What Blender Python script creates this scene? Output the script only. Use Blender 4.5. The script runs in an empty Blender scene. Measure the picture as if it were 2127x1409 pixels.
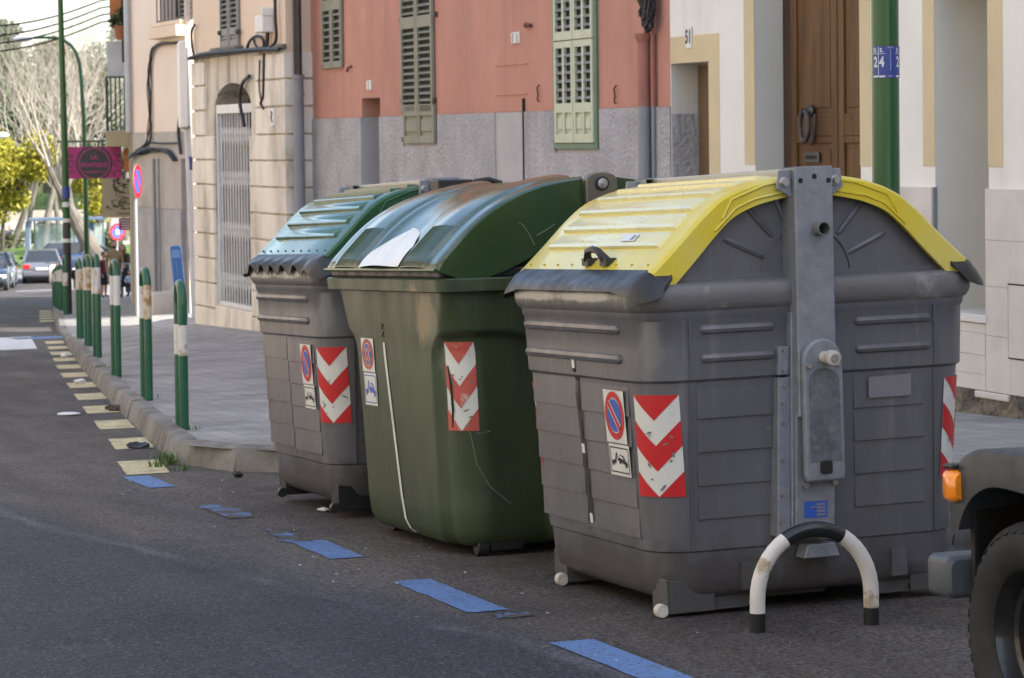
import bpy, bmesh, math, random
from mathutils import Vector, Matrix
random.seed(7)
R = math.radians
S = bpy.context.scene
COL = S.collection

# ------------------------------------------------------------------ camera
FPX, YAW, PITCH, ROLL = 5400.0, R(20), math.atan(207/5400), .0124
CX, CY, CZ = 1063.5, 492.0, 1.6            # eye 1.6 m over the datum
fw = Vector((math.sin(YAW)*math.cos(PITCH), math.cos(YAW)*math.cos(PITCH), -math.sin(PITCH)))
rt0 = Vector((math.cos(YAW), -math.sin(YAW), 0)); up0 = rt0.cross(fw)
rt = rt0*math.cos(ROLL) - up0*math.sin(ROLL)
up = up0*math.cos(ROLL) + rt0*math.sin(ROLL)
EYE = Vector((0, 0, CZ))
cd = bpy.data.cameras.new('camera'); cam = bpy.data.objects.new('camera', cd); COL.objects.link(cam)
cam.matrix_world = Matrix(((rt.x, up.x, -fw.x, 0), (rt.y, up.y, -fw.y, 0), (rt.z, up.z, -fw.z, CZ), (0, 0, 0, 1)))
cd.sensor_width = 36; cd.lens = FPX/2127*36; cd.shift_y = -(704.5-CY)/2127
cd.clip_end = 5000; cd.clip_start = .1
cd.dof.use_dof = True; cd.dof.focus_distance = 11.2; cd.dof.aperture_fstop = 9.0
S.camera = cam

# ------------------------------------------------------------------ light
SUN_EL, SUN_AZ = R(37), R(-46)   # azimuth measured from +x towards +y
sv = Vector((math.cos(SUN_EL)*math.cos(SUN_AZ), math.cos(SUN_EL)*math.sin(SUN_AZ), math.sin(SUN_EL)))
w = bpy.data.worlds.new('World'); S.world = w; w.use_nodes = True
nt = w.node_tree
sky = nt.nodes.new('ShaderNodeTexSky'); sky.sky_type = 'NISHITA'; sky.sun_disc = False
sky.sun_elevation = SUN_EL; sky.sun_rotation = math.atan2(sv.x, sv.y)
sky.air_density = 1.0; sky.dust_density = 1.6; sky.ozone_density = 1.0
bg = nt.nodes['Background']; bg.inputs[1].default_value = .15
# thin broken cloud over the blue
tc = nt.nodes.new('ShaderNodeTexCoord'); mp = nt.nodes.new('ShaderNodeMapping'); mp.inputs['Scale'].default_value = (1, 1, 3)
nz = nt.nodes.new('ShaderNodeTexNoise'); nz.inputs['Scale'].default_value = 2.6; nz.inputs['Detail'].default_value = 7
cr = nt.nodes.new('ShaderNodeValToRGB'); cr.color_ramp.elements[0].position = .50; cr.color_ramp.elements[1].position = .74
mx = nt.nodes.new('ShaderNodeMix'); mx.data_type = 'RGBA'; mx.inputs[7].default_value = (7.5, 7.3, 7.2, 1)
nt.links.new(tc.outputs['Generated'], mp.inputs[0]); nt.links.new(mp.outputs[0], nz.inputs[0]); nt.links.new(nz.outputs[0], cr.inputs[0])
nt.links.new(cr.outputs[0], mx.inputs[0]); nt.links.new(sky.outputs[0], mx.inputs[6]); nt.links.new(mx.outputs[2], bg.inputs[0])
ld = bpy.data.lights.new('sun', 'SUN'); ld.energy = 3.9; ld.angle = R(.53); ld.color = (1, .95, .87)
sun = bpy.data.objects.new('sun', ld); COL.objects.link(sun); sun.rotation_euler = (-sv).to_track_quat('-Z', 'Y').to_euler()
S.view_settings.view_transform = 'Standard'; S.view_settings.look = 'None'
S.view_settings.gamma = 1; S.view_settings.use_curve_mapping = False
S.view_settings.exposure = 1.48

# ------------------------------------------------------------------ measuring helpers
def ray(px, py): return fw + rt*((px-CX)/FPX) - up*((py-CY)/FPX)
GR = .0407
def zroad(s): return CZ - 1.546 - GR*min(max(s, -60), 112)
def ground(px, py, dz=0.0):
    d = ray(px, py); t = (-1.546+dz)/(d.z+GR*d.y); p = EYE + d*t
    if p.y > 112: p = EYE + d*((-1.546-GR*112+dz)/d.z)
    return p
def at_depth(px, py, z):
    d = ray(px, py); return EYE + d*(z/d.dot(fw))
def lerp(a, b, t): return a+(b-a)*t
def interp(tab, x):
    if x <= tab[0][0]: return tab[0][1]
    for (x0, y0), (x1, y1) in zip(tab, tab[1:]):
        if x <= x1: return lerp(y0, y1, (x-x0)/(x1-x0))
    return tab[-1][1]

# ------------------------------------------------------------------ mesh builder
class MB:
    def __init__(s): s.v = []; s.f = []; s.m = []; s.uv = {}
    def add(s, vs, fs, mi=0):
        b = len(s.v); s.v += [tuple(q) for q in vs]
        for f in fs: s.f.append(tuple(b+i for i in f)); s.m.append(mi)
        return b
    def box(s, a, b, mi=0):
        (x0, y0, z0), (x1, y1, z1) = a, b
        s.add([(x0,y0,z0),(x1,y0,z0),(x1,y1,z0),(x0,y1,z0),(x0,y0,z1),(x1,y0,z1),(x1,y1,z1),(x0,y1,z1)],
              [(0,3,2,1),(4,5,6,7),(0,1,5,4),(1,2,6,5),(2,3,7,6),(3,0,4,7)], mi)
    def bar(s, p, q, wx, wz, upv=(0,0,1), mi=0):
        p, q = Vector(p), Vector(q); d = (q-p).normalized(); side = d.cross(Vector(upv))
        if side.length < 1e-4: side = d.cross(Vector((1,0,0)))
        side.normalize(); u2 = side.cross(d)
        vs = []
        for c in (p, q):
            for a, b in ((-1,-1),(1,-1),(1,1),(-1,1)): vs.append(c+side*(a*wx/2)+u2*(b*wz/2))
        s.add(vs, [(0,1,2,3),(7,6,5,4),(0,4,5,1),(1,5,6,2),(2,6,7,3),(3,7,4,0)], mi)
    def ring_loft(s, rings, cap0=True, cap1=True, mi=0, closed=True):
        n = len(rings[0]); vs = [p for r in rings for p in r]; fs = []
        for k in range(len(rings)-1):
            for i in range(n if closed else n-1):
                j = (i+1) % n; fs.append((k*n+i, k*n+j, (k+1)*n+j, (k+1)*n+i))
        if cap0: fs.append(tuple(range(n-1, -1, -1)))
        if cap1: fs.append(tuple((len(rings)-1)*n+i for i in range(n)))
        return s.add(vs, fs, mi)
    def tube(s, pts, r, n=8, mi=0, cap=True):
        pts = [Vector(p) for p in pts]; rr = r if isinstance(r, (list, tuple)) else [r]*len(pts)
        rings = []; ref = None
        for i, p in enumerate(pts):
            d = (pts[min(i+1, len(pts)-1)]-pts[max(i-1, 0)])
            d = d.normalized() if d.length > 1e-9 else Vector((0,0,1))
            if ref is None:
                ref = Vector((0,0,1)) if abs(d.z) < .9 else Vector((1,0,0))
            a = d.cross(ref)
            if a.length < 1e-5: a = d.cross(Vector((.3,.9,.2)))
            a.normalize(); b = a.cross(d); ref = b
            rings.append([p+(a*math.cos(2*math.pi*k/n)+b*math.sin(2*math.pi*k/n))*rr[i] for k in range(n)])
        s.ring_loft(rings, cap, cap, mi)
    def lathe(s, prof, c, axis, n=24, mi=0, cap=True):
        ax = Vector(axis).normalized(); a = ax.cross(Vector((0,0,1)) if abs(ax.z) < .9 else Vector((1,0,0))).normalized(); b = ax.cross(a); c = Vector(c)
        s.ring_loft([[c+ax*h+(a*math.cos(2*math.pi*k/n)+b*math.sin(2*math.pi*k/n))*r for k in range(n)] for r, h in prof], cap, cap, mi)
    def prism(s, poly, fn, d0, d1, mi=0):
        n = len(poly); vs = [fn(x, y, d0) for x, y in poly]+[fn(x, y, d1) for x, y in poly]
        fs = [tuple(range(n-1, -1, -1)), tuple(range(n, 2*n))]+[(i, (i+1) % n, n+(i+1) % n, n+i) for i in range(n)]
        s.add(vs, fs, mi)
    def grid(s, fn, nu, nv, mi=0, uv=False):
        b = s.add([fn(i/nu, j/nv) for j in range(nv+1) for i in range(nu+1)], [], mi)
        for j in range(nv):
            for i in range(nu):
                q = b+j*(nu+1)+i; s.f.append((q, q+1, q+nu+2, q+nu+1)); s.m.append(mi)
        if uv:
            for j in range(nv+1):
                for i in range(nu+1): s.uv[b+j*(nu+1)+i] = (i/nu, j/nv)
    def ball(s, c, r, n=10, mi=0, sc=(1,1,1)):
        c = Vector(c); rings = []
        for j in range(1, n//2+2):
            ph = math.pi*j/(n//2+2)
            rings.append([c+Vector((math.sin(ph)*math.cos(2*math.pi*k/n)*r*sc[0], math.sin(ph)*math.sin(2*math.pi*k/n)*r*sc[1], -math.cos(ph)*r*sc[2])) for k in range(n)])
        s.ring_loft(rings, True, True, mi)
    def mesh(s, name, smooth=None):
        me = bpy.data.meshes.new(name); me.from_pydata(s.v, [], s.f)
        if any(s.m): me.polygons.foreach_set('material_index', s.m)
        if s.uv:
            ul = me.uv_layers.new(name='UVMap')
            for lp in me.loops: ul.data[lp.index].uv = s.uv.get(lp.vertex_index, (0, 0))
        bm = bmesh.new(); bm.from_mesh(me); bmesh.ops.recalc_face_normals(bm, faces=bm.faces); bm.to_mesh(me); bm.free()
        if smooth is not None:
            me.polygons.foreach_set('use_smooth', [True]*len(me.polygons)); me.set_sharp_from_angle(angle=R(smooth))
        me.update(); return me
    def build(s, name, mats, parent=None, smooth=None, bevel=0, seg=2):
        me = s.mesh(name, smooth)
        for m_ in (mats if isinstance(mats, (list, tuple)) else [mats]): me.materials.append(m_)
        return link(name, me, parent, bevel, seg)
def link(name, me, parent=None, bevel=0, seg=2):
    o = bpy.data.objects.new(name, me); COL.objects.link(o); o.parent = parent
    if bevel:
        b = o.modifiers.new('bevel', 'BEVEL'); b.width = bevel; b.segments = seg; b.limit_method = 'ANGLE'; b.angle_limit = R(40); b.harden_normals = False
    return o
def tag(o, label, cat, group=None):
    o['label'] = label; o['category'] = cat
    if group: o['group'] = group
    return o
def thing(name, label, cat, loc=(0,0,0), rot=(0,0,0), group=None):
    o = bpy.data.objects.new(name, None); COL.objects.link(o); o.location = loc; o.rotation_euler = rot
    o.empty_display_size = .1
    return tag(o, label, cat, group)
def structure(o): o['kind'] = 'structure'; return o
def copy_tree(o, parent=None):
    c = o.copy(); COL.objects.link(c); c.parent = parent
    for ch in list(o.children): copy_tree(ch, c)
    return c
def rrect(x0, x1, y0, y1, r, n=5):
    pts = []
    for cx, cy, a in ((x1-r, y1-r, 0), (x0+r, y1-r, 90), (x0+r, y0+r, 180), (x1-r, y0+r, 270)):
        for k in range(n+1): t = R(a+90*k/n); pts.append((cx+r*math.cos(t), cy+r*math.sin(t)))
    return pts

# ------------------------------------------------------------------ materials
MATS = {}
def mat(name, col, rough=.6, metal=0, var=.12, scale=2.5, bump=0, bscale=60, dirt=None, dscale=1.2, damt=.5, dlo=.5, dhi=.7, spec=.5, coat=0,
        stretch=(1,1,1), rvar=0, fleck=None, flscale=200, fllo=.62, bdist=.01, space='world', edgebump=0, emit=0, dirts=(), stains=()):
    if name in MATS: return MATS[name]
    m = bpy.data.materials.new(name); m.use_nodes = True; n = m.node_tree.nodes; l = m.node_tree.links
    b = n['Principled BSDF']; b.inputs['Roughness'].default_value = rough; b.inputs['Metallic'].default_value = metal
    b.inputs['Specular IOR Level'].default_value = spec; b.inputs['Coat Weight'].default_value = coat; b.inputs['Coat Roughness'].default_value = .08
    if space == 'world': src = n.new('ShaderNodeNewGeometry').outputs['Position']
    else: src = n.new('ShaderNodeTexCoord').outputs['Object']
    mp = n.new('ShaderNodeMapping'); mp.inputs['Scale'].default_value = stretch; l.new(src, mp.inputs[0]); vec = mp.outputs[0]
    def noise(sc, det=5, rgh=.6):
        q = n.new('ShaderNodeTexNoise'); q.inputs['Scale'].default_value = sc; q.inputs['Detail'].default_value = det; q.inputs['Roughness'].default_value = rgh
        l.new(vec, q.inputs['Vector']); return q.outputs[0]
    def ramp(s_, lo, hi):
        q = n.new('ShaderNodeMapRange'); q.inputs[1].default_value = lo; q.inputs[2].default_value = hi; q.clamp = True; l.new(s_, q.inputs[0]); return q.outputs[0]
    def mixc(fac, a, c, mode='MIX'):
        q = n.new('ShaderNodeMix'); q.data_type = 'RGBA'; q.blend_type = mode
        if isinstance(fac, float): q.inputs[0].default_value = fac
        else: l.new(fac, q.inputs[0])
        for i, x in ((6, a), (7, c)):
            if isinstance(x, tuple): q.inputs[i].default_value = (*x[:3], 1)
            else: l.new(x, q.inputs[i])
        return q.outputs[2]
    c = tuple(col)
    if var:
        lo = tuple(max(0, x*(1-var)) for x in col); hi = tuple(x*(1+var) for x in col)
        c = mixc(ramp(noise(scale), .3, .7), lo, hi)
    if dirt:
        nz_ = ramp(noise(dscale, 8, .65), dlo, dhi)
        mm = n.new('ShaderNodeMath'); mm.operation = 'MULTIPLY'; mm.inputs[1].default_value = damt; l.new(nz_, mm.inputs[0])
        c = mixc(mm.outputs[0], c, tuple(dirt))
    for dc, dsc, da, lo_, hi_, st_ in dirts:
        mp2 = n.new('ShaderNodeMapping'); mp2.inputs['Scale'].default_value = st_; l.new(src, mp2.inputs[0])
        q = n.new('ShaderNodeTexNoise'); q.inputs['Scale'].default_value = dsc; q.inputs['Detail'].default_value = 8; q.inputs['Roughness'].default_value = .68; l.new(mp2.outputs[0], q.inputs['Vector'])
        mm = n.new('ShaderNodeMath'); mm.operation = 'MULTIPLY'; mm.inputs[1].default_value = da; l.new(ramp(q.outputs[0], lo_, hi_), mm.inputs[0])
        c = mixc(mm.outputs[0], c, tuple(dc))
    for ctr, rad__, dc, da, sz in stains:
        sbv = n.new('ShaderNodeVectorMath'); sbv.operation = 'SUBTRACT'; sbv.inputs[1].default_value = ctr; l.new(src, sbv.inputs[0])
        dvv = n.new('ShaderNodeVectorMath'); dvv.operation = 'DIVIDE'; dvv.inputs[1].default_value = sz; l.new(sbv.outputs[0], dvv.inputs[0])
        ln_ = n.new('ShaderNodeVectorMath'); ln_.operation = 'LENGTH'; l.new(dvv.outputs[0], ln_.inputs[0])
        q = n.new('ShaderNodeTexNoise'); q.inputs['Scale'].default_value = 9; q.inputs['Detail'].default_value = 7; q.inputs['Roughness'].default_value = .65; l.new(src, q.inputs['Vector'])
        ad = n.new('ShaderNodeMath'); ad.operation = 'MULTIPLY_ADD'; ad.inputs[1].default_value = 1.5; l.new(q.outputs[0], ad.inputs[0]); l.new(ln_.outputs['Value'], ad.inputs[2])
        mm = n.new('ShaderNodeMath'); mm.operation = 'MULTIPLY'; mm.inputs[1].default_value = da; l.new(ramp(ad.outputs[0], 1.75, 1.35), mm.inputs[0])
        c = mixc(mm.outputs[0], c, tuple(dc))
    if fleck:
        c = mixc(ramp(noise(flscale, 2), fllo, fllo+.08), c, tuple(fleck))
    if isinstance(c, tuple): b.inputs['Base Color'].default_value = (*c, 1)
    else: l.new(c, b.inputs['Base Color'])
    if rvar:
        q = n.new('ShaderNodeMapRange'); q.inputs[1].default_value = .3; q.inputs[2].default_value = .7; q.inputs[3].default_value = max(.02, rough-rvar); q.inputs[4].default_value = min(1, rough+rvar)
        l.new(noise(scale*2.3, 6), q.inputs[0]); l.new(q.outputs[0], b.inputs['Roughness'])
    if bump:
        q = n.new('ShaderNodeBump'); q.inputs['Strength'].default_value = bump; q.inputs['Distance'].default_value = bdist
        l.new(noise(bscale, 4), q.inputs['Height']); l.new(q.outputs[0], b.inputs['Normal'])
    if emit:
        b.inputs['Emission Color'].default_value = (*col, 1); b.inputs['Emission Strength'].default_value = emit
    MATS[name] = m; return m
def flat(name, col, rough=.5, **k): return mat(name, col, rough, var=k.pop('var', .05), **k)
# ================================================================== SETTING: ground, road, pavement
def asphalt():
    m = bpy.data.materials.new('asphalt'); m.use_nodes = True; n = m.node_tree.nodes; l = m.node_tree.links; b = n['Principled BSDF']
    geo = n.new('ShaderNodeNewGeometry'); sep = n.new('ShaderNodeSeparateXYZ'); l.new(geo.outputs['Position'], sep.inputs[0])
    def math_(op, a, c=None):
        q = n.new('ShaderNodeMath'); q.operation = op
        for i, x in ((0, a), (1, c)):
            if x is None: continue
            if isinstance(x, (int, float)): q.inputs[i].default_value = x
            else: l.new(x, q.inputs[i])
        return q.outputs[0]
    def noise(sc, det=4, rg=.6, v=None):
        q = n.new('ShaderNodeTexNoise'); q.inputs['Scale'].default_value = sc; q.inputs['Detail'].default_value = det; q.inputs['Roughness'].default_value = rg
        l.new(v or geo.outputs['Position'], q.inputs['Vector']); return q.outputs[0]
    def rng(s_, a, c, lo=0, hi=1):
        q = n.new('ShaderNodeMapRange'); q.inputs[1].default_value = a; q.inputs[2].default_value = c; q.inputs[3].default_value = lo; q.inputs[4].default_value = hi; l.new(s_, q.inputs[0]); return q.outputs[0]
    def mix(f, a, c):
        q = n.new('ShaderNodeMix'); q.data_type = 'RGBA'
        if isinstance(f, float): q.inputs[0].default_value = f
        else: l.new(f, q.inputs[0])
        for i, x in ((6, a), (7, c)):
            if isinstance(x, tuple): q.inputs[i].default_value = (*x, 1)
            else: l.new(x, q.inputs[i])
        return q.outputs[2]
    wob = math_('MULTIPLY', math_('SUBTRACT', noise(1.1), .5), .35)
    d = math_('ADD', math_('ADD', math_('SUBTRACT', sep.outputs[0], 4.78), math_('MULTIPLY', sep.outputs[1], .158)), wob)
    mp = n.new('ShaderNodeMapping'); mp.inputs['Scale'].default_value = (1.6, .35, 1); l.new(geo.outputs['Position'], mp.inputs[0])
    big = noise(.9, 7, .65); strk = noise(1.3, 6, .6, mp.outputs[0]); fine = noise(75, 2); grit = noise(38, 3)
    lane = mix(rng(big, .32, .68), (.019, .020, .027), (.038, .041, .053))
    bay = mix(rng(strk, .35, .65), (.046, .040, .034), (.112, .096, .082))
    c = mix(rng(d, -.02, .28), lane, bay)
    # dirt-brown grease where the bins stand, coloured darker to deepen their shade
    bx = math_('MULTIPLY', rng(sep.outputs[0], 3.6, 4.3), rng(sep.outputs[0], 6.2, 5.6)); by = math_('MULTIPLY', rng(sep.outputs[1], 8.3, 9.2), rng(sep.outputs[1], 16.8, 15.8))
    grease_shade = math_('MULTIPLY', math_('MULTIPLY', bx, by), rng(noise(2.4, 6), .35, .6))
    c = mix(math_('MULTIPLY', grease_shade, .88), c, (.034, .025, .017))
    # drip streaks
    c = mix(math_('MULTIPLY', rng(noise(3.2, 7, .7, mp.outputs[0]), .60, .72), .55), c, (.022, .020, .019))
    # dark patches, thin cracks, lighter wheel tracks
    c = mix(math_('MULTIPLY', rng(noise(.42, 5, .7), .52, .62), .45), c, (.020, .020, .024))
    mpt = n.new('ShaderNodeMapping'); mpt.inputs['Scale'].default_value = (1.1, .05, 1); l.new(geo.outputs['Position'], mpt.inputs[0])
    c = mix(math_('MULTIPLY', rng(noise(1.0, 3, .5, mpt.outputs[0]), .50, .66), .35), c, (.070, .073, .088))
    vo = n.new('ShaderNodeTexVoronoi'); vo.feature = 'DISTANCE_TO_EDGE'; vo.inputs['Scale'].default_value = .55
    wv_ = n.new('ShaderNodeVectorMath'); wv_.operation = 'ADD'; nv = n.new('ShaderNodeTexNoise'); nv.inputs['Scale'].default_value = 2.2; nv.inputs['Detail'].default_value = 6; l.new(geo.outputs['Position'], nv.inputs['Vector'])
    l.new(geo.outputs['Position'], wv_.inputs[0]); l.new(nv.outputs['Color'], wv_.inputs[1]); l.new(wv_.outputs[0], vo.inputs['Vector'])
    c = mix(math_('MULTIPLY', math_('MULTIPLY', rng(vo.outputs['Distance'], .006, .002), rng(noise(.5), .5, .6)), .8), c, (.010, .010, .011))
    # worn joint between the lane and the bay
    seam = math_('MULTIPLY', rng(math_('ABSOLUTE', d), .075, .02), rng(noise(1.6), .38, .6, .25, 1))
    c = mix(math_('MULTIPLY', seam, .55), c, (.125, .125, .145))
    c = mix(rng(grit, .54, .66, 0, .65), c, (.014, .014, .017))
    c = mix(rng(fine, .58, .68, 0, .8), c, (.135, .138, .155))
    gm = n.new('ShaderNodeMix'); gm.data_type = 'RGBA'; gm.blend_type = 'MULTIPLY'; gm.inputs[0].default_value = 1
    l.new(c, gm.inputs[6]); l.new(rng(noise(52, 2, .8), .34, .66, .30, 1.68), gm.inputs[7]); c = gm.outputs[2]
    l.new(c, b.inputs['Base Color']); b.inputs['Roughness'].default_value = .78; b.inputs['Specular IOR Level'].default_value = .28
    bm_ = n.new('ShaderNodeBump'); bm_.inputs['Strength'].default_value = .75; bm_.inputs['Distance'].default_value = .006
    l.new(math_('ADD', noise(85, 3), math_('MULTIPLY', noise(6, 4), 1.6)), bm_.inputs['Height']); l.new(bm_.outputs[0], b.inputs['Normal'])
    return m
def paving(name, lo, hi, bw=.2, bh=.2, rough=.85):
    m = bpy.data.materials.new(name); m.use_nodes = True; n = m.node_tree.nodes; l = m.node_tree.links; b = n['Principled BSDF']
    geo = n.new('ShaderNodeNewGeometry')
    br = n.new('ShaderNodeTexBrick'); br.offset = 0; br.inputs['Scale'].default_value = 1; br.inputs['Brick Width'].default_value = bw; br.inputs['Row Height'].default_value = bh
    br.inputs['Mortar Size'].default_value = .006; br.inputs['Color1'].default_value = (*lo, 1); br.inputs['Color2'].default_value = (*hi, 1); br.inputs['Mortar'].default_value = (*[x*.72 for x in lo], 1)
    l.new(geo.outputs['Position'], br.inputs['Vector'])
    nz_ = n.new('ShaderNodeTexNoise'); nz_.inputs['Scale'].default_value = 1.1; nz_.inputs['Detail'].default_value = 8; nz_.inputs['Roughness'].default_value = .68; l.new(geo.outputs['Position'], nz_.inputs['Vector'])
    mr = n.new('ShaderNodeMapRange'); mr.inputs[1].default_value = .3; mr.inputs[2].default_value = .7; mr.inputs[3].default_value = .62; mr.inputs[4].default_value = 1.25; l.new(nz_.outputs[0], mr.inputs[0])
    mx_ = n.new('ShaderNodeMix'); mx_.data_type = 'RGBA'; mx_.blend_type = 'MULTIPLY'; mx_.inputs[0].default_value = 1
    l.new(br.outputs['Color'], mx_.inputs[6]); l.new(mr.outputs[0], mx_.inputs[7]); l.new(mx_.outputs[2], b.inputs['Base Color'])
    wv = n.new('ShaderNodeTexWave'); wv.bands_direction = 'X'; wv.inputs['Scale'].default_value = 7; l.new(geo.outputs['Position'], wv.inputs['Vector'])
    n2 = n.new('ShaderNodeTexNoise'); n2.inputs['Scale'].default_value = 30; n2.inputs['Detail'].default_value = 5; l.new(geo.outputs['Position'], n2.inputs['Vector'])
    ad = n.new('ShaderNodeMath'); ad.operation = 'MULTIPLY_ADD'; ad.inputs[1].default_value = -.6; l.new(br.outputs['Fac'], ad.inputs[0]); l.new(n2.outputs[0], ad.inputs[2])
    ad2 = n.new('ShaderNodeMath'); ad2.operation = 'MULTIPLY_ADD'; ad2.inputs[1].default_value = .5; l.new(wv.outputs[0], ad2.inputs[0]); l.new(ad.outputs[0], ad2.inputs[2])
    bm_ = n.new('ShaderNodeBump'); bm_.inputs['Strength'].default_value = .6; bm_.inputs['Distance'].default_value = .008; l.new(ad2.outputs[0], bm_.inputs['Height']); l.new(bm_.outputs[0], b.inputs['Normal'])
    b.inputs['Roughness'].default_value = rough; return m
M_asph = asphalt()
M_pave = paving('pavement_tile', (.265, .26, .25), (.33, .32, .305))
M_kerb = mat('kerb_stone', (.205, .20, .185), .85, var=.22, scale=3, bump=.7, bscale=45, dirt=(.055, .05, .042), dscale=2.2, damt=.7, dlo=.45, dhi=.68)
M_earth = mat('earth', (.16, .15, .11), .95, var=.3, scale=.4)
M_ypaint = mat('yellow_paint', (.56, .49, .27), .75, var=.18, scale=6, bump=.5, bscale=90, dirt=(.10, .10, .10), dscale=5, damt=.6, dlo=.5, dhi=.7, fleck=(.12, .115, .10), flscale=55, fllo=.57)
M_bpaint = mat('blue_paint', (.10, .20, .42), .75, var=.2, scale=5, bump=.5, bscale=90, dirt=(.075, .075, .08), dscale=5, damt=.6, dlo=.5, dhi=.7, fleck=(.05, .055, .075), flscale=55, fllo=.58)
M_bpaint2 = mat('blue_paint_worn', (.085, .19, .45), .75, var=.2, scale=5, bump=.5, bscale=90, dirt=(.060, .053, .046), dscale=6, damt=1, dlo=.36, dhi=.5)
M_wpaint = mat('white_paint', (.55, .56, .58), .75, var=.12, scale=5, bump=.4, bscale=90, dirt=(.1, .1, .1), dscale=7, damt=.6, dlo=.55, dhi=.7)

SS = [-60, -30, -10] + list(range(0, 112, 2)) + [112, 116, 124, 140, 180, 260, 500, 1500]
g = MB(); us = [-900, -120, -30, 40, 160, 900]
rows = [[(u, s, zroad(s)-.03) for u in us] for s in SS]
g.ring_loft(rows, False, False, closed=False)
structure(g.build('ground', M_earth))
KERB = [(17.7, 3.94), (20.89, 4.39), (24.88, 4.95), (28.97, 5.55), (33.18, 6.18), (39.18, 7.12), (47.94, 8.49), (60.18, 10.55), (67.6, 11.83), (112, 20.2), (118, 21.5)]
def ukerb(s): return interp(KERB, s)
def uleft(s): return interp([(-60, -3.6), (17, -3.6), (60, 4.2), (112, 14.2), (118, 15.4)], s)
g = MB(); rows = []
for s in [q/1.0 for q in SS if q <= 112] + [119]:
    a, c = uleft(s), max(ukerb(s), 3.9)+3.2
    rows.append([(lerp(a, c, k/8), s, zroad(s)) for k in range(9)])
g.ring_loft(rows, False, False, closed=False)
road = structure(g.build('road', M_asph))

# pavement on the house side; between s = 14 and 17.7 the kerb swings out round the end of the parking bay
BAY = [(-60, 6.25), (15.2, 6.25), (16.0, 5.6), (16.8, 4.42), (17.3, 4.08), (17.72, 3.96)]
def uk(s): return interp(BAY, s) if s < 17.72 else ukerb(s)
def kh(s): return interp([(40.5, .15), (42.2, .035), (47.2, .035), (49, .14), (60, .14), (66, .02), (130, .02)], s)      # dropped kerb at the crossing
def uin(s): return 10.9-.035*s if s < 41.2 else uk(s)+7
def rise(s): return interp([(-60, -.15), (17, -.04), (40, .25), (50, .1), (58, .1), (64, 0), (120, 0)], s)
def zpave(u, s):
    a = uk(s); wd = (10.4-.035*s-a) if s < 41.2 else 3.0
    return zroad(s)+kh(s)+rise(s)*min(1, max(0, (u-a)/max(wd, .5)))
g = MB(); rows = []
ss = [-60, -20, 0, 4, 8, 12, 14, 15.2, 15.6, 16, 16.4, 16.8, 17.05, 17.3, 17.5, 17.72] + [18+.5*k for k in range(46)] + [41.2, 41.21, 41.6, 42.2, 43, 44, 45, 46, 47.2, 48, 49] + list(range(50, 120, 2))
for s in ss:
    a, c = uk(s)+.10, uin(s); rows.append([(lerp(a, c, k/10), s, zpave(lerp(a, c, k/10), s)) for k in range(11)])
g.ring_loft(rows, False, False, closed=False)
pavement = structure(g.build('pavement', M_pave))

# kerb stones, each its own piece
def stone_mesh(L):
    m_ = MB(); h = .17; n = 5; rg = random.Random(int(L*1000))
    prof = [(0, -.06), (-.005, .0), (.028, h-.035), (.045, h-.008), (.075, h), (.16, h+.002), (.17, -.06)]
    rings = []
    for k in range(n+1):
        y = -L/2+L*k/n
        rings.append([(x+rg.uniform(-.004, .004), y, z+rg.uniform(-.003, .003)) for x, z in prof])
    m_.ring_loft(rings); me = m_.mesh('kerb_stone', 40); me.materials.append(M_kerb); return me
KM = [stone_mesh(.975+i*.002) for i in range(4)]
path = [(6.25, s) for s in (-2, 5, 12, 15.0)] + [(6.1, 15.3), (5.6, 16.0), (4.42, 16.85), (4.08, 17.32), (3.96, 17.72)] + [(u, s) for s, u in KERB[1:]]
P = [Vector((u, s, 0)) for u, s in path]
dist = [0]
for a, c in zip(P, P[1:]): dist.append(dist[-1]+(c-a).length)
def along(d):
    for i in range(len(P)-1):
        if d <= dist[i+1]: return P[i].lerp(P[i+1], (d-dist[i])/(dist[i+1]-dist[i]))
    return P[-1]
k = 0; d = .5
while d < dist[-1]-.6 and along(d).y < 95:
    a, c = along(d-.5), along(d+.5); m_ = (a+c)/2
    o = link('kerb_stone', KM[k % 4], pavement)
    za, zc = zroad(a.y)+kh(a.y)-.15, zroad(c.y)+kh(c.y)-.15
    yv = Vector((c.x-a.x, c.y-a.y, zc-za)).normalized(); xv = yv.cross(Vector((0, 0, 1))).normalized(); zv = xv.cross(yv)
    base = Vector((m_.x, m_.y, (za+zc)/2-.004))+Vector((random.uniform(-.006, .006), 0, random.uniform(-.006, .006)))
    o.matrix_world = Matrix(((xv.x, yv.x, zv.x, base.x), (xv.y, yv.y, zv.y, base.y), (xv.z, yv.z, zv.z, base.z), (0, 0, 0, 1)))
    o.scale = (1, (c-a).length/1.0, 1); d += 1.0; k += 1

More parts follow.
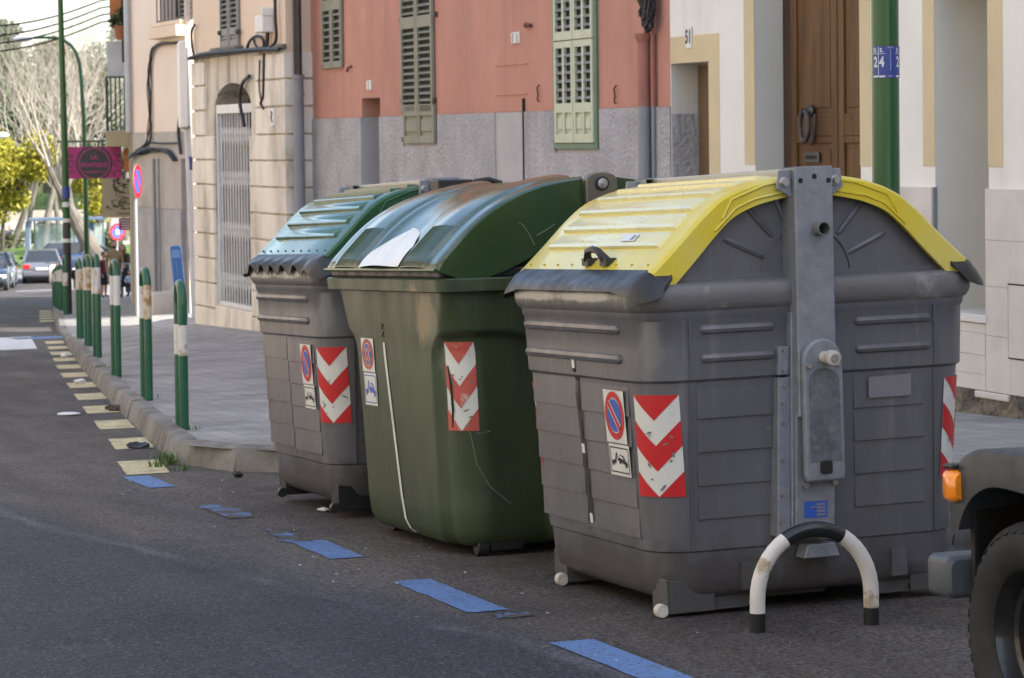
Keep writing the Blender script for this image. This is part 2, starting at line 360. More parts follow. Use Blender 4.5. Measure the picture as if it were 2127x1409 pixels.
# painted markings: thin sheets on the road
def sheet(name, quad, m_, lift=.004, parent=road, wob=.004, n=8):
    q = [Vector((u, s, 0)) for u, s in quad]; g = MB(); rg = random.Random(hash(name) % 97+int(quad[0][1]*10))
    ob = []
    for i in range(4):
        for k in range(n):
            p = q[i].lerp(q[(i+1) % 4], k/n); ob.append((p.x+rg.uniform(-wob, wob), p.y+rg.uniform(-wob, wob)*1.6))
    g.add([(u, s, zroad(s)+lift) for u, s in ob], [tuple(range(len(ob)))])
    return g.build(name, m_, parent)
for s in [17.95, 20.17, 22.43, 24.6, 26.8, 29.1, 31.5, 33.75, 36.0, 38.2, 40.4, 42.7, 55.5, 57.7, 59.9, 62.1, 64.3]:
    e = .02; u1 = ukerb(max(s, 17.7))-.10-(.06 if s < 20 else 0); sl = .145
    sheet('yellow_dash', [(u1-.30, s-.62), (u1, s-.62+.0), (u1+sl*1.1, s+.5), (u1-.30+sl*1.1, s+.5)], M_ypaint)
for s0, s1, m_ in ((16.3, 17.2, M_bpaint), (14.2, 15.0, M_bpaint2), (12.1, 12.9, M_bpaint), (10.05, 11.15, M_bpaint), (7.9, 9.15, M_bpaint), (5.8, 7.0, M_bpaint)):
    sheet('blue_dash', [(3.45, s0), (3.62, s0), (3.64, s1), (3.46, s1)], m_, wob=.022 if m_ is M_bpaint2 else .005)
sheet('blue_worn_patch', [(3.44, 12.9), (3.56, 12.86), (3.55, 13.5), (3.49, 13.6)], M_bpaint2, wob=.02)
sheet('blue_worn_patch', [(3.5, 9.85), (3.66, 9.8), (3.66, 9.93), (3.52, 9.95)], M_bpaint2, wob=.02)
sheet('blue_cross_line', [(7.2, 44.6), (8.2, 44.6), (8.2, 45.6), (7.2, 45.6)], M_bpaint)
for i, (a, c) in enumerate(((4.4, 5.05), (5.5, 6.1), (6.55, 7.25))):
    sheet('crossing_stripe', [(a-.45, 40.2), (c-.45, 40.2), (c+.4, 45.9), (a+.4, 45.9)], M_wpaint)
sheet('stop_line', [(15.5, 96), (19.3, 97), (19.4, 97.8), (15.6, 96.8)], M_wpaint)
sheet('lane_line', [(17.6, 99), (17.85, 99), (20.2, 112), (19.95, 112)], M_wpaint)
# ribbed ramp strip in the pavement at the crossing
g = MB()
for i in range(9):
    s = 41.9+i*.32; u = uk(s)+.45
    g.add([(u, s, zpave(u, s)+.006), (u+1.5, s, zpave(u+1.5, s)+.006), (u+1.5, s+.2, zpave(u+1.5, s+.2)+.006), (u, s+.2, zpave(u, s+.2)+.006)], [(0, 1, 2, 3)])
g.build('ribbed_strip', M_wpaint, pavement)
# ================================================================== BUILDINGS on the right
M_pink = mat('pink_render', (.50, .25, .185), .9, var=.10, scale=1.1, bump=.35, bscale=14, bdist=.02, dirt=(.40, .195, .15), dscale=.9, damt=.55, dlo=.45, dhi=.7, stretch=(1, 1, .45), dirts=[((.30, .15, .12), 1.6, .35, .5, .7, (2.5, 2.5, .25)), ((.60, .40, .33), 1.1, .4, .56, .72, (1, 1, .8))])
M_stucco = mat('grey_roughcast', (.44, .435, .445), .95, var=.16, scale=2.2, bump=1.0, bscale=22, bdist=.05, dirt=(.48, .475, .48), dscale=3, damt=.35, dirts=[((.20, .19, .19), 1.2, .4, .52, .7, (1.5, 1.5, .5))])
M_stucco_s = mat('grey_smooth_render', (.42, .41, .415), .9, var=.08, scale=2)
M_cream = mat('cream_render', (.77, .755, .70), .9, var=.06, scale=.9, bump=.15, bscale=30, dirts=[((.52, .49, .44), 1.0, .45, .54, .74, (2, 2, .3))])
M_ochre = mat('ochre_trim', (.60, .50, .31), .9, var=.08, scale=1.3, bump=.15, bscale=30)
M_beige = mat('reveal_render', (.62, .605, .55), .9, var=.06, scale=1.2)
M_tilecl = mat('limestone_slab', (.60, .565, .52), .6, var=.09, scale=1.8, bump=.1, bscale=20, dirt=(.38, .34, .29), dscale=2, damt=.35)
M_rock = mat('rock_base', (.24, .2, .15), .95, var=.35, scale=3, bump=1, bscale=9, bdist=.12, dirt=(.06, .055, .05), dscale=3, damt=.8, dlo=.48, dhi=.56)
M_oldwood = mat('old_door_wood', (.125, .064, .022), .55, spec=.25, var=.38, scale=1.6, stretch=(5, 5, .55), bump=.3, bscale=18, dirt=(.075, .038, .018), dscale=1.7, damt=.75, dlo=.42, dhi=.65)
M_darkwood = mat('dark_wood', (.05, .025, .014), .6, var=.3, scale=2, stretch=(5, 5, .5))
M_iron = mat('old_iron', (.085, .08, .075), .5, metal=.6, var=.3, scale=12, bump=.4, bscale=50)
M_sage = mat('sage_shutter_paint', (.245, .25, .19), .65, var=.1, scale=4, dirt=(.16, .17, .13), dscale=5, damt=.4, bump=.15, bscale=40)
M_lime = mat('pale_green_paint', (.52, .56, .41), .6, var=.1, scale=4, dirt=(.34, .38, .27), dscale=4, damt=.45, bump=.2, bscale=40)
M_fgreen = mat('frame_green_paint', (.11, .19, .125), .55, var=.15, scale=4)
M_greysh = mat('grey_shutter_paint', (.24, .25, .24), .65, var=.1, scale=4)
M_dark = flat('dark_void', (.012, .012, .013), .8)
M_peach = mat('peach_render', (.74, .60, .46), .9, var=.05, scale=.8, bump=.12, bscale=20)
M_stone = mat('sandstone_block', (.78, .73, .63), .85, var=.1, scale=2.6, bump=.45, bscale=16, bdist=.02, dirt=(.27, .24, .185), dscale=1.4, damt=.75, dlo=.5, dhi=.72, stretch=(1, 1, .35))
M_joint = mat('stone_joint', (.16, .145, .115), .95, var=.2, scale=4)
M_stain = mat('stained_render', (.64, .59, .49), .9, var=.12, scale=2, dirt=(.085, .08, .07), dscale=2.1, damt=.9, dlo=.45, dhi=.68, stretch=(1.6, 1.6, .22))
M_pipe = mat('grey_pipe', (.20, .21, .235), .45, var=.12, scale=3)
M_ppipe = mat('painted_pipe', (.32, .13, .10), .6, var=.15, scale=4)
M_cable = flat('black_cable', (.018, .018, .02), .55)
M_white = mat('white_enamel', (.70, .70, .67), .5, var=.06, scale=5)
M_galvw = mat('white_gate_metal', (.74, .75, .74), .45, metal=0, var=.12, scale=6, dirt=(.25, .22, .18), dscale=3, damt=.35)
M_rust = mat('rusty_iron', (.12, .05, .03), .8, var=.3, scale=20)
M_ink = flat('dark_blue_ink', (.02, .03, .10), .5)
M_tiles = mat('clay_roof', (.35, .17, .10), .85, var=.25, scale=3)
M_glass = mat('window_glass', (.03, .035, .04), .06, var=0, spec=.8)

class Facade:
    """vertical plane u = u0 - k*s; local x runs along the wall towards the viewer, y into the house"""
    def __init__(f, u0, k, s_left):
        f.u0, f.k = u0, k; f.o = Vector((u0-k*s_left, s_left, 0)); f.x = Vector((k, -1, 0)).normalized(); f.y = Vector((1, k, 0)).normalized()
        f.ang = math.atan2(f.x.y, f.x.x)
    def at(f, px, py, y=0.0):
        d = ray(px, py); o = f.o+f.y*y; t = (o-EYE).dot(f.y)/d.dot(f.y); p = EYE+d*t
        return (p-f.o).dot(f.x), p.z
    def X(f, px, py=250, y=0.0): return f.at(px, py, y)[0]
    def Z(f, px, py, y=0.0): return f.at(px, py, y)[1]
def wall_holes(g, x0, x1, z0, z1, holes, y=0.0, mi=0, rmi=None, back=True, bmi=None):
    xs = sorted({x0, x1, *[min(max(v, x0), x1) for h in holes for v in h[:2]]}); zs = sorted({z0, z1, *[min(max(v, z0), z1) for h in holes for v in h[2:4]]})
    for a, c in zip(xs, xs[1:]):
        for e, f_ in zip(zs, zs[1:]):
            cx, cz = (a+c)/2, (e+f_)/2
            if any(h[0] < cx < h[1] and h[2] < cz < h[3] for h in holes): continue
            g.add([(a, y, e), (c, y, e), (c, y, f_), (a, y, f_)], [(0, 1, 2, 3)], mi)
    for a, c, e, f_, dp in holes:
        e2, f2 = max(e, z0), min(f_, z1); q = mi if rmi is None else rmi
        g.add([(a, y, e2), (a, y+dp, e2), (a, y+dp, f2), (a, y, f2)], [(0, 1, 2, 3)], q); g.add([(c, y, e2), (c, y+dp, e2), (c, y+dp, f2), (c, y, f2)], [(3, 2, 1, 0)], q)
        if f_ < z1: g.add([(a, y, f2), (a, y+dp, f2), (c, y+dp, f2), (c, y, f2)], [(0, 1, 2, 3)], q)
        if e > z0: g.add([(a, y, e2), (c, y, e2), (c, y+dp, e2), (a, y+dp, e2)], [(0, 1, 2, 3)], q)
        if back: g.add([(a, y+dp, e2), (c, y+dp, e2), (c, y+dp, f2), (a, y+dp, f2)], [(0, 1, 2, 3)], q if bmi is None else bmi)
def house_shell(root, W, D, z0, z1, m_wall):
    g = MB(); y = .9
    g.add([(0, 0, z0), (0, D, z0), (0, D, z1), (0, 0, z1)], [(0, 1, 2, 3)]); g.add([(W, 0, z0), (W, D, z0), (W, D, z1), (W, 0, z1)], [(0, 1, 2, 3)])
    g.add([(0, D, z0), (W, D, z0), (W, D, z1), (0, D, z1)], [(0, 1, 2, 3)]); g.box((.02, y, z0), (W-.02, y+.1, z1-.02))
    g.build('side_wall', m_wall, root)
    g = MB(); g.box((-.1, -.35, z1), (W+.1, D, z1+.25)); g.build('roof', M_tiles, root)
SLAT = {}
def slat_mesh(w, m_, th=.03, dp=.045):
    key = (round(w, 3), m_.name, th)
    if key not in SLAT:
        g = MB(); c, s = math.cos(R(38)), math.sin(R(38)); hw = dp/2
        vs = []
        for x in (0, w):
            for a, b in ((-hw, -.005), (hw, -.005), (hw, .005), (-hw, .005)): vs.append((x, a*c-b*s, a*s+b*c))
        g.add(vs, [(0, 1, 2, 3), (7, 6, 5, 4), (0, 4, 5, 1), (1, 5, 6, 2), (2, 6, 7, 3), (3, 7, 4, 0)])
        me = g.mesh('slat'); me.materials.append(m_); SLAT[key] = me
    return SLAT[key]
def shutter(root, x0, x1, z0, z1, m_, pitch=.085, cols=1, panel=None, y=-.05, stile=.045, rails=(), th=.04, name='shutter_leaf', slm=None):
    """one louvred leaf: frame mesh plus each slat; panel = height of the solid foot"""
    g = MB(); w = x1-x0
    edges = [x0+w*k/cols for k in range(cols+1)]
    g.box((x0, y, z0), (x0+stile, y+th, z1)); g.box((x1-stile, y, z0), (x1, y+th, z1))
    for e in edges[1:-1]: g.box((e-stile/2, y, z0), (e+stile/2, y+th, z1))
    zs = [(z0, z0+.09), (z1-.07, z1)] + [(r_-.07, r_+.07) for r_ in rails]
    zl = z0+.09
    if panel: zs.append((z0+panel-.10, z0+panel)); zl = z0+panel
    for k in range(cols):
        a = edges[k]+(stile if k == 0 else stile/2); c = edges[k+1]-(stile if k == cols-1 else stile/2)
        for e, f_ in zs: g.box((a, y+.002, e), (c, y+th-.002, f_))
        if panel:
            g.box((a, y+.03, z0+.08), (c, y+.038, z0+panel-.09)); q = min(.03, (c-a)*.2); g.box((a+q, y+.008, z0+.09+.05), (c-q, y+.03, z0+panel-.15))
    leaf = g.build(name, m_, root, bevel=.004, seg=1)
    g = MB(); g.box((x0+.01, y+th+.001, z0+.02), (x1-.01, y+th+.006, z1-.02)); g.build('shade_backing', M_dark, leaf)  # black board painted as the unlit room behind the slats
    for k in range(cols):
        a = edges[k]+(stile if k == 0 else stile/2); c = edges[k+1]-(stile if k == cols-1 else stile/2)
        me = slat_mesh(c-a, slm or m_); z = zl+.05
        while z < z1-.08:
            if not any(abs(z-r_) < .085 for r_ in rails):
                o = link('slat', me, leaf); o.location = (a, y+th*.5, z); o.rotation_euler = (random.uniform(-.05, .05), 0, 0)
            z += pitch
    return leaf
ZB, ZT = -4.5, 10.5

# ---------------------------------------------------------------- pink house
FP = Facade(10.6, .035, 0)
xl, xr = FP.X(643), FP.X(1396)
FP = Facade(10.6, .035, -xl*math.cos(math.atan(.035)))           # origin at its left corner
W = FP.X(1396); zd = FP.Z(1000, 235)
pink = thing('pink_house', 'pink rendered house with grey roughcast base and tall louvred shutters', 'house', FP.o, (0, 0, FP.ang))
dx0, dx1, dzt = FP.X(752), FP.X(790), FP.Z(770, 204)
g = MB(); wall_holes(g, 0, W, zd, ZT, [(dx0, dx1, zd-1, dzt, .33)], bmi=1); g.build('wall', [M_pink, M_pink], pink)
g = MB(); wall_holes(g, 0, W, ZB, zd-.002, [(dx0, dx1, ZB, zd, .33), (FP.X(1030), FP.X(1092), ZB, zd, .02), (FP.X(843)-.05, FP.X(908)+.05, FP.Z(875, 304), zd, .025), (FP.X(1157)-.02, FP.X(1243)+.06, FP.Z(1200, 318), zd, .025)], y=-.02, rmi=1, bmi=1)
g.build('roughcast_base', [M_stucco, M_stucco_s], pink)
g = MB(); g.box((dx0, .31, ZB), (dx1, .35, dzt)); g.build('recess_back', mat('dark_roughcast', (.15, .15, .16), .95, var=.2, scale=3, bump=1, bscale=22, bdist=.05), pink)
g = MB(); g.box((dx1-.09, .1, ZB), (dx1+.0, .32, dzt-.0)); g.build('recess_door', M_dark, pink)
# filled-in doorway panel, its scored outline as thin recessed strips
a, c, zt = FP.X(1033), FP.X(1090), FP.Z(1060, 206)
g = MB(); g.box((c-.012, -.026, ZB), (c+.02, -.0, zt)); g.build('doorway_joint', M_dark, pink)
g = MB(); g.box((a, -.006, zd), (c, .0, zt)); g.box((a-.06, -.012, zt+.04), (c+.1, 0, zt+.06)); g.box((a-.06, -.01, FP.Z(1060, 136)), (c+.12, 0, FP.Z(1060, 134))); g.build('doorway_infill', M_pink, pink, bevel=.003, seg=1)
house_shell(pink, W, 9, ZB, ZT, M_pink)
# shutters: narrow, tall sage, tall pale green
def pair(px0, px1, py0, py1, m_, **k):
    a, c = FP.X(px0), FP.X(px1); z0 = FP.Z((px0+px1)/2, py1); z1 = FP.Z((px0+px1)/2, py0)
    mid = (a+c)/2
    l1 = shutter(pink, a, mid-.008, z0, z1, m_, **k); l2 = shutter(pink, mid+.008, c, z0, z1, m_, **k)
    return a, c, z0, z1
pair(677, 717, -120, 142, M_sage, pitch=.092, rails=(FP.Z(697, 10),), stile=.05)
a, c, z0, z1 = pair(841, 906, -150, 233, M_sage, pitch=.08, rails=(FP.Z(870, 46),), stile=.05)
pair(845, 908, 218.5, 298, M_sage, pitch=.5, panel=FP.Z(875, 220)-FP.Z(875, 298)-.02)
for m_ in (0,): pass
a, c, z0, z1 = pair(1160, 1240, 84, 297, M_lime, pitch=.088, cols=2, panel=FP.Z(1200, 214)-FP.Z(1200, 297), stile=.045, slm=M_greysh)
pair(1160, 1240, -180, 82, M_lime, pitch=.088, cols=2, stile=.045, slm=M_greysh)
g = MB(); zt = FP.Z(1200, -190); zb = FP.Z(1200, 310)
g.box((a-.07, -.03, zb), (a-.004, .03, zt)); g.box((c+.004, -.03, zb), (c+.06, .03, zt)); g.box((a-.004, -.035, zb), (c+.004, .03, z0-.004)); g.build('window_frame', M_fgreen, pink, bevel=.004, seg=1)
g = MB()
for px, py in ((838, 43), (908, 30), (840, 211), (906, 208), (842, 230), (677, 139), (843, 290)):
    x, z = FP.at(px, py); g.box((x-.025, -.05, z-.03), (x+.025, 0, z+.03))
g.build('hinge', M_iron, pink, bevel=.005, seg=1)
# wall hooks, iron stay, small enamel plates
for px, py in ((1121, 196), (1281, 199)):
    x, z = FP.at(px, py); g = MB(); g.tube([(x, -.005, z+.1), (x, -.03, z+.07), (x, -.02, z), (x, -.03, z-.06), (x+.01, -.01, z-.08)], .009, 6); g.build('wall_hook', M_rust, pink)
x, z = FP.at(1100, 53); g = MB(); g.tube([(x-.1, -.005, z), (x, -.05, z+.01), (x+.1, -.03, z-.01)], .022, 6); g.build('iron_stay', M_rust, pink)
x, z = FP.at(728, 143); g = MB(); g.tube([(x-.12, -.01, z-.03), (x, -.04, z+.01), (x+.1, -.02, z+.03)], .012, 6); g.build('iron_stay', M_rust, pink)
for px0, px1, py0, py1 in ((1067, 1083, 68, 91), (765, 774, 168, 188)):
    g = MB(); x0, x1 = FP.X(px0), FP.X(px1); z0, z1 = FP.Z(px0, py1), FP.Z(px0, py0); xm = (x0+x1)/2
    if px1-px0 > 12: g.box((x0, -.02, z0), (xm-.006, 0, z1)); g.box((xm+.006, -.02, z0), (x1, 0, z1))
    else: g.box((x0, -.02, z0), (x1, 0, z1))
    o = g.build('number_plate', M_white, pink, bevel=.004, seg=1)
    g = MB(); zc = (z0+z1)/2
    for xx in ([x0+.05, x1-.05] if px1-px0 > 12 else [xm]):
        g.tube([(xx-.012, -.022, zc+.05), (xx+.014, -.022, zc+.03), (xx-.008, -.022, zc), (xx+.014, -.022, zc-.03), (xx-.012, -.022, zc-.05)], .005, 4)
    g.build('digit', M_iron, o)
# down-pipe: painted pink above, grey below, with cable coil at its head
px_ = FP.X(1356); zs_ = FP.Z(1356, 85)
g = MB(); g.tube([(px_, -.09, zd), (px_, -.09, zs_)], .062, 12); g.lathe([(.062, 0), (.085, .05), (.09, .09)], (px_, -.09, zs_-.02), (0, 0, 1), 12); g.tube([(px_+.1, -.04, zd), (px_+.1, -.04, ZT)], .022, 6); g.build('down_pipe', M_ppipe, pink, 40)
g = MB(); g.tube([(px_, -.09, ZB), (px_, -.09, zd)], .0625, 12); g.tube([(px_+.1, -.04, ZB), (px_+.1, -.04, zd)], .022, 6); g.build('down_pipe', M_pipe, pink, 40)
g = MB(); rg = random.Random(3); x, z = FP.at(1364, 22)
for i in range(16):
    cx = x+rg.uniform(-.07, .07); hh = rg.uniform(.16, .3); ww = rg.uniform(.05, .1)
    g.tube([(cx+ww*math.cos(t), -.1+rg.uniform(-.05, .03), z+.1+hh*math.sin(t)) for t in [k*math.pi/6 for k in range(13)]], .014, 5)
for dx in (-.08, -.03): g.tube([(x+dx, -.08, z), (x+dx-.02, -.07, FP.Z(1356, 75)), (px_, -.09, zs_)], .012, 5)
g.build('cable_coil', M_cable, pink, 40)

# ---------------------------------------------------------------- cream house (number 51)
FC = Facade(10.6, .035, FP.o.y-W*FP.x.y*-1 if False else FP.o.y+FP.x.y*W)
creamW = FC.X(2127)+9
cream = thing('cream_house', 'cream house with ochre door trims and limestone slab base', 'house', FC.o, (0, 0, FC.ang))
y0 = -.012
dA = (FC.X(1397), FC.X(1476), ZB, FC.Z(1440, 130), .33)
dB = (FC.X(1571), FC.X(1790), ZB, FC.Z(1690, -320), .34)
wC = (FC.X(1945), FC.X(2056), FC.Z(2030, 655), FC.Z(2000, -40), .52)
zt_, zc_ = FC.Z(1910, 388), FC.Z(2090, 817)
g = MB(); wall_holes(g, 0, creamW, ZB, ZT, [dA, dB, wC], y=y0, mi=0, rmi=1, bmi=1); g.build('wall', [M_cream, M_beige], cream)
house_shell(cream, creamW, 9, ZB, ZT, M_cream)
g = MB()          # painted ochre surrounds, a hair proud
def surround(h, wl, wr, wt, zb_):
    a, c, e, f_, _ = h
    if wl: g.box((a-wl, y0-.006, zb_), (a, y0, f_))
    if wr: g.box((c, y0-.006, zb_), (c+wr, y0, f_))
    if wt: g.box((max(a-wl, .01), y0-.006, f_), (c+wr, y0, f_+wt))
surround(dA, 0, FC.X(1498)-dA[1], FC.Z(1440, 74)-dA[3], ZB)
surround(dB, dB[0]-FC.X(1550), FC.X(1812)-dB[1], .25, FC.Z(1800, 345))
surround(wC, wC[0]-FC.X(1921), FC.X(2086)-wC[1], .25, FC.Z(1930, 345))
g.build('painted_surround', M_ochre, cream)
g = MB(); zdo = FC.Z(1430, 236); g.box((dA[0]+.004, y0-.01+.01, ZB), (dA[0]+.018, y0+.33, zdo)); g.build('roughcast_reveal', M_stucco, cream)
g = MB(); g.box((dA[0]+.02, y0+.27, ZB), (dA[1]-.004, y0+.32, dA[3]-.02)); g.build('door', M_darkwood if False else mat('brown_door', (.16, .10, .05), .6, var=.2, scale=2, stretch=(4, 4, .5)), cream, bevel=.006)
# big timber door: frame, leaf panels, knocker, letter slot
dy = y0+.31
a, c = dB[0], dB[1]; ztop = dB[3]
g = MB(); g.box((a+.004, dy-.03, ZB), (a+.17, dy+.02, ztop)); g.box((a+.17, dy-.01, ZB), (c, dy+.025, ztop)); g.build('door_frame', M_darkwood, cream)
def door_leaf(x0, x1, knock):
    g = MB(); y1, y2 = dy-.055, dy-.005
    g.box((x0, y2-.03, ZB), (x1, y2, ztop-.02))
    zz = [FC.Z(1695, 372, dy), FC.Z(1695, 298, dy), FC.Z(1695, 238, dy), FC.Z(1695, -200, dy)]
    st = .1
    for q in ((x0, x0+st), (x1-st, x1)): g.box((q[0], y1, ZB), (q[1], y2-.028, ztop-.02))
    for e, f_ in ((ZB+2.8, ZB+2.9), (zz[1], zz[1]+.06), (zz[1]+.06, zz[2]), (zz[3], ztop-.02)): g.box((x0+st, y1+.002, e), (x1-st, y2-.028, f_))
    for e, f_ in ((zz[2]+.05, zz[3]-.05), (ZB+2.95, zz[1]-.05)): g.box((x0+st+.045, y1+.012, e), (x1-st-.045, y2-.02, f_))
    o = g.build('door_leaf', M_oldwood, cream, bevel=.008)
    if knock:
        x, z = FC.at(1697, 262, dy); g = MB()
        g.lathe([(.05, 0), (.055, .02), (.03, .045), (.02, .06)], (x+.01, y1, z+.13), (0, -1, 0), 12)
        for k in range(1): g.tube([(x+.075*math.cos(t), y1-.07, z+.13*math.sin(t)) for t in [R(100+i*20) for i in range(18)]], .022, 8)
        g.tube([(x+.085, y1-.01, z+.1), (x+.1, y1-.02, z), (x+.075, y1-.02, z-.12), (x+.03, y1-.01, z-.16)], .014, 6)
        g.build('knocker', M_iron, o, 40)
        x, z = FC.at(1699, 327, dy); g = MB(); g.box((x-.14, y1-.012, z-.045), (x+.14, y1, z+.045)); g.box((x-.1, y1-.014, z-.015), (x+.1, y1-.011, z+.018), 1); g.build('letter_slot', [M_iron, M_dark], o, bevel=.006)
xm = FC.X(1752, 250, dy)
door_leaf(a+.19, xm-.006, True); door_leaf(xm+.006, 2*xm-a-.19, False)
# window recess: shutter boarding and marble sill
g = MB(); g.box((wC[0]-.02, y0-.05, wC[2]-.05), (wC[1]+.02, y0+.515, wC[2]+.012)); g.build('window_sill', mat('marble', (.62, .61, .6), .3, var=.06), cream, bevel=.006)
g = MB(); g.box((wC[0]+.0, y0-.02, FC.Z(1945, 655)), (wC[0]+.012, y0+.01, zt_)); g.build('corner_strip', M_pipe, cream)
# limestone slabs with open joints, each a piece of the wall
zrow = [zt_, FC.Z(2090, 500), FC.Z(2090, 597), FC.Z(2090, 700), zc_]
def slabs(x0, x1, cuts):
    for k in range(4):
        z1_, z0_ = zrow[k], zrow[k+1]; xs_ = [x0]+[q for q in cuts[k % 2] if x0+.15 < q < x1-.15]+[x1]
        for p_, q_ in zip(xs_, xs_[1:]):
            g = MB(); g.box((p_+.0008, y0-.035-random.uniform(0, .002), z0_+.0008), (q_-.0008, y0-.0, z1_-.0008)); o = g.build('slab', M_tilecl, cream, bevel=.003, seg=1)
            o.data.materials[0] = M_tilecl
base = FC.X(2056)
slabs(FC.X(1793), wC[0]-.004, ([FC.X(1902)], [FC.X(1850)]))
zrow_full = zrow
slabs(wC[1]+.0, creamW, ([base+.62*k+.02 for k in range(1, 18)], [base+.62*k-.28 for k in range(1, 18)]))
zrow = [wC[2]-.055, FC.Z(2030, 690), FC.Z(2030, 735), FC.Z(2030, 775), zc_]
slabs(wC[0]-.0, wC[1]-.004, ([], []))
g = MB(); xa, xb = FC.X(2106), FC.X(2106)+.62; za, zb_ = FC.Z(2110, 742), FC.Z(2110, 592); g.box((xa, y0-.045, za), (xb, y0-.036, zb_), 0); g.box((xa-.012, y0-.040, za-.012), (xb+.012, y0-.034, zb_+.012), 1)
g.build('meter_hatch', [M_tilecl, M_dark], cream)
# broken rock footing under the slabs
g = MB(); rg = random.Random(5); n = 60
xs_ = [FC.X(1793)+(creamW-FC.X(1793))*k/n for k in range(n+1)]
g.grid(lambda i, j: (lerp(FC.X(1793), creamW, i), y0-.03+(.05*rg.random()-.0)*math.sin(j*3.1)-.0, lerp(ZB+2.6, zc_+.01, j)), 60, 10)
g.build('rock_footing', M_rock, cream)
g = MB(); z = FC.Z(2090, 817); g.box((FC.X(2035), y0-.05, z-.055), (FC.X(2105), y0, z-.004)); g.build('footing_ledge', M_tilecl, cream, bevel=.01)
# house number 51
x, z = FC.at(1436, 78); g = MB(); g.box((x-.055, y0-.02, z-.10), (x+.055, y0-.006, z+.10)); pl = g.build('number_plate', M_white, cream, bevel=.004, seg=1)
def text_mesh(name, txt, size, m_, parent=None, bold=0.0, xs=1.0):
    cu = bpy.data.curves.new(name, 'FONT'); cu.body = txt; cu.size = size; cu.align_x = 'CENTER'; cu.align_y = 'CENTER'; cu.offset = bold; cu.extrude = 0; cu.resolution_u = 3
    to = bpy.data.objects.new(name, cu); COL.objects.link(to); me = bpy.data.meshes.new_from_object(to); bpy.data.objects.remove(to); bpy.data.curves.remove(cu)
    me.name = name; me.materials.clear(); me.materials.append(m_)
    if xs != 1: 
        for v in me.vertices: v.co.x *= xs
    return link(name, me, parent)
t = text_mesh('digits', '51', .17, M_ink, pl, .006, .75); t.location = (x, y0-.0225, z); t.rotation_euler = (R(90), 0, 0)

# ---------------------------------------------------------------- sandstone house with the barred gate
FT = Facade(10.25, .035, 0); sl = -FT.X(404)*math.cos(math.atan(.035)); FT = Facade(10.25, .035, sl); TW = FT.X(596)
tan = thing('sandstone_house', 'peach house on a sandstone ground floor with arched barred gate', 'house', FT.o, (0, 0, FT.ang))
zc_ = FT.Z(560, 112); zpts = [FT.Z(560, p) for p in (112, 167, 223, 280, 334, 389, 444, 499, 554, 609, 664, 719)]
gx0, gx1 = FT.X(446), FT.X(523); gz0, gz1 = FT.Z(486, 640), FT.Z(486, 228); ztip = FT.Z(486, 172)
# wall with arched opening
g = MB(); zz = FT.Z(486, 112)
g.add([(0, 0, zz), (TW, 0, zz), (TW, 0, ZT), (0, 0, ZT)], [(0, 1, 2, 3)], 0)
arc = []
xm, hw = (gx0+gx1)/2, (gx1-gx0)/2
N = 16
for k in range(N+1): t = math.pi*k/N; arc.append((xm-hw*math.cos(t), gz1+(ztip-gz1)*math.sin(t)))
top = [(lerp(gx0, gx1, k/N), zz) for k in range(N+1)]
for k in range(N):
    g.add([(arc[k][0], 0, arc[k][1]), (arc[k+1][0], 0, arc[k+1][1]), (top[k+1][0], 0, zz), (top[k][0], 0, zz)], [(0, 1, 2, 3)], 1)
    g.add([(arc[k][0], 0, arc[k][1]), (arc[k+1][0], 0, arc[k+1][1]), (arc[k+1][0], .5, arc[k+1][1]), (arc[k][0], .5, arc[k][1])], [(0, 1, 2, 3)], 1)
for a, c in ((0, gx0), (gx1, TW)): g.add([(a, 0, ZB), (c, 0, ZB), (c, 0, zz), (a, 0, zz)], [(0, 1, 2, 3)], 1)
g.add([(gx0, 0, ZB), (gx1, 0, ZB), (gx1, 0, gz0), (gx0, 0, gz0)], [(0, 1, 2, 3)], 1)
for x in (gx0, gx1): g.add([(x, 0, gz0), (x, .5, gz0), (x, .5, gz1), (x, 0, gz1)], [(0, 1, 2, 3)], 1)
g.add([(gx0, 0, gz0), (gx1, 0, gz0), (gx1, .5, gz0), (gx0, .5, gz0)], [(0, 1, 2, 3)], 1)
g.add([(gx0, .5, gz0), (gx1, .5, gz0), (gx1, .5, ztip+.1), (gx0, .5, ztip+.1)], [(0, 1, 2, 3)], 2)
g.build('wall', [M_peach, M_stain, M_dark], tan)
house_shell(tan, TW, 9, ZB, ZT, M_peach)
# stone piers: every block a piece, joints recessed
def blocks(x0, x1, side=False, first=0):
    for k in range(first, len(zpts)-1):
        g = MB(); j = .012
        if not side: g.box((x0, -.045-random.uniform(0, .006), zpts[k+1]+j), (x1, .02, zpts[k]-j))
        else: g.box((TW-.1, -.045-random.uniform(0, .004), zpts[k+1]+j), (TW+.05, .62, zpts[k]-j))
        g.build('stone_block', M_stone, tan, bevel=.012)
blocks(.0, FT.X(430), first=0); blocks(FT.X(537), TW-.104, first=0); blocks(0, 0, True, 0)
g = MB()
for x0, x1 in ((FT.X(430)+.004, gx0-.002), (gx1+.002, FT.X(537)-.004)):
    for k in range(3, len(zpts)-1): g.box((x0, -.04, zpts[k+1]+.012), (x1, .02, zpts[k]-.012))
for k in range(9, len(zpts)-1): g.box((gx0+.01, -.042, min(zpts[k], gz0)-.4), (gx1-.01, .02, min(zpts[k], gz0)-.01-.0)) if k == 9 else None
g.build('jamb_blocks', M_stone, tan, bevel=.01)
# cornice ledge with stains
g = MB(); z = FT.Z(500, 108); g.box((-.02, -.07, z-.035), (TW+.06, 0, z+.03)); g.box((FT.X(455), -.13, z+.03), (FT.X(508), 0, z+.09)); g.build('ledge', mat('mossy_ledge', (.17, .155, .13), .95, var=.35, scale=5, bump=.8, bscale=12), tan, bevel=.02)
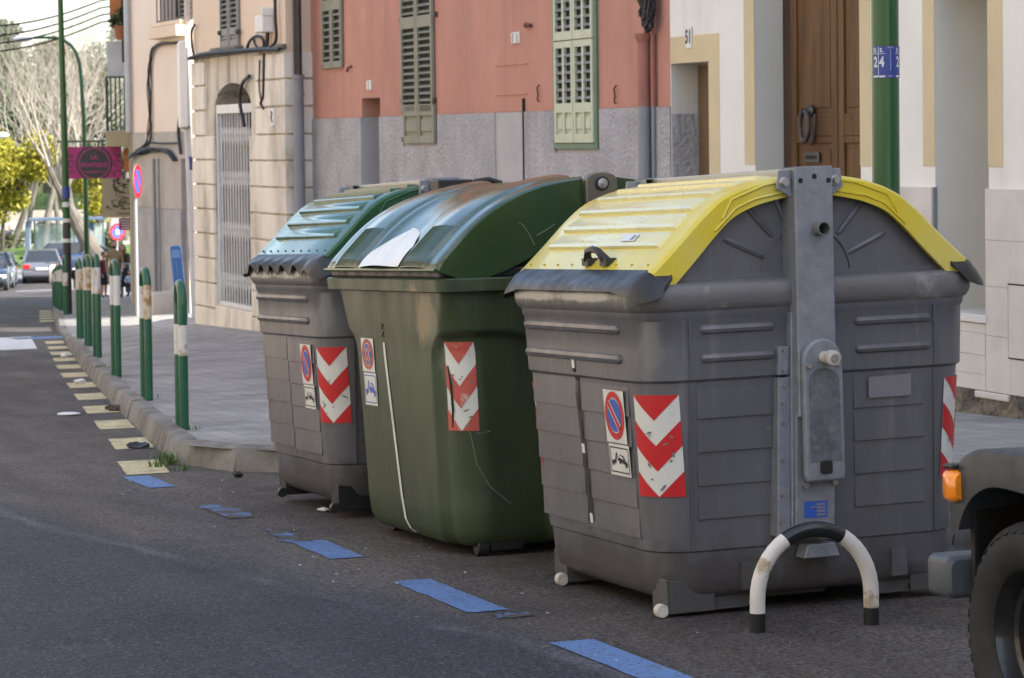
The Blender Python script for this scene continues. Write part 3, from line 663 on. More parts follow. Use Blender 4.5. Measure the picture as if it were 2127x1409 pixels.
# gate: frame and each bar
g = MB(); g.box((gx0, .02, gz1-.05), (gx1, .09, gz1+.08)); g.box((gx0, .02, gz0), (gx1, .09, gz0+.06)); g.box((gx0, .02, gz0+.06), (gx0+.05, .09, gz1-.05)); g.box((gx1-.05, .02, gz0+.06), (gx1, .09, gz1-.05)); 
gate = g.build('gate', M_galvw, tan, bevel=.006)
bm_ = MB()
H = gz1-gz0-.1
bm_.tube([(0, 0, 0), (0, 0, H)], .0115, 6); bme = bm_.mesh('bar', 40); bme.materials.append(M_galvw)
n = 13
for k in range(1, n):
    o = link('bar', bme, gate); o.location = (lerp(gx0+.03, gx1-.03, k/n), .055, gz0+.05)
for zf in (.12, .38, .64, .86):
    g = MB()
    for k in range(n):
        xa, xb = lerp(gx0+.03, gx1-.03, k/n), lerp(gx0+.03, gx1-.03, (k+1)/n); z = gz0+(gz1-gz0)*zf; h = .16
        g.bar((xa, .05, z-h), (xb, .05, z+h), .006, .012); g.bar((xa, .06, z+h), (xb, .06, z-h), .006, .012)
    g.build('lattice', M_galvw, gate)
# louvred shutters over the ledge
for a, c in ((466, 483), (485, 503)):
    shutter(tan, FT.X(a), FT.X(c), FT.Z(485, 97), FT.Z(485, -130), M_greysh, pitch=.075, panel=FT.Z(485, 58)-FT.Z(485, 97), stile=.05)
for px, py in ((465, 69), (502, 66)):
    x, z = FT.at(px, py); g = MB(); g.ball((x, -.06, z), .04, 8); g.build('shutter_catch', M_iron, tan)
# meter box, enamel number, cables
x0, x1, z0, z1 = FT.X(555), FT.X(572), FT.Z(563, 68), FT.Z(563, 32); g = MB(); g.box((x0, -.16, z0), (x1, 0, z1)); g.box((x1-.03, -.17, z1-.02), (x1+.02, 0, z1+.1)); g.build('junction_box', M_white, tan, bevel=.02)
x, z = FT.at(575, 243); g = MB(); g.box((x-.09, -.07, z-.12), (x+.09, -.046, z+.12)); o = g.build('number_plate', M_white, tan); g = MB(); g.tube([(x-.03, -.073, z+.07), (x+.03, -.073, z+.05), (x-.03, -.073, z), (x+.03, -.073, z-.07)], .012, 4); g.build('digit', M_iron, o)
def cable(parent, F_, pts, r=.014, y=-.06, name='cable', m_=None, n=5):
    g = MB(); q = []
    for px, py in pts: x, z = F_.at(px, py); q.append(Vector((x, y, z)))
    sm = []
    for i in range(len(q)-1):
        p0, p1, p2, p3 = q[max(i-1, 0)], q[i], q[i+1], q[min(i+2, len(q)-1)]
        for k in range(4):
            t = k/4; sm.append(.5*((2*p1)+(p2-p0)*t+(2*p0-5*p1+4*p2-p3)*t*t+(3*p1-p0-3*p2+p3)*t**3))
    sm.append(q[-1]); g.tube(sm, r, n); return g.build(name, m_ or M_cable, parent, 50)
cable(tan, FT, [(410, 122), (440, 113), (500, 107), (545, 104), (566, 103), (600, 103)], .03, -.13)
cable(tan, FT, [(412, 122), (407, 95), (406, 65), (413, 52)], .02)
cable(tan, FT, [(520, 108), (528, 85), (545, 75), (556, 85), (556, 104)], .022); cable(tan, FT, [(535, 78), (540, 95), (552, 106)], .018)
cable(tan, FT, [(565, 66), (564, 85), (562, 104)], .03); cable(tan, FT, [(580, -20), (581, 40), (583, 75), (578, 92), (562, 106)], .024)
cable(tan, FT, [(557, 110), (556, 160), (555, 200), (550, 215), (556, 226)], .018); cable(tan, FT, [(548, 125), (547, 180), (551, 210)], .01)
cable(tan, FT, [(527, 158), (513, 172), (506, 200), (509, 228), (516, 262)], .028)
# down-pipe at the corner against the pink house
x = FT.X(634)+.0
g = MB(); xx = TW+.20; zj = FT.Z(634, 153)
g.tube([(xx, .1, ZB), (xx, .1, zj)], .075, 12); g.tube([(xx, .1, zj-.06), (xx, .1, zj)], .09, 12); g.tube([(xx, .1, FT.Z(634, 197)), (xx, .1, FT.Z(634, 190))], .085, 12)
g.build('down_pipe', M_pipe, tan, 40)
g = MB(); g.tube([(xx, .1, zj), (xx, .1, ZT)], .06, 10); g.tube([(xx+.08, .1, zj), (xx+.07, .1, ZT)], .03, 8); g.build('cable_bundle', M_cable, tan, 40)

# ---------------------------------------------------------------- peach house beyond the side turning
FH = Facade(11.2+.05*49, .05, 0); FH = Facade(11.2+.05*49, .05, -FH.X(275)*math.cos(math.atan(.05))); PW = FH.X(388)
M_pal = mat('pale_peach_render', (.78, .66, .56), .9, var=.05, scale=.7, bump=.1, bscale=20)
M_worn = mat('worn_render', (.46, .435, .40), .9, var=.15, scale=1.2, dirt=(.16, .15, .14), dscale=1.2, damt=.7, dlo=.5, dhi=.75)
peach = thing('peach_house', 'pale peach house with balcony window and cables along its wall', 'house', FH.o, (0, 0, FH.ang))
wx0, wx1, wz0 = FH.X(338), FH.X(398), FH.Z(365, 44)
g = MB(); zm = FH.Z(320, 275); zr = FH.Z(320, 432)
wall_holes(g, 0, PW, zm, ZT, [(wx0, PW-.05, wz0, ZT-3, .3)], bmi=1); g.build('wall', [M_pal, M_dark], peach)
g = MB(); wall_holes(g, 0, PW, zr, zm-.003, [(FH.X(374), FH.X(386), zr-3, FH.Z(380, 330), .2)], rmi=0, bmi=1); g.build('lower_wall', [M_worn, mat('brown_door', (.16, .10, .05))], peach)
g = MB(); wall_holes(g, 0, PW, ZB, zr-.003, [(FH.X(374), FH.X(386), ZB, zr+1, .2)], y=-.02, bmi=1); g.build('roughcast_base', [M_stucco, mat('brown_door', (.16, .10, .05))], peach)
house_shell(peach, PW, 9, ZB, ZT, M_pal)
shutter(peach, FH.X(364), FH.X(379), wz0, FH.Z(365, -80), M_greysh, pitch=.09, y=.1); shutter(peach, FH.X(380), FH.X(396), wz0, FH.Z(365, -80), M_greysh, pitch=.09, y=.1)
g = MB(); g.box((FH.X(328), -.12, FH.Z(365, 52)), (PW+.05, 0, FH.Z(365, 43))); g.box((FH.X(333), -.22, FH.Z(365, 78)), (PW+.1, 0, FH.Z(365, 54))); g.build('balcony_slab', M_peach, peach, bevel=.02)
g = MB(); g.bar((FH.X(340), -.1, FH.Z(365, 41)), (PW, -.1, FH.Z(365, 41)), .03, .03)
for k in range(7): x = lerp(FH.X(340), PW, k/6); g.bar((x, -.1, FH.Z(365, 44)), (x, -.1, FH.Z(365, -60)), .02, .02)
g.build('window_bars', M_iron, peach)
rg = random.Random(11)
for k in range(6): j_ = lambda: rg.uniform(-3.5, 3.5); cable(peach, FH, [(372, 88+j_()), (340, 91+j_()), (322+j_(), 105+j_()), (316+j_(), 140), (317+j_(), 180), (319+j_(), 230), (316+j_(), 270), (310+j_(), 298), (290, 312)], .011, -.03-.01*k)
for k in range(8): cable(peach, FH, [(276, 318+k*2), (300, 315+rg.uniform(-6, 6)), (330, 312+rg.uniform(-5, 5)), (355, 316+rg.uniform(-5, 5)), (372, 334)], .016, -.04-.012*k)
cable(peach, FH, [(318, 296), (345, 298), (380, 297)], .02); cable(peach, FH, [(380, 240), (377, 275), (382, 320)], .035)
for px in (326, 336):
    g = MB(); x = FH.X(px); g.tube([(x, -.08, ZB), (x, -.08, FH.Z(px, 330))], .034 if px == 326 else .022, 8); g.build('wall_pipe', M_pipe, peach, 40)
g = MB(); x = FH.X(276.5); g.tube([(x, -.1, FH.Z(276, 275)), (x, -.1, ZT)], .06, 8); g.build('wall_pipe', mat('pale_pipe', (.45, .47, .5), .5), peach, 40)
g = MB(); g.box((FH.X(347), -.5, ZB), (FH.X(362), 0, FH.Z(355, 605))); g.build('stone_step', M_tilecl, peach, bevel=.02)

# ---------------------------------------------------------------- ochre house round the bend, only its balconies stand out
p0_ = at_depth(271, 300, 54.5); p1_ = at_depth(266, 300, 76)
dv = (p1_-p0_); dv.z = 0; dv.normalize(); ang = math.atan2(-dv.y, -dv.x)
och = thing('ochre_house', 'ochre house with green railed balcony seen along its front', 'house', (p1_.x, p1_.y, 0), (0, 0, ang)); OW = (p1_-p0_).length
M_och = mat('ochre_render', (.42, .36, .24), .9, var=.06, scale=1)
g = MB(); g.add([(0, 0, ZB-2), (OW, 0, ZB-2), (OW, 0, ZT), (0, 0, ZT)], [(0, 1, 2, 3)]); g.build('wall', M_och, och)
g = MB(); g.add([(OW, 0, ZB-2), (OW, 9, ZB-2), (OW, 9, ZT), (OW, 0, ZT)], [(0, 1, 2, 3)]); g.add([(0, 0, ZB-2), (0, 9, ZB-2), (0, 9, ZT), (0, 0, ZT)], [(0, 1, 2, 3)]); g.box((.1, .3, ZB-2), (OW-.1, 8.9, ZT-.1)); g.build('side_wall', M_och, och)
g = MB(); g.box((-.1, -.3, ZT), (OW+.1, 9, ZT+.25)); g.build('roof', M_tiles, och)
def zat(py, dep=58): return at_depth(250, py, dep).z
bx0, bx1, by = OW-9.0, OW-3.2, -.50
M_rail = mat('green_railing', (.015, .075, .045), .4, var=.1)
for lo, hi, nm in ((271, 305, 'balcony_floor'),):
    g = MB(); g.box((bx0, by-.03, zat(305)), (bx1, 0, zat(272))); g.build(nm, M_och, och, bevel=.02)
g = MB(); g.box((bx0, by-.02, zat(196)), (bx1, by+.02, zat(192))); g.box((bx0, by-.02, zat(163)), (bx1, by+.02, zat(160))); g.box((bx1-.02, by, zat(163)), (bx1+.02, 0, zat(160))); rail = g.build('railing', M_rail, och)
bars = MB(); bars.box((-.018, -.018, zat(271)), (.018, .018, zat(161))); bme2 = bars.mesh('baluster'); bme2.materials.append(M_rail)
for k in range(12): o = link('baluster', bme2, rail); o.location = (lerp(bx0, bx1, k/11), by, 0)
for k in range(1, 6): o = link('baluster', bme2, rail); o.location = (bx1, lerp(by, 0, k/5), 0)
g = MB(); g.box((bx1-2.6, -.47, zat(158)), (bx1-.5, -.02, zat(86))); g.build('balcony_screen', mat('white_screen', (.55, .56, .58), .6), och)
g = MB(); g.box((bx1-3.4, -.40, zat(28)), (bx1-.8, -.02, zat(-40))); g.build('orange_awning', mat('orange_canvas', (.5, .19, .06), .8), och)
g = MB(); g.box((bx1-1.0, -.14, zat(130)), (bx1-.4, -.02, zat(0))); g.build('side_blind', mat('maroon_blind', (.06, .03, .03), .7), och)
g = MB(); g.box((bx1-5, -.13, zat(355, 62)), (bx1-4, -.02, zat(308, 62))); g.build('orange_panel', mat('orange_canvas', (.5, .19, .06), .8), och)

# ---------------------------------------------------------------- houses across the street, lit by the sun
M_opp = [mat('opposite_ochre', (.62, .52, .38), .9, var=.06), mat('opposite_cream', (.70, .64, .54), .9, var=.06), mat('opposite_rose', (.62, .50, .42), .9, var=.06)]
def opposite(s0, s1, h, i, lab, u_off=0):
    a = Vector((uleft(s0)-2.0-u_off, s0, 0)); c = Vector((uleft(s1)-2.0-u_off, s1, 0)); d = (c-a); L = d.length; ang = math.atan2(d.y, d.x); zb = zroad(s1)-1; zt = zroad((s0+s1)/2)+h
    o = thing('town_house', lab, 'house', (a.x, a.y, 0), (0, 0, ang))
    g = MB(); g.box((0, .12, zb), (L, 10, zt)); nw = max(1, int(L/3)); wins = []
    for r_ in range(int(h/3.3)):
        for k in range(nw):
            x = L*(k+.5)/nw; z = zroad((s0+s1)/2)+1.1+3.3*r_; wins.append((x-.55, x+.55, z, z+1.8, .1))
    wall_holes(g, 0, L, zb, zt, wins, back=False); g.box((0, 0, zt-.001), (L, .12, zt)); g.build('wall', M_opp[i % 3], o)
    g = MB(); g.box((-.15, -.5, zt), (L+.15, 10.2, zt+.3)); g.build('roof', M_tiles, o)
    wm = MB(); wm.box((.04, .06, .04), (1.06, .11, 1.76)); me = wm.mesh('window'); me.materials.append(M_glass)
    fm = MB(); fm.box((.52, .04, .04), (.58, .058, 1.76)); fm.box((.04, .045, .9), (1.06, .057, .95)); fme = fm.mesh('window_bar'); fme.materials.append(M_fgreen)
    for x0, x1, z0, z1, _ in wins: q = link('window', me, o); q.location = (x0, 0, z0); q2 = link('window_bar', fme, q)
opposite(-34, -14, 9.5, 1, 'sunlit cream town house farthest up the hill across the street')
opposite(-14, 6.1, 10, 0, 'sunlit ochre town house across from the dark off-road car')
opposite(6.1, 22.1, 10.5, 1, 'sunlit cream town house across from the waste containers')
opposite(22.1, 38.1, 9.5, 2, 'sunlit rose town house across from the pink house')
opposite(38.1, 54, 10, 0, 'sunlit ochre town house across from the sandstone house')
opposite(54, 70.1, 9.5, 1, 'sunlit cream town house across from the peach house')
opposite(70.1, 88.1, 9, 2, 'sunlit rose town house across from the ochre house')
opposite(88.1, 104, 9, 0, 'sunlit ochre town house at the park end across the street')
# the terrace goes on uphill beyond the cream house and shades the roadway
for s0, s1, i, lab in ((8.6, -9, 2, 'rose terrace house next uphill from the cream house'), (-9, -28, 1, 'cream terrace house uphill past the rose one'), (-28, -50, 0, 'ochre terrace house at the top of the street')):
    o = thing('terrace_house', lab, 'house', (10.6-.035*s0, s0, 0), (0, 0, FC.ang)); L = s0-s1
    g = MB(); wins = [(L*(k+.5)/5-.5, L*(k+.5)/5+.5, z, z+1.7, .12) for k in range(5) for z in (1.6, 5.0, 8.2)]; wall_holes(g, 0, L, -2, 11.5, wins, back=False); g.box((0, .13, -2), (L, 9, 11.49)); g.build('wall', M_opp[i], o)
    g = MB(); g.box((-.02, -.4, 11.5), (L-.02, 9.2, 11.8)); g.build('roof', M_tiles, o)
    wm = MB(); wm.box((.03, .07, .03), (.97, .12, 1.67)); me = wm.mesh('window'); me.materials.append(M_glass)
    for x0, x1, z0, z1, _ in wins: q = link('window', me, o); q.location = (x0, 0, z0)
# ================================================================== WASTE CONTAINERS
M_bin = mat('grey_polyethylene', (.108, .111, .126), .36, var=.10, scale=2.2, rvar=.10, bump=.10, bscale=140, bdist=.004, dirt=(.155, .152, .15), dscale=3.5, damt=.30, dlo=.5, dhi=.75, space='obj', stretch=(1, 1, .4), dirts=[((.078, .075, .074), 3.0, .5, .50, .72, (3, 3, .35)), ((.21, .205, .20), 2.2, .45, .56, .72, (5, 5, .22)), ((.24, .235, .23), 22, .5, .64, .70, (1, 1, 1))], stains=[((.03, .05, 1.08), 1, (.22, .217, .21), .35, (.07, .07, .15)), ((.2, .5, .06), 1, (.05, .044, .036), .6, (1.2, 1.2, .28))])
M_binrim = mat('worn_grey_rim', (.128, .127, .130), .40, var=.12, scale=3, rvar=.12, bump=.2, bscale=60, dirt=(.42, .41, .38), dscale=7, damt=.5, dlo=.56, dhi=.7, space='obj', stretch=(1, 5, .5), stains=[((-.03, .55, 1.288), 1, (.50, .49, .46), .8, (.1, .4, .026)), ((-.03, 1.15, 1.288), 1, (.50, .49, .46), .8, (.1, .35, .026))])
M_bing = mat('green_polyethylene', (.038, .058, .027), .40, var=.14, scale=2.0, rvar=.12, bump=.10, bscale=120, bdist=.004, dirt=(.085, .105, .065), dscale=2.6, damt=.4, dlo=.5, dhi=.75, space='obj', stretch=(1, 1, .35), dirts=[((.03, .036, .022), 2.6, .5, .5, .7, (3, 3, .3)), ((.11, .125, .085), 2.6, .45, .56, .72, (6, 6, .2)), ((.12, .13, .1), 24, .45, .65, .70, (1, 1, 1))], stains=[((.05, .36, 1.17), 1, (.23, .19, .11), .85, (.3, .15, .17)), ((.05, .25, 1.05), 1, (.14, .15, .10), .6, (.3, .08, .2))])
M_glossg = mat('glossy_green_lid', (.030, .060, .024), .17, var=.08, scale=3, rvar=.02, spec=.45, dirt=(.055, .085, .042), dscale=3, damt=.35, dirts=[((.12, .13, .09), 30, .15, .62, .7, (1, 1, 1))], space='obj')
M_glossg2 = mat('glossy_bluish_green_lid', (.030, .095, .042), .19, var=.12, scale=3, rvar=.06, spec=.45, dirt=(.08, .12, .07), dscale=4, damt=.4, dirts=[((.16, .19, .13), 20, .4, .60, .7, (1, 1, 1))], space='obj')
M_yel = mat('yellow_lid', (.63, .51, .028), .30, spec=.5, var=.03, scale=2.5, rvar=.03, dirt=(.62, .58, .26), dscale=2, damt=.6, dlo=.45, dhi=.7, coat=.25, space='obj', dirts=[((.42, .38, .14), 2.2, .4, .55, .75, (1.5, 4, 1.5)), ((.38, .34, .14), 40, .12, .64, .72, (1, 1, 1))])
M_yelp = mat('sheen_pale_yellow', (.68, .64, .31), .30, var=.05, scale=2.5, rvar=.05, spec=.55, coat=.3, dirt=(.60, .57, .34), dscale=3, damt=.6, dlo=.42, dhi=.68, space='obj', dirts=[((.45, .42, .22), 2.5, .45, .54, .74, (2, 3, 2)), ((.42, .39, .2), 40, .12, .63, .72, (1, 1, 1))])  # paler yellow for the lid panels, reflected sheen painted into the colour
M_rubber = mat('black_rubber', (.014, .015, .018), .45, var=.2, scale=6, rvar=.12, dirt=(.035, .035, .04), dscale=8, damt=.4)
M_galv = mat('galvanised_steel', (.215, .235, .27), .5, metal=.3, var=.16, scale=18, rvar=.1, bump=.08, bscale=60, dirt=(.31, .33, .37), dscale=26, damt=.35, dlo=.55, dhi=.66, space='obj')
M_galvd = mat('rubbed_galvanised_steel', (.12, .13, .15), .55, metal=.25, var=.3, scale=14, rvar=.12, dirt=(.30, .31, .32), dscale=18, damt=.5, space='obj')
M_alu = mat('aluminium_beam', (.36, .375, .35), .4, metal=.5, var=.08, scale=6, space='obj')
M_inox = mat('stainless_plate', (.17, .16, .135), .42, metal=.9, var=.08, scale=3, space='obj')
M_bolt = mat('bolt_steel', (.42, .42, .42), .35, metal=.9, var=.1, scale=20)
M_nylon = mat('nylon_roller', (.50, .47, .42), .6, var=.2, scale=20)
M_red = mat('sticker_red', (.50, .012, .018), .42, var=.06, scale=6)
M_redf = mat('sticker_red_faded', (.44, .085, .065), .5, var=.15, scale=7, dirt=(.58, .5, .46), dscale=12, damt=.6, dlo=.58, dhi=.66)
M_stw = mat('sticker_white', (.62, .64, .62), .42, var=.05, scale=5, dirt=(.42, .43, .40), dscale=7, damt=.35)
M_blue = mat('sign_blue', (.03, .10, .46), .42, var=.06, scale=6)
M_black = flat('print_black', (.012, .012, .013), .5)
M_grime = mat('scuff', (.16, .165, .155), .7, var=.3, scale=20)
M_palep = mat('blank_label', (.20, .195, .215), .45, var=.06, scale=8)

def smoothprof(prof, k=3):
    """Catmull-Rom through (x, z) points"""
    out = []; p = [Vector((a, c, 0)) for a, c in prof]
    for i in range(len(p)-1):
        p0, p1, p2, p3 = p[max(i-1, 0)], p[i], p[i+1], p[min(i+2, len(p)-1)]
        for j in range(k):
            t = j/k; q = .5*((2*p1)+(p2-p0)*t+(2*p0-5*p1+4*p2-p3)*t*t+(3*p1-p0-3*p2+p3)*t**3); out.append((q.x, q.y))
    out.append(prof[-1]); return out

class Shell:
    """tapered rounded-rectangle tub; t = arc coordinate from the middle of a corner, negative along the street face"""
    def __init__(s, W, L, prof, rad): s.W, s.L, s.prof, s.rad = W, L, prof, rad
    def e(s, z): return interp(s.prof, z)
    def r(s, z): return interp(s.rad, z)
    def ring(s, z, de=0, n=7):
        e, r = s.e(z)+de, s.r(z); return [(x, y, z) for x, y in rrect(e, s.W-e, e, s.L-e, max(r, .02), n)]
    def pt(s, t, z, off=0, mx=False, my=False):
        e, r = s.e(z), s.r(z); h = r*math.pi/4
        if t < -h: x, y, nx, ny = e, e+r+(-t-h), -1, 0
        elif t > h: x, y, nx, ny = e+r+(t-h), e, 0, -1
        else:
            a = math.pi*1.25+t/r; nx, ny = math.cos(a), math.sin(a); x, y = e+r+r*nx, e+r+r*ny
        x += nx*off; y += ny*off
        if mx: x = s.W-x
        if my: y = s.L-y
        return Vector((x, y, z))
    def street(s, y, z, off=0): e = s.e(z); return Vector((e-off, y, z))
    def end(s, x, z, off=0): e = s.e(z); return Vector((x, e-off, z))
    def tz(s, y=None, x=None, z=.7):
        e, r = s.e(z), s.r(z); h = r*math.pi/4
        return -(y-e-r+h) if y is not None else (x-e-r+h)
def wedge(g, f, a0, a1, z0, z1, d=.014, d2=None):
    n = 3; d2 = d if d2 is None else d2
    for k in range(n):
        a, c = lerp(a0, a1, k/n), lerp(a0, a1, (k+1)/n)
        g.add([f(a, z0, -.004), f(c, z0, -.004), f(c, z0+.004, d), f(a, z0+.004, d), f(c, z1, .001), f(a, z1, .001)], [(0, 1, 2, 3), (3, 2, 4, 5)])
    for a in (a0, a1): g.add([f(a, z0, -.004), f(a, z0+.004, d), f(a, z1, .001), f(a, z1, -.004)], [(0, 1, 2, 3)])
def pill(g, f, a0, a1, z, r=.024, n=8):
    pts = [f(lerp(a0, a1, k/6), z, -.002) for k in range(7)]
    d = (pts[-1]-pts[0]).normalized()
    full = [pts[0]-d*r*.8, pts[0]-d*r*.45]+pts+[pts[-1]+d*r*.45, pts[-1]+d*r*.8]
    g.tube(full, [r*.25, r*.75]+[r]*7+[r*.75, r*.25], n)
def patch(f, poly, m_, name, parent, off=.003):
    g = MB(); g.add([f(a, z, off) for a, z in poly], [tuple(range(len(poly)))]); return g.build(name, m_, parent)
def disc(cx, cz, rx, rz, n=28, a0=0, a1=360): return [(cx+rx*math.cos(R(a0+(a1-a0)*k/n)), cz+rz*math.sin(R(a0+(a1-a0)*k/n))) for k in range(n if a1-a0 >= 360 else n+1)]
def chevron(parent, sh, t0, t1, z0, z1, mx, my, m_red, worn=0, seed=1):
    nb = 4; f = lambda u, v, off: sh.pt(lerp(t0, t1, u), lerp(z1, z0, v), off, mx, my)
    g = MB(); g.grid(lambda u, v: f(u, v, .0035), 12, 8); o = g.build('chevron_plate', M_stw, parent, 60)
    red = MB()
    NU, NV = 24, 96
    def is_red(u, v): return int(math.floor(v*nb+abs(u-.5)*2)) % 2 == 0
    # red bands as strips clipped to the plate
    for band in range(0, nb+1, 2):
        red = MB()
        for i in range(NU):
            u0, u1 = i/NU, (i+1)/NU
            def lim(u, b): return min(1, max(0, (b-abs(u-.5)*2)/nb))
            a0, a1, b0, b1 = lim(u0, band), lim(u1, band), lim(u0, band+1), lim(u1, band+1)
            if b0-a0 < 1e-4 and b1-a1 < 1e-4: continue
            for q in range(4):
                c0, c1, e0, e1 = lerp(a0, b0, q/4), lerp(a1, b1, q/4), lerp(a0, b0, (q+1)/4), lerp(a1, b1, (q+1)/4)
                red.add([f(u0, c0, .0055), f(u1, c1, .0055), f(u1, e1, .0055), f(u0, e0, .0055)], [(0, 1, 2, 3)])
        red.build('red_band', m_red, o, 60)
    rg = random.Random(seed)
    if worn:
        sc = MB()
        for k in range(worn):
            u, v = rg.uniform(.15, .9), rg.uniform(.35, .97); a = rg.uniform(0, 3.1); n = 7; ln, wd = rg.uniform(.02, .07), rg.uniform(.008, .02)
            sc.add([f(min(1, max(0, u+(math.cos(a)*ln*math.cos(q)-math.sin(a)*wd*math.sin(q))*rg.uniform(.7, 1.2)*1.5)), min(1, max(0, v+(math.sin(a)*ln*math.cos(q)+math.cos(a)*wd*math.sin(q))*.6)), .0075) for q in [6.283*j/n for j in range(n)]], [tuple(range(n))])
        q_ = sc.build('scuff', M_grime, o); q_['kind'] = 'stuff'
    return o
def tow_pictogram(parent, f, a0, a1, z0, z1, m_, off=.007):
    """crane truck pulling a car, as in a tow-away plate; (0,0)-(1,1) box"""
    def P(u, v): return (lerp(a0, a1, u), lerp(z0, z1, v))
    polys = [[(.10, .35), (.30, .35), (.30, .52), (.10, .50)], [(.26, .45), (.32, .45), (.38, .9), (.34, .9)], [(.34, .86), (.38, .86), (.44, .6), (.42, .6)],
             [(.42, .5), (.9, .30), (.93, .42), (.80, .55), (.74, .74), (.56, .82), (.50, .64), (.42, .62)],
             disc(.16, .32, .045, .07, 10), disc(.53, .42, .05, .075, 10), disc(.84, .27, .05, .075, 10)]
    g = MB()
    for p in polys: g.add([f(*P(u, v), off) for u, v in p], [tuple(range(len(p)))])
    w_ = [(.57, .77), (.71, .70), (.76, .58), (.55, .66)]
    o = g.build('tow_pictogram', m_, parent)
    patch(f, [P(u, v) for u, v in w_], M_stw, 'car_window', o, off+.0015); return o
def no_park(parent, f, y0, y1, zb, zm, zt, cross=False, towm=None, redm=None):
    """white plate with the no-parking roundel and a tow-away panel below (y0 > y1 towards the viewer)"""
    redm = redm or M_red; towm = towm or M_black
    pl = patch(f, [(y0, zm), (y1, zm), (y1, zt), (y0, zt)], M_stw, 'no_parking_sticker', parent, .004)
    g = MB(); w_ = abs(y1-y0); cy, cz = (y0+y1)/2, lerp(zm, zt, .52); rx = w_*.46; rz = min((zt-zm)*.46, rx*1.08)
    def ring(a, b, m_, off, nm):
        g = MB(); A = disc(cy, cz, rx*a, rz*a, 32); 
        if b:
            B = disc(cy, cz, rx*b, rz*b, 32)
            for k in range(32): j = (k+1) % 32; g.add([f(*A[k], off), f(*A[j], off), f(*B[j], off), f(*B[k], off)], [(0, 1, 2, 3)])
        else: g.add([f(*q, off) for q in A], [tuple(range(32))])
        return g.build(nm, m_, pl)
    ring(1, .74, redm, .0062, 'red_ring'); ring(.68, 0, M_blue, .0064, 'blue_disc')
    s = 1 if y1 > y0 else -1
    for d_ in ((1, -1) if cross else (1,)):
        a = Vector((-.52*d_, .52)); c = Vector((.52*d_, -.52)); n_ = Vector((.52, .52*d_)).normalized()
        for ww, m_, off in ((.17, M_stw, .0078+.0004*d_), (.105, redm, .0090+.0004*d_)):
            patch(f, [(cy+s*rx*q.x*1.0, cz+rz*q.y) for q in (a+n_*ww, c+n_*ww, c-n_*ww, a-n_*ww)], m_, 'red_bar', pl, off)
    if zb is not None:
        pw = patch(f, [(lerp(y0, y1, .06), zb), (lerp(y0, y1, 1.06), zb), (lerp(y0, y1, 1.06), zm-.006), (lerp(y0, y1, .06), zm-.006)], M_stw, 'tow_sticker', parent, .0042)
        g = MB(); q = [(lerp(y0, y1, .12), zb+.015), (lerp(y0, y1, 1.0), zb+.015), (lerp(y0, y1, 1.0), zm-.02), (lerp(y0, y1, .12), zm-.02)]
        for (a, c) in zip(q, q[1:]+q[:1]):
            dv = Vector((c[0]-a[0], c[1]-a[1])); nn = Vector((-dv.y, dv.x)).normalized()*.0025
            g.add([f(a[0]-nn.x, a[1]-nn.y, .006), f(c[0]-nn.x, c[1]-nn.y, .006), f(c[0]+nn.x, c[1]+nn.y, .006), f(a[0]+nn.x, a[1]+nn.y, .006)], [(0, 1, 2, 3)])
        g.build('tow_border', towm, pw)
        tow_pictogram(pw, f, lerp(y0, y1, .1), lerp(y0, y1, 1.02), zb+.02, zm-.03, towm)
    return pl
def bin_frame(name, label, u, s, yaw, roll, zoff, group=None):
    o = thing(name, label, 'waste container', group=group)
    sl = math.atan(GR)
    ax = Vector((math.cos(yaw), math.sin(yaw), 0)); ay = Vector((-math.sin(yaw), math.cos(yaw), 0))
    T = lambda v: Vector((v.x, v.y*math.cos(sl)+v.z*math.sin(sl), -v.y*math.sin(sl)+v.z*math.cos(sl)))
    ax, ay = T(ax), T(ay); az = ax.cross(ay)
    ax, az = ax*math.cos(roll)+az*math.sin(roll), az*math.cos(roll)-ax*math.sin(roll)
    o.matrix_world = Matrix(((ax.x, ay.x, az.x, u), (ax.y, ay.y, az.y, s), (ax.z, ay.z, az.z, zroad(s)+zoff), (0, 0, 0, 1)))
    return o
def foot(g, x, y, sx, sy, zt, roller=None):
    """plate bracket under the tub"""
    g.box((x, y, .03), (x+.012, y+.22*sy, zt)); g.box((x+.13*sx, y, .03), (x+.13*sx+.012, y+.22*sy, zt))
    g.add([(x, y+.22*sy, .03), (x+.142*sx, y+.22*sy, .03), (x+.142*sx, y+.22*sy, zt), (x, y+.22*sy, zt)], [(0, 1, 2, 3)])

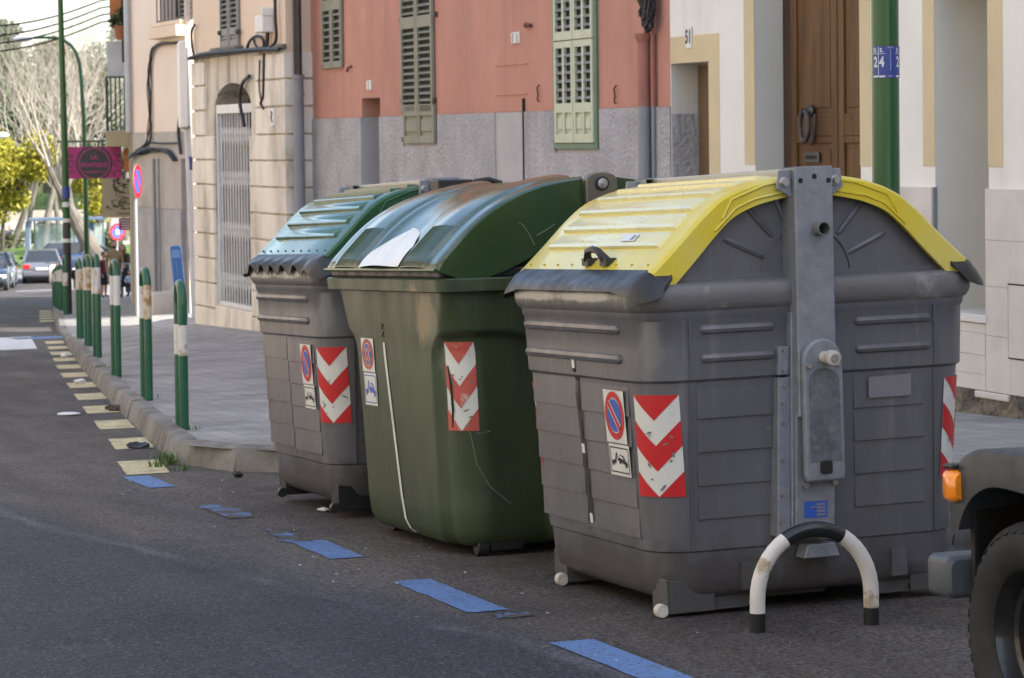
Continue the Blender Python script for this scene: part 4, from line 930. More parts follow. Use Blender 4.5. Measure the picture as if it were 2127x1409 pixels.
W1, L1 = 1.48, 1.50
PROF = [(.052, .17), (.056, .125), (.070, .098), (.098, .080), (.15, .068), (.255, .058), (.262, .050), (.94, .012), (.952, .0), (1.19, -.006), (1.200, -.012), (1.225, -.014), (1.234, -.024), (1.255, -.032), (1.285, -.034), (1.315, -.030), (1.335, -.016), (1.345, .01)]
RAD = [(.052, .12), (.10, .17), (.26, .19), (.94, .18), (1.19, .17), (1.3, .15), (1.345, .13)]
LIDP = [(.028, 1.388), (.066, 1.422), (.155, 1.505), (.255, 1.602), (.350, 1.675), (.47, 1.722), (.59, 1.745), (.675, 1.752)]
def grey_bin(name, label, u, s, yaw, roll, zoff, m_lid, flap_waves, front):
    o = bin_frame(name, label, u, s, yaw, roll, zoff, 'grey side-loading containers'); W, L = W1, L1; sh = Shell(W, L, PROF, RAD)
    st = lambda y, z, off: sh.street(y, z, off); en = lambda x, z, off: sh.end(x, z, off)
    # tub
    zs = sorted({p[0] for p in PROF} | {.5, .7, 1.07})
    g = MB(); zz = [z for z in zs if z <= 1.2251]
    g.ring_loft([sh.ring(z) for z in zz], True, False)
    # moulded clapboard steps, street face in two columns, end face either side of the arm
    for k in range(6):
        zt = .935-.124*k
        if zt-.124 > .265: wedge(g, st, .80, L-.17, zt-.124-.004, zt, .008)
        zt -= .012
        if zt-.124 > .265 and k < 5: wedge(g, st, .235, .785, zt-.124, zt, .008)
    for k in range(4):
        zt = .925-.135*k; wedge(g, en, .215, .545, zt-.135, zt-.012, .007); wedge(g, en, .915, 1.235, zt-.135, zt-.012, .007)
    # far faces for any other viewpoint
    wb = lambda y, z, off: Vector((W-sh.e(z)+off, y, z)); fe = lambda x, z, off: Vector((x, L-sh.e(z)+off, z))
    for k in range(5): wedge(g, wb, .2, L-.2, .935-.124*(k+1), .935-.124*k, .016); wedge(g, fe, .215, 1.26, .925-.13*(k+1), .925-.13*k-.01, .012)
    for z in (1.155, 1.035): pill(g, st, .27, L-.17, z, .021)
    for z in (1.15, 1.035): pill(g, en, .245, .545, z, .019); pill(g, en, .935, 1.255, z, .019)
    # fine moulding lines and vent notches
    for x in (.185, 1.285): g.bar(en(x, .265, .003), en(x, .94, .003), .006, .006); g.bar(en(x, .955, .003), en(x, 1.2, .003), .006, .006)
    for x in (.40, 1.08): g.box((x, .05, .09), (x+.07, .085, .20))
    body = g.build('tub', M_bin, o, 38)
    g = MB(); g.ring_loft([sh.ring(z, n=9) for z in [p[0] for p in PROF if p[0] >= 1.225]], False, True); g.build('rim', M_binrim, o, 50)
    # arched end panels and roof under the lids
    ap = smoothprof([(.03, 1.335), (.09, 1.382), (.19, 1.468), (.30, 1.565), (.40, 1.628), (.52, 1.672), (.74, 1.70)], 3)
    full = ap+[(W-x, z) for x, z in reversed(ap[:-1])]
    g = MB()
    g.ring_loft([[(x, y, z) for x, z in full] for y in (.045, L-.045)], True, True)
    for y0_, sg in ((.045, -1), (L-.045, 1)):
        g.box((.06, min(y0_, y0_+sg*.014), 1.335), (W-.06, max(y0_, y0_+sg*.014), 1.365))
        cx = W/2
        for a, r0, r1 in ((24, .20, .40), (48, .22, .42), (68, .22, .36), (112, .22, .36), (132, .22, .42), (156, .20, .40)):
            d_ = Vector((math.cos(R(a)), 0, math.sin(R(a)))); p0 = Vector((cx, y0_+sg*.002, 1.345)); g.tube([p0+d_*r0, p0+d_*(r0+.02), p0+d_*(r1-.02), p0+d_*r1], [.006, .013, .013, .005], 6)
        pts = [(cx+.2*math.cos(R(a)), y0_+sg*.001, 1.35+.2*math.sin(R(a))) for a in range(0, 181, 12)]; g.tube(pts, .008, 5)
    g.build('arched_end', M_bin, o, 35)
    # two lids, street side and house side
    lp = smoothprof(LIDP, 4)
    def lid(mirror):
        X = (lambda x: W-x) if mirror else (lambda x: x)
        g = MB(); n = len(lp); y0_, y1_ = -.015, L+.015
        nrm = []
        for i in range(n):
            a, c = lp[max(i-1, 0)], lp[min(i+1, n-1)]; d_ = Vector((c[0]-a[0], c[1]-a[1])).normalized(); nrm.append(Vector((-d_.y, d_.x)))
        outer = lp; wid = .112
        inner = [(lp[i][0]-nrm[i].x*lerp(wid, .082, i/(n-1)), lp[i][1]-nrm[i].y*lerp(wid, .082, i/(n-1))) for i in range(n)]
        crown = [(-.0, 0), (.012, -.0)]
        ys = [y0_, y0_+.012, y0_+.03, .5, 1.0, y1_-.03, y1_-.012, y1_]
        dz = [-.014, -.004, 0, 0, 0, 0, -.004, -.014]
        rows = [[(X(x+nrm[i].x*dz[j]), y, z+nrm[i].y*dz[j]) for i, (x, z) in enumerate(outer)] for j, y in enumerate(ys)]
        g.ring_loft(rows, False, False, closed=False)
        for y, j in ((y0_, 0), (y1_, -1)):       # folded flange on each end
            top = rows[j]
            for i in range(n-1): g.add([top[i], top[i+1], (X(inner[i+1][0]), y, inner[i+1][1]), (X(inner[i][0]), y, inner[i][1])], [(0, 1, 2, 3)])
            yy = y+(.02 if j == 0 else -.02)
            for i in range(n-1): g.add([(X(inner[i][0]), y, inner[i][1]), (X(inner[i+1][0]), y, inner[i+1][1]), (X(inner[i+1][0]), yy, inner[i+1][1]), (X(inner[i][0]), yy, inner[i][1])], [(0, 1, 2, 3)])
            i = n-1; g.add([top[i], (top[i][0], yy, top[i][2]), (X(inner[i][0]), yy, inner[i][1]), (X(inner[i][0]), y, inner[i][1])], [(0, 1, 2, 3)])
            # pressed bead near the top of the flange
            bead = [Vector((X(lerp(outer[i][0], inner[i][0], t)), y+(-.002 if j == 0 else .002), lerp(outer[i][1], inner[i][1], t))) for i, t in [(int(n*.50), .72), (int(n*.62), .30), (int(n*.78), .22), (n-3, .22), (n-2, .35), (n-2, .62), (n-4, .74), (int(n*.72), .70), (int(n*.60), .72), (int(n*.42), .84)]]
            g.tube(bead, .006, 5)
        # underside
        rows2 = [[(X(x-nrm[i].x*.008), y, z-nrm[i].y*.008) for i, (x, z) in enumerate(outer)] for y in (y0_+.02, y1_-.02)]
        g.ring_loft(rows2, False, False, closed=False)
        lo = g.build('lid', m_lid, o, 30)
        # stepped pressed panels across the lid
        cum = [0]
        for i in range(1, n): cum.append(cum[-1]+math.hypot(lp[i][0]-lp[i-1][0], lp[i][1]-lp[i-1][1]))
        def on(t, lift):
            q = t*cum[-1]
            for i in range(n-1):
                if q <= cum[i+1]+1e-9:
                    f_ = (q-cum[i])/(cum[i+1]-cum[i]); x, z = lerp(lp[i][0], lp[i+1][0], f_), lerp(lp[i][1], lp[i+1][1], f_); nn = nrm[i].lerp(nrm[i+1], f_); return x+nn.x*lift, z+nn.y*lift
        for k in range(6):
            t0, t1 = .175+.136*k, .175+.136*(k+1)-.006
            if t1 > .995: t1 = .995
            g = MB(); ya, yb = .13+.0*k, L-.13; sl_ = .035
            qs = []
            for t, l_, ins in ((t0, -.002, 0), (t0+.006, .013, .004), (t0+.02, .015, .006), (lerp(t0, t1, .35), .011, .012), (lerp(t0, t1, .7), .006, .022), (t1, -.001, sl_)):
                x, z = on(t, l_); x2, z2 = on(t, -.003); qs.append([(X(x2), ya-.008, z2), (X(x), ya+ins, z), (X(x), yb-ins, z), (X(x2), yb+.008, z2)])
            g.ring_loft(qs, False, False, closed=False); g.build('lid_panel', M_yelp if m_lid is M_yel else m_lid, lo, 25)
        # rivet notches along the lower edge
        g = MB()
        for k in range(9):
            y = lerp(.08, L-.08, k/8); x, z = on(.055, .002); g.ball((X(x), y, z-.002), .0055, 6, sc=(1.4, .6, 1))
        rv = g.build('rivet', mat('lid_rivet_ochre', (.36, .30, .04), .5) if m_lid is M_yel else M_glossg, lo); rv['kind'] = 'stuff'
        # rubber skirt from the lid edge down over the rim, folded round the ends
        g = MB(); rg = random.Random(int(s*10)+mirror)
        sec = [(-.055, 1.404), (-.028, 1.388), (.0, 1.372), (.030, 1.350), (.048, 1.330), (.056, 1.312), (.051, 1.309), (.02, 1.338), (-.03, 1.352)]
        path_ = []                                  # (x, y, outward x, outward y, droop, fade, wave phase)
        R_ = .055; cx_, y_a, y_b = .050, .040, L-.040
        for k in range(7): q = 1-k/6; path_.append((cx_+.06*q, y_a-R_, 0, -1, .022*(1-q), q, None))
        for k in range(1, 9): th = math.pi/2*k/8; path_.append((cx_-R_*math.sin(th), y_a-R_*math.cos(th), -math.sin(th), -math.cos(th), .022+.022*math.sin(2*th), 0, None))
        NS = 78
        for k in range(1, NS): path_.append((cx_-R_, lerp(y_a, y_b, k/NS), -1, 0, .022*max(0, 1-min(k, NS-k)/9), 0, k))
        for k in range(8, 0, -1): th = math.pi/2*k/8; path_.append((cx_-R_*math.sin(th), y_b+R_*math.cos(th), -math.sin(th), math.cos(th), .022+.022*math.sin(2*th), 0, None))
        for k in range(6, -1, -1): q = 1-k/6; path_.append((cx_+.06*q, y_b+R_, 0, 1, .022*(1-q), q, None))
        rows = []
        for x_, y_, ox, oy, dr, fd, ph in path_:
            w_ = flap_waves*math.sin(ph*.48+.4*math.sin(ph*.13))*min(1, min(ph, NS-ph)/9) if ph else 0
            rw = []
            for o_, z_ in sec:
                f_ = max(0, o_/.056); oo = o_*(1-.55*fd) if o_ > 0 else o_; zz_ = z_-dr*f_+w_*1.2*f_*f_+.05*fd*f_
                rw.append((X(x_+ox*(oo+.25*w_*f_)), y_+oy*(oo*.8), zz_))
            rows.append(rw)
        g.ring_loft(rows, True, True, closed=True)
        g.build('rubber_skirt', M_rubber, o, 70)
        return lo, on
    lidS, on = lid(False); lid(True)
    # grip on the street lid
    x, z = on(.07, .0); g = MB(); y = .62 if front else 1.5
    g.tube([(x-.006, y-.105, z+.004), (x-.018, y-.095, z+.018), (x-.030, y-.06, z+.05), (x-.032, y-.0, z+.058), (x-.030, y+.06, z+.05), (x-.018, y+.095, z+.018), (x-.006, y+.105, z+.004)], [.02, .02, .016, .015, .016, .02, .02], 6)
    for q in (-.1, .1): g.box((x-.03, y+q-.035, z-.012), (x+.02, y+q+.035, z+.02))
    if front: g.build('lid_grip', M_rubber, lidS, 40)
    if front:
        x0_, z0_ = on(.215, .0165); x1_, z1_ = on(.275, .0105); g = MB(); g.add([(x0_, .56, z0_), (x0_, .41, z0_), (x1_, .44, z1_), (x1_, .59, z1_)], [(0, 1, 2, 3)])
        q = g.build('bar_code_label', mat('pale_label', (.62, .62, .66), .4), lidS)
        g = MB()
        for k in range(3): xx, zz_ = on(.226+.013*k, .0172-.0012*k); x2, z2 = on(.233+.013*k, .0166-.0012*k); g.add([(xx, .47, zz_), (xx, .44, zz_), (x2, .445, z2), (x2, .475, z2)], [(0, 1, 2, 3)])
        g.build('bar_code', M_ink, q)
    # ridge beam between the arms
    g = MB(); g.box((W/2-.058, .0, 1.738), (W/2+.03, L, 1.782)); g.build('ridge_beam', M_alu, o, bevel=.006)
    # ---- lifting arms on both ends
    def arm(far):
        Y = (lambda y: L-y) if far else (lambda y: y); a = .642
        fnx = lambda x, z, d_: (x, Y(d_), z)
        g = MB()
        lean = lambda z: -.028*(1.78-z)/1.26
        def P(x, z): return (x+lean(z), z)
        y_out, y_in = -.085, -.012
        poly = [P(.642, .78), P(.809, .78), P(.809, 1.785), P(.642, 1.785)]
        g.prism(poly, fnx, y_out, y_out+.008); 
        for x in (.642, .801): g.prism([P(x, .78), P(x+.008, .78), P(x+.008, 1.785), P(x, 1.785)], fnx, y_out+.008, .045)
        g.prism([P(.642, 1.777), P(.809, 1.777), P(.809, 1.785), P(.642, 1.785)], fnx, y_out+.008, .045)
        # ears with bolts
        for x0_, x1_ in ((.575, .640), (.811, .872)):
            ear = [(x0_, 1.70), (x1_, 1.66), (x1_, 1.775), (x0_+.01, 1.775)] if x0_ < .7 else [(x0_, 1.66), (x1_, 1.70), (x1_-.01, 1.775), (x0_, 1.775)]
            g.prism(ear, fnx, -.05, -.04)
        # lower plate
        g.prism([(.594, .303), (.768, .300), (.79, .80), (.618, .80)], fnx, -.06, .045)
        # left rail with bolts
        g.prism([(.528, .30), (.585, .30), (.610, .94), (.558, .94)], fnx, -.03, .045)
        g.prism([(.560, .95), (.606, .95), (.612, 1.065), (.566, 1.065)], fnx, -.03, .045)
        g.prism([(.585, .31), (.594, .31), (.645, 1.2), (.618, 1.2)], fnx, -.045, .045)
        g.prism([(.64, .205), (.80, .205), (.78, .26), (.66, .26)], fnx, -.035, .05)
        ar = g.build('lifting_arm', M_galv, o, bevel=.003, seg=1)
        # bracket with rounded head and rubbed recess
        g = MB(); cx0, cx1 = .623, .800; xc, zc_, rr = .7165, 1.0, .089
        head = [(xc+rr*math.cos(R(t))*1.0, zc_+rr*math.sin(R(t))*1.05) for t in range(0, 181, 12)]
        poly = [(.800-.006, .52), (.800, .55), (.8055, 1.0)]+head[1:-1]+[(.6275, 1.0), (.622, .55), (.628, .52)]
        g.prism(poly, fnx, -.118, -.084)
        g.build('arm_bracket', M_galv, ar, bevel=.010)
        g = MB(); hd = [(xc+.068*math.cos(R(t)), .92+.055*math.sin(R(t))) for t in range(0, 181, 15)]
        g.prism([(.782, .60), (.7845, .92)]+hd[1:-1]+[(.6485, .92), (.645, .60)], fnx, -.1205, -.117); g.build('rubbed_recess', M_galvd, ar)
        g = MB(); q = rrect(.685, .738, .550, .603, .012, 4); g.prism(q, fnx, -.1235, -.119); g.build('square_hole', M_dark, ar)
        # trunnion pin and bolts, pipe stub
        g = MB(); sg = 1 if not far else -1
        g.lathe([(.024, 0), (.024, .05), (.030, .055), (.031, .085), (.020, .088)], (.722, Y(-.118), 1.018), (0, -sg, 0), 16, 0); g.build('trunnion_pin', M_nylon, ar, 40)
        BL = [([(.016, 0), (.016, .012)], .722, -.205, 1.018)]
        BL += [([(.022, 0), (.022, .006), (.015, .007), (.015, .022)], x, -.05, z) for x, z in ((.606, 1.725), (.836, 1.727))]
        BL += [([(.012, 0), (.010, .01)], x, -.118, z) for x, z in ((.652, .985), (.777, .990))]
        BL += [([(.013, 0), (.013, .02)], x, -.06, z) for x, z in ((.64, .505), (.77, .51))]
        BL += [([(.008, 0), (.007, .008)], x, -.03, z) for x, z in ((.545, .36), (.555, .47), (.563, .61), (.570, .76), (.574, .84), (.581, .91), (.583, .97), (.588, 1.05))]
        for pr_, x, y, z in BL: g = MB(); g.lathe(pr_, (x, Y(y), z), (0, -sg, 0), 10); g.build('bolt', M_bolt, ar, 40)
        g = MB()
        for x, z in ((.664, 1.728), (.726, 1.744), (.789, 1.726)): g.lathe([(.011, 0), (.011, .0015)], (x, Y(-.085), z), (0, -sg, 0), 12)
        g.build('bolt_hole', M_dark, ar)
        g = MB(); rings = []
        for r_, y in ((.029, -.08), (.029, -.145), (.024, -.145), (.024, -.085)): rings.append([(.732+r_*math.cos(k*math.pi/8), Y(y), 1.533+r_*math.sin(k*math.pi/8)) for k in range(16)])
        g.ring_loft(rings, False, False); g.build('pipe_stub', mat('painted_stub', (.14, .15, .14), .5), ar, 40)
        g = MB(); g.lathe([(.024, 0), (.024, .001)], (.732, Y(-.087), 1.533), (0, -sg, 0), 14); g.build('stub_bore', M_dark, ar)
        if not far and front:
            fp = lambda x, z, off: Vector((x, -.0602-off, z))
            p_ = patch(fp, [(.633, .372), (.736, .370), (.738, .436), (.635, .440)], M_blue, 'rating_plate', ar, .002)
            g = MB()
            for k in range(4): g.add([fp(.688, .378+.014*k, .0035), fp(.728, .378+.014*k, .0035), fp(.728, .387+.014*k, .0035), fp(.688, .387+.014*k, .0035)], [(0, 1, 2, 3)])
            g.add([fp(.66, .412, .0035), fp(.684, .412, .0035), fp(.684, .418, .0035), fp(.66, .418, .0035)], [(0, 1, 2, 3)])
            g.build('plate_fields', M_palep, p_)
    arm(False); arm(True)
    # feet with rollers
    M_ft = mat('grey_foot', (.06, .06, .062), .6) if front else M_rubber
    for y in (.09, L-.30):
        for xa, sg in ((.085, 1), (W-.085, -1)):
            g = MB(); X = lambda q: xa+sg*q
            g.prism([(X(0), .012), (X(.012), .012), (X(.012), .15), (X(0), .15)], lambda x, z, d_: (x, y+d_, z), 0, .15)
            g.prism([(X(.012), .012), (X(.21), .012), (X(.21), .115), (X(.012), .15)], lambda x, z, d_: (x, y+d_, z), 0, .012)
            g.prism([(X(.21), .012), (X(.36), .012), (X(.46), .105), (X(.21), .105)], lambda x, z, d_: (x, y+.02+d_, z), 0, .01)
            g.prism([(X(.012), .012), (X(.36), .012), (X(.36), .02), (X(.012), .02)], lambda x, z, d_: (x, y+.012+d_, z), 0, .13)
            g.build('foot_bracket', M_ft, o, bevel=.003, seg=1)
    g = MB(); g.box((.55, .16, .035), (.83, .26, .085)); g.build('drain_cover', M_ft, o, bevel=.01)
    for y in (.11, L-.28):
        g = MB(); g.tube([(.066, y-.02, .028), (.066, y+.02, .028)], .028, 14); g.build('roller', M_nylon if front else M_rubber, o, 40, bevel=.004)
    # ---- stickers
    pm = [(False, False), (True, False), (False, True), (True, True)]
    for mx_, my_ in pm: chevron(o, sh, -.125, .088, .485, .895, mx_, my_, M_red, 9 if (not mx_ and not my_) else 2, 3 if front else 8)
    no_park(o, st_sticker(sh), .485, .268, .553, .688, .905) if True else None
    if front:
        f = st_sticker(sh)
        for z0_, z1_, m_ in ((1.02-.04, 1.025, M_stw), (.66, .98, M_black), (.62, .66, M_stw), (.365, .62, M_black), (.325, .365, M_stw)):
            y_ = lambda z: lerp(.745, .795, (z-.33)/.7)
            n_ = 6
            g = MB(); g.grid(lambda i, j: f(y_(lerp(z0_, z1_, j))+(.016 if i else -.016), lerp(z0_, z1_, j), .004), 1, n_); g.build('tape_mark', m_, o)
        fe_ = lambda x, z, off: sh.end(x, z, off+.013)
        patch(fe_, [(.977, .832), (1.172, .832), (1.172, .922), (.977, .918)], M_palep, 'blank_label', o, .004)
    return o
def st_sticker(sh):
    def f(y, z, off):
        # follow the moulded steps
        return sh.street(y, z, off+(.0085 if .25 < z < .925 else 0))
    return f
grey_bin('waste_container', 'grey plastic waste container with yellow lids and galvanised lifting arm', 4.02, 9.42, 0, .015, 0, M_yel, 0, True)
b3 = grey_bin('waste_container', 'grey plastic waste container with shiny green lids and wavy rubber skirt', 3.92, 13.78, .02, .01, .03, M_glossg2, .026, False)
b3.scale = (1, .95, 1.035)

# ------------------------------------------------------------------ green container
def green_bin():
    u, s, yaw = 3.88, 11.62, .02; W, L = 1.65, 1.80
    o = bin_frame('waste_container', 'dark green waste container with glossy curved lid and steel end plate', u, s, yaw, 0, 0)
    prof = [(.04, .20), (.05, .15), (.075, .120), (.12, .100), (.22, .090), (1.0, .058), (1.20, .045), (1.285, .04)]
    rad = [(.04, .14), (.12, .2), (.3, .22), (1.0, .20), (1.18, .12), (1.285, .06)]
    sh = Shell(W, L, prof, rad); st = lambda y, z, off: sh.street(y, z, off)
    base_pt = sh.pt
    def sst(x): x = max(0, min(1, x)); return x*x*(3-2*x)
    def depth(t, z):
        if z > 1.12: return 0
        q = abs((t-.125)/.335)
        ztop = 1.10-.22*max(0, 1-(max(0, 1-q**3.2))**(1/3.2)) if q < 1 else .2
        return .040*sst(min((1-q)*.335, ztop-z)/.035)
    sh.pt = lambda t, z, off=0, mx=False, my=False: base_pt(t, z, off-depth(t, z), mx, my)
    zs = [.04, .05, .075, .12, .22]+[.22+.04*k for k in range(1, 20)]+[1.0+.012*k for k in range(1, 12)]+[1.16, 1.20, 1.285]
    def loop(z):
        e, r = sh.e(z), sh.r(z); h_ = r*math.pi/4; TL = L/2-e-r+h_; TR = W/2-e-r+h_
        ts = sorted({-TL, TR} | {-TL+(TL-.30)*k/6 for k in range(1, 7)} | {-.30+.018*k for k in range(0, 50) if -.30+.018*k < TR-.02}); N_ = 70
        ts = [lerp(-TL, -.26, k/8) for k in range(8)]+[lerp(-.26, .50, k/52) for k in range(52)]+[lerp(.50, TR, k/4) for k in range(5)]
        out = [sh.pt(t, z) for t in ts]+[sh.pt(t, z, 0, True, False) for t in reversed(ts[:-1])]+[sh.pt(t, z, 0, True, True) for t in ts[1:]]+[sh.pt(t, z, 0, False, True) for t in reversed(ts[1:-1])]
        return out
    g = MB(); g.ring_loft([loop(z) for z in zs], True, True); g.build('tub', M_bing, o, 50)
    # rim lip
    lip = Shell(W, L, [(1.285, -.0), (1.29, -.008), (1.345, -.012), (1.352, -.004), (1.355, .05)], [(1.285, .05), (1.355, .05)])
    g = MB(); g.ring_loft([lip.ring(z, n=5) for z in (1.285, 1.29, 1.345, 1.352, 1.355)], True, True); g.build('rim', M_bing, o, 30)
    g = MB(); g.box((.012, .03, 1.352), (W-.02, L-.03, 1.402)); g.build('rim_seal', M_rubber, o, bevel=.012)
    # upper body behind the lid: a wedge rising to the ridge
    pf = [(.03, 1.35), (W-.03, 1.35), (W-.10, 1.45), (W-.35, 1.68), (W-.62, 1.79), (W/2, 1.80), (W/2-.06, 1.66), (.55, 1.48), (.30, 1.39)]
    g = MB(); g.ring_loft([[(x, y, z) for x, z in pf] for y in (.20, L-.20)]); g.build('hood', M_bing, o, 20, bevel=.01)
    # back lid
    bp = smoothprof([(W+.0, 1.37), (W-.06, 1.49), (W-.24, 1.665), (W-.46, 1.775), (W-.74, 1.825)], 4)
    g = MB(); g.ring_loft([[(x, y, z) for x, z in bp]+[(W-.74, y, 1.62), (W-.4, y, 1.47), (W-.15, y, 1.365)] for y in (.02, L-.02)]); g.build('lid', M_glossg, o, 30)
    # street lid: end cheeks and a crowned skin with two raised bands and a valley
    tp = smoothprof([(-.015, 1.392), (.018, 1.445), (.075, 1.505), (.155, 1.585), (.26, 1.668), (.37, 1.73), (.49, 1.778), (.61, 1.808), (.745, 1.827)], 4)
    bt = smoothprof([(-.015, 1.392), (.055, 1.366), (.127, 1.345), (.225, 1.348), (.374, 1.398), (.49, 1.455), (.60, 1.520), (.70, 1.585), (.745, 1.62)], 4)
    n = len(tp); nr = []
    for i in range(n):
        a, c = tp[max(i-1, 0)], tp[min(i+1, n-1)]; d_ = Vector((c[0]-a[0], c[1]-a[1])).normalized(); nr.append(Vector((-d_.y, d_.x)))
    def h(y, i):
        v = y/L; t = i/(n-1); r_ = 0
        band = max(0, 1-abs(v-.20)/.115)**.35 if abs(v-.20) < .115 else 0
        band2 = max(0, 1-abs(v-.80)/.115)**.35 if abs(v-.80) < .115 else 0
        r_ += .020*max(band, band2)*(1 if t > .02 else 0)
        if abs(v-.5) < .15: r_ += -.016*(1-(abs(v-.5)/.15)**4)*min(1, t*8)
        # hollow for the foot-plate sticker
        return r_-.014*max(0, (abs(v-.5)-.475)/.025)**2
    ys = [L*k/72 for k in range(73)]
    g = MB(); rows = [[(tp[i][0]+nr[i].x*h(y, i), lerp(.0, L, y/L), tp[i][1]+nr[i].y*h(y, i)) for i in range(n)] for y in ys]
    g.ring_loft(rows, False, False, closed=False)
    for y, j in ((0, 0), (L, -1)):
        r_ = rows[j]
        for i in range(n-1): g.add([r_[i], r_[i+1], (bt[i+1][0], y+(.012 if j == 0 else -.012)*0, bt[i+1][1]), (bt[i][0], y, bt[i][1])], [(0, 1, 2, 3)])
        yy = y+(.03 if j == 0 else -.03)
        for i in range(n-1): g.add([(bt[i][0], y, bt[i][1]), (bt[i+1][0], y, bt[i+1][1]), (bt[i+1][0], yy, bt[i+1][1]), (bt[i][0], yy, bt[i][1])], [(0, 1, 2, 3)])
    g.add([(tp[-1][0], 0, tp[-1][1]), (bt[-1][0], 0, bt[-1][1]), (bt[-1][0], L, bt[-1][1]), (tp[-1][0], L, tp[-1][1])], [(0, 1, 2, 3)])
    rows2 = [[(x, y, z) for x, z in [(a*.9+b_*.1, c*.9+d_*.1) for (a, c), (b_, d_) in zip(tp, bt)]] for y in (.02, L-.02)]
    g.ring_loft(rows2, False, False, closed=False)
    lo = g.build('lid', M_glossg, o, 28)
    g = MB(); g.tube([(-.015, .01, 1.392), (-.015, L-.01, 1.392)], .010, 6); g.build('lid_lip', M_glossg, lo, 40)
    def on(y, t, lift):
        q = t*(n-1); i = min(int(q), n-2); f_ = q-i; hh = lerp(h(y, i), h(y, i+1), f_)+lift
        return Vector((lerp(tp[i][0], tp[i+1][0], f_)+nr[i].x*hh, y, lerp(tp[i][1], tp[i+1][1], f_)+nr[i].y*hh))
    # white half-oval sticker in the valley
    g = MB(); y0_, y1_ = .56, 1.22; rows = []
    for k in range(13):
        a = k/12; hw = max(.05, .5*(y1_-y0_)*math.sqrt(max(0, 1-a**2.6))); yc = lerp(.88, .845, a)
        rows.append([on(lerp(yc-hw, yc+hw, j/8), .035+.36*a, .006+.028*math.sin(math.pi*j/8)*(1-a*.5)) for j in range(9)])
    g.ring_loft(rows, False, False, closed=False); g.build('white_sticker', mat('white_worn_sticker', (.68, .69, .66), .4, var=.05, dirt=(.45, .46, .42), dscale=14, damt=.5, dlo=.55, dhi=.65), lo, 40)
    # fluted grip zones on both bands
    for yc in (.36, 1.44):
        g = MB()
        for k in range(15):
            y = yc+(k-7)*.021
            g.tube([on(y, .04+.035*j, .0005) for j in range(11)], .0016, 4)
        g.build('fluting', M_glossg, lo, 40)
    # scratches on the cheek
    g = MB()
    for pts in ([(.43, 1.60), (.46, 1.56), (.49, 1.50)], [(.50, 1.545), (.56, 1.575), (.6, 1.6)], [(.41, 1.61), (.44, 1.595)]):
        g.tube([(x, -.001, z) for x, z in pts], .0025, 4)
    g.build('scratch', mat('scratch_pale', (.12, .15, .10), .6), lo)
    # end plates of stainless steel with the pivot
    for yy, sg in ((-.01, -1), (L+.01, 1)):
        hd = [(.8265+.0825*math.cos(R(t)), 1.806+.04*math.sin(R(t))) for t in range(0, 181, 15)]
        g = MB(); g.prism([(.909, 1.0)]+hd+[(.744, 1.0)], lambda x, z, d_: (x, yy+sg*d_, z), 0, .045); pl = g.build('end_plate', M_inox, o, bevel=.006)
        g = MB(); g.lathe([(.034, 0), (.034, .012), (.026, .013)], (.826, yy+sg*.045, 1.79), (0, sg, 0), 20); g.build('pivot_ring', M_black, pl, 40)
        g = MB(); g.lathe([(.025, 0), (.025, .012), (.008, .014), (.008, .022)], (.826, yy+sg*.047, 1.79), (0, sg, 0), 16); g.build('pivot_bolt', M_bolt, pl, 40)
    g = MB(); g.box((.60, L-.13, 1.80), (.80, L-.0, 1.862)); g.tube([(.83, L-.05, 1.845), (.92, L-.05, 1.858), (1.0, L-.05, 1.835)], .02, 8); g.build('hinge_block', M_black, o, bevel=.02)
    # feet
    for x, y in ((.26, .22), (.26, L-.3), (W-.3, .22), (W-.3, L-.3)):
        g = MB(); g.tube([(x-.03, y, .045), (x+.03, y, .045)], .045, 12); g.box((x+.035, y-.05, .025), (x+.2, y+.05, .1)); g.build('castor', M_rubber, o, 40, bevel=.005)
    # stickers
    f = lambda y, z, off: sh.street(y, z, off)
    no_park(o, f, 1.405, 1.20, .685, .86, 1.035, True, M_blue, M_redf)
    g = MB()
    path = [(1.025, 1.02), (1.02, .95), (.985, .75), (.94, .5), (.895, .25), (.87, .13), (.845, .085), (.80, .068)]
    for (ya, za), (yb, zb_) in zip(path, path[1:]): g.add([f(ya+.016, za, .004), f(ya-.016, za, .004), f(yb-.016, zb_, .004), f(yb+.016, zb_, .004)], [(0, 1, 2, 3)])
    g.build('tape_mark', M_stw, o)
    # stencilled number, stain under the rim
    tx = MB()
    for k, z in enumerate((1.10, 1.06)): tx.tube([f(1.05, z+.015, .003), f(1.01, z+.015, .003), f(1.05, z-.01, .003), f(1.01, z-.012, .003)], .0025, 4)
    tx.build('stencil', M_dark, o)
    rg = random.Random(4); pts = [(.52, 1.275), (.28, 1.28), (.22, 1.22), (.245, 1.05), (.27, .99), (.30, 1.06), (.33, 1.10), (.40, 1.16), (.44, 1.12), (.50, 1.20)]
    pass
    for mx_, my_ in ((False, False), (True, False), (False, True), (True, True)): chevron(o, sh, -.112, .096, .615, 1.045, mx_, my_, M_redf, 14 if not mx_ and not my_ else 4, 21)
    g = MB(); g.tube([sh.pt(-.090, .93, .006), sh.pt(-.070, .85, .006), sh.pt(-.065, .72, .006), sh.pt(-.075, .63, .006)], [.003, .008, .007, .003], 5); g.build('tear', M_dark, o)
    g = MB(); g.tube([sh.pt(.04, .61, .001), sh.pt(.07, .45, .001), sh.pt(.14, .34, .001), sh.pt(.25, .25, .001)], .003, 4); g.tube([sh.pt(.08, .6, .001), sh.pt(.16, .61, .001)], .003, 4); g.build('scratch', mat('scratch_pale', (.2, .24, .18)), o)
    return o
green_bin()
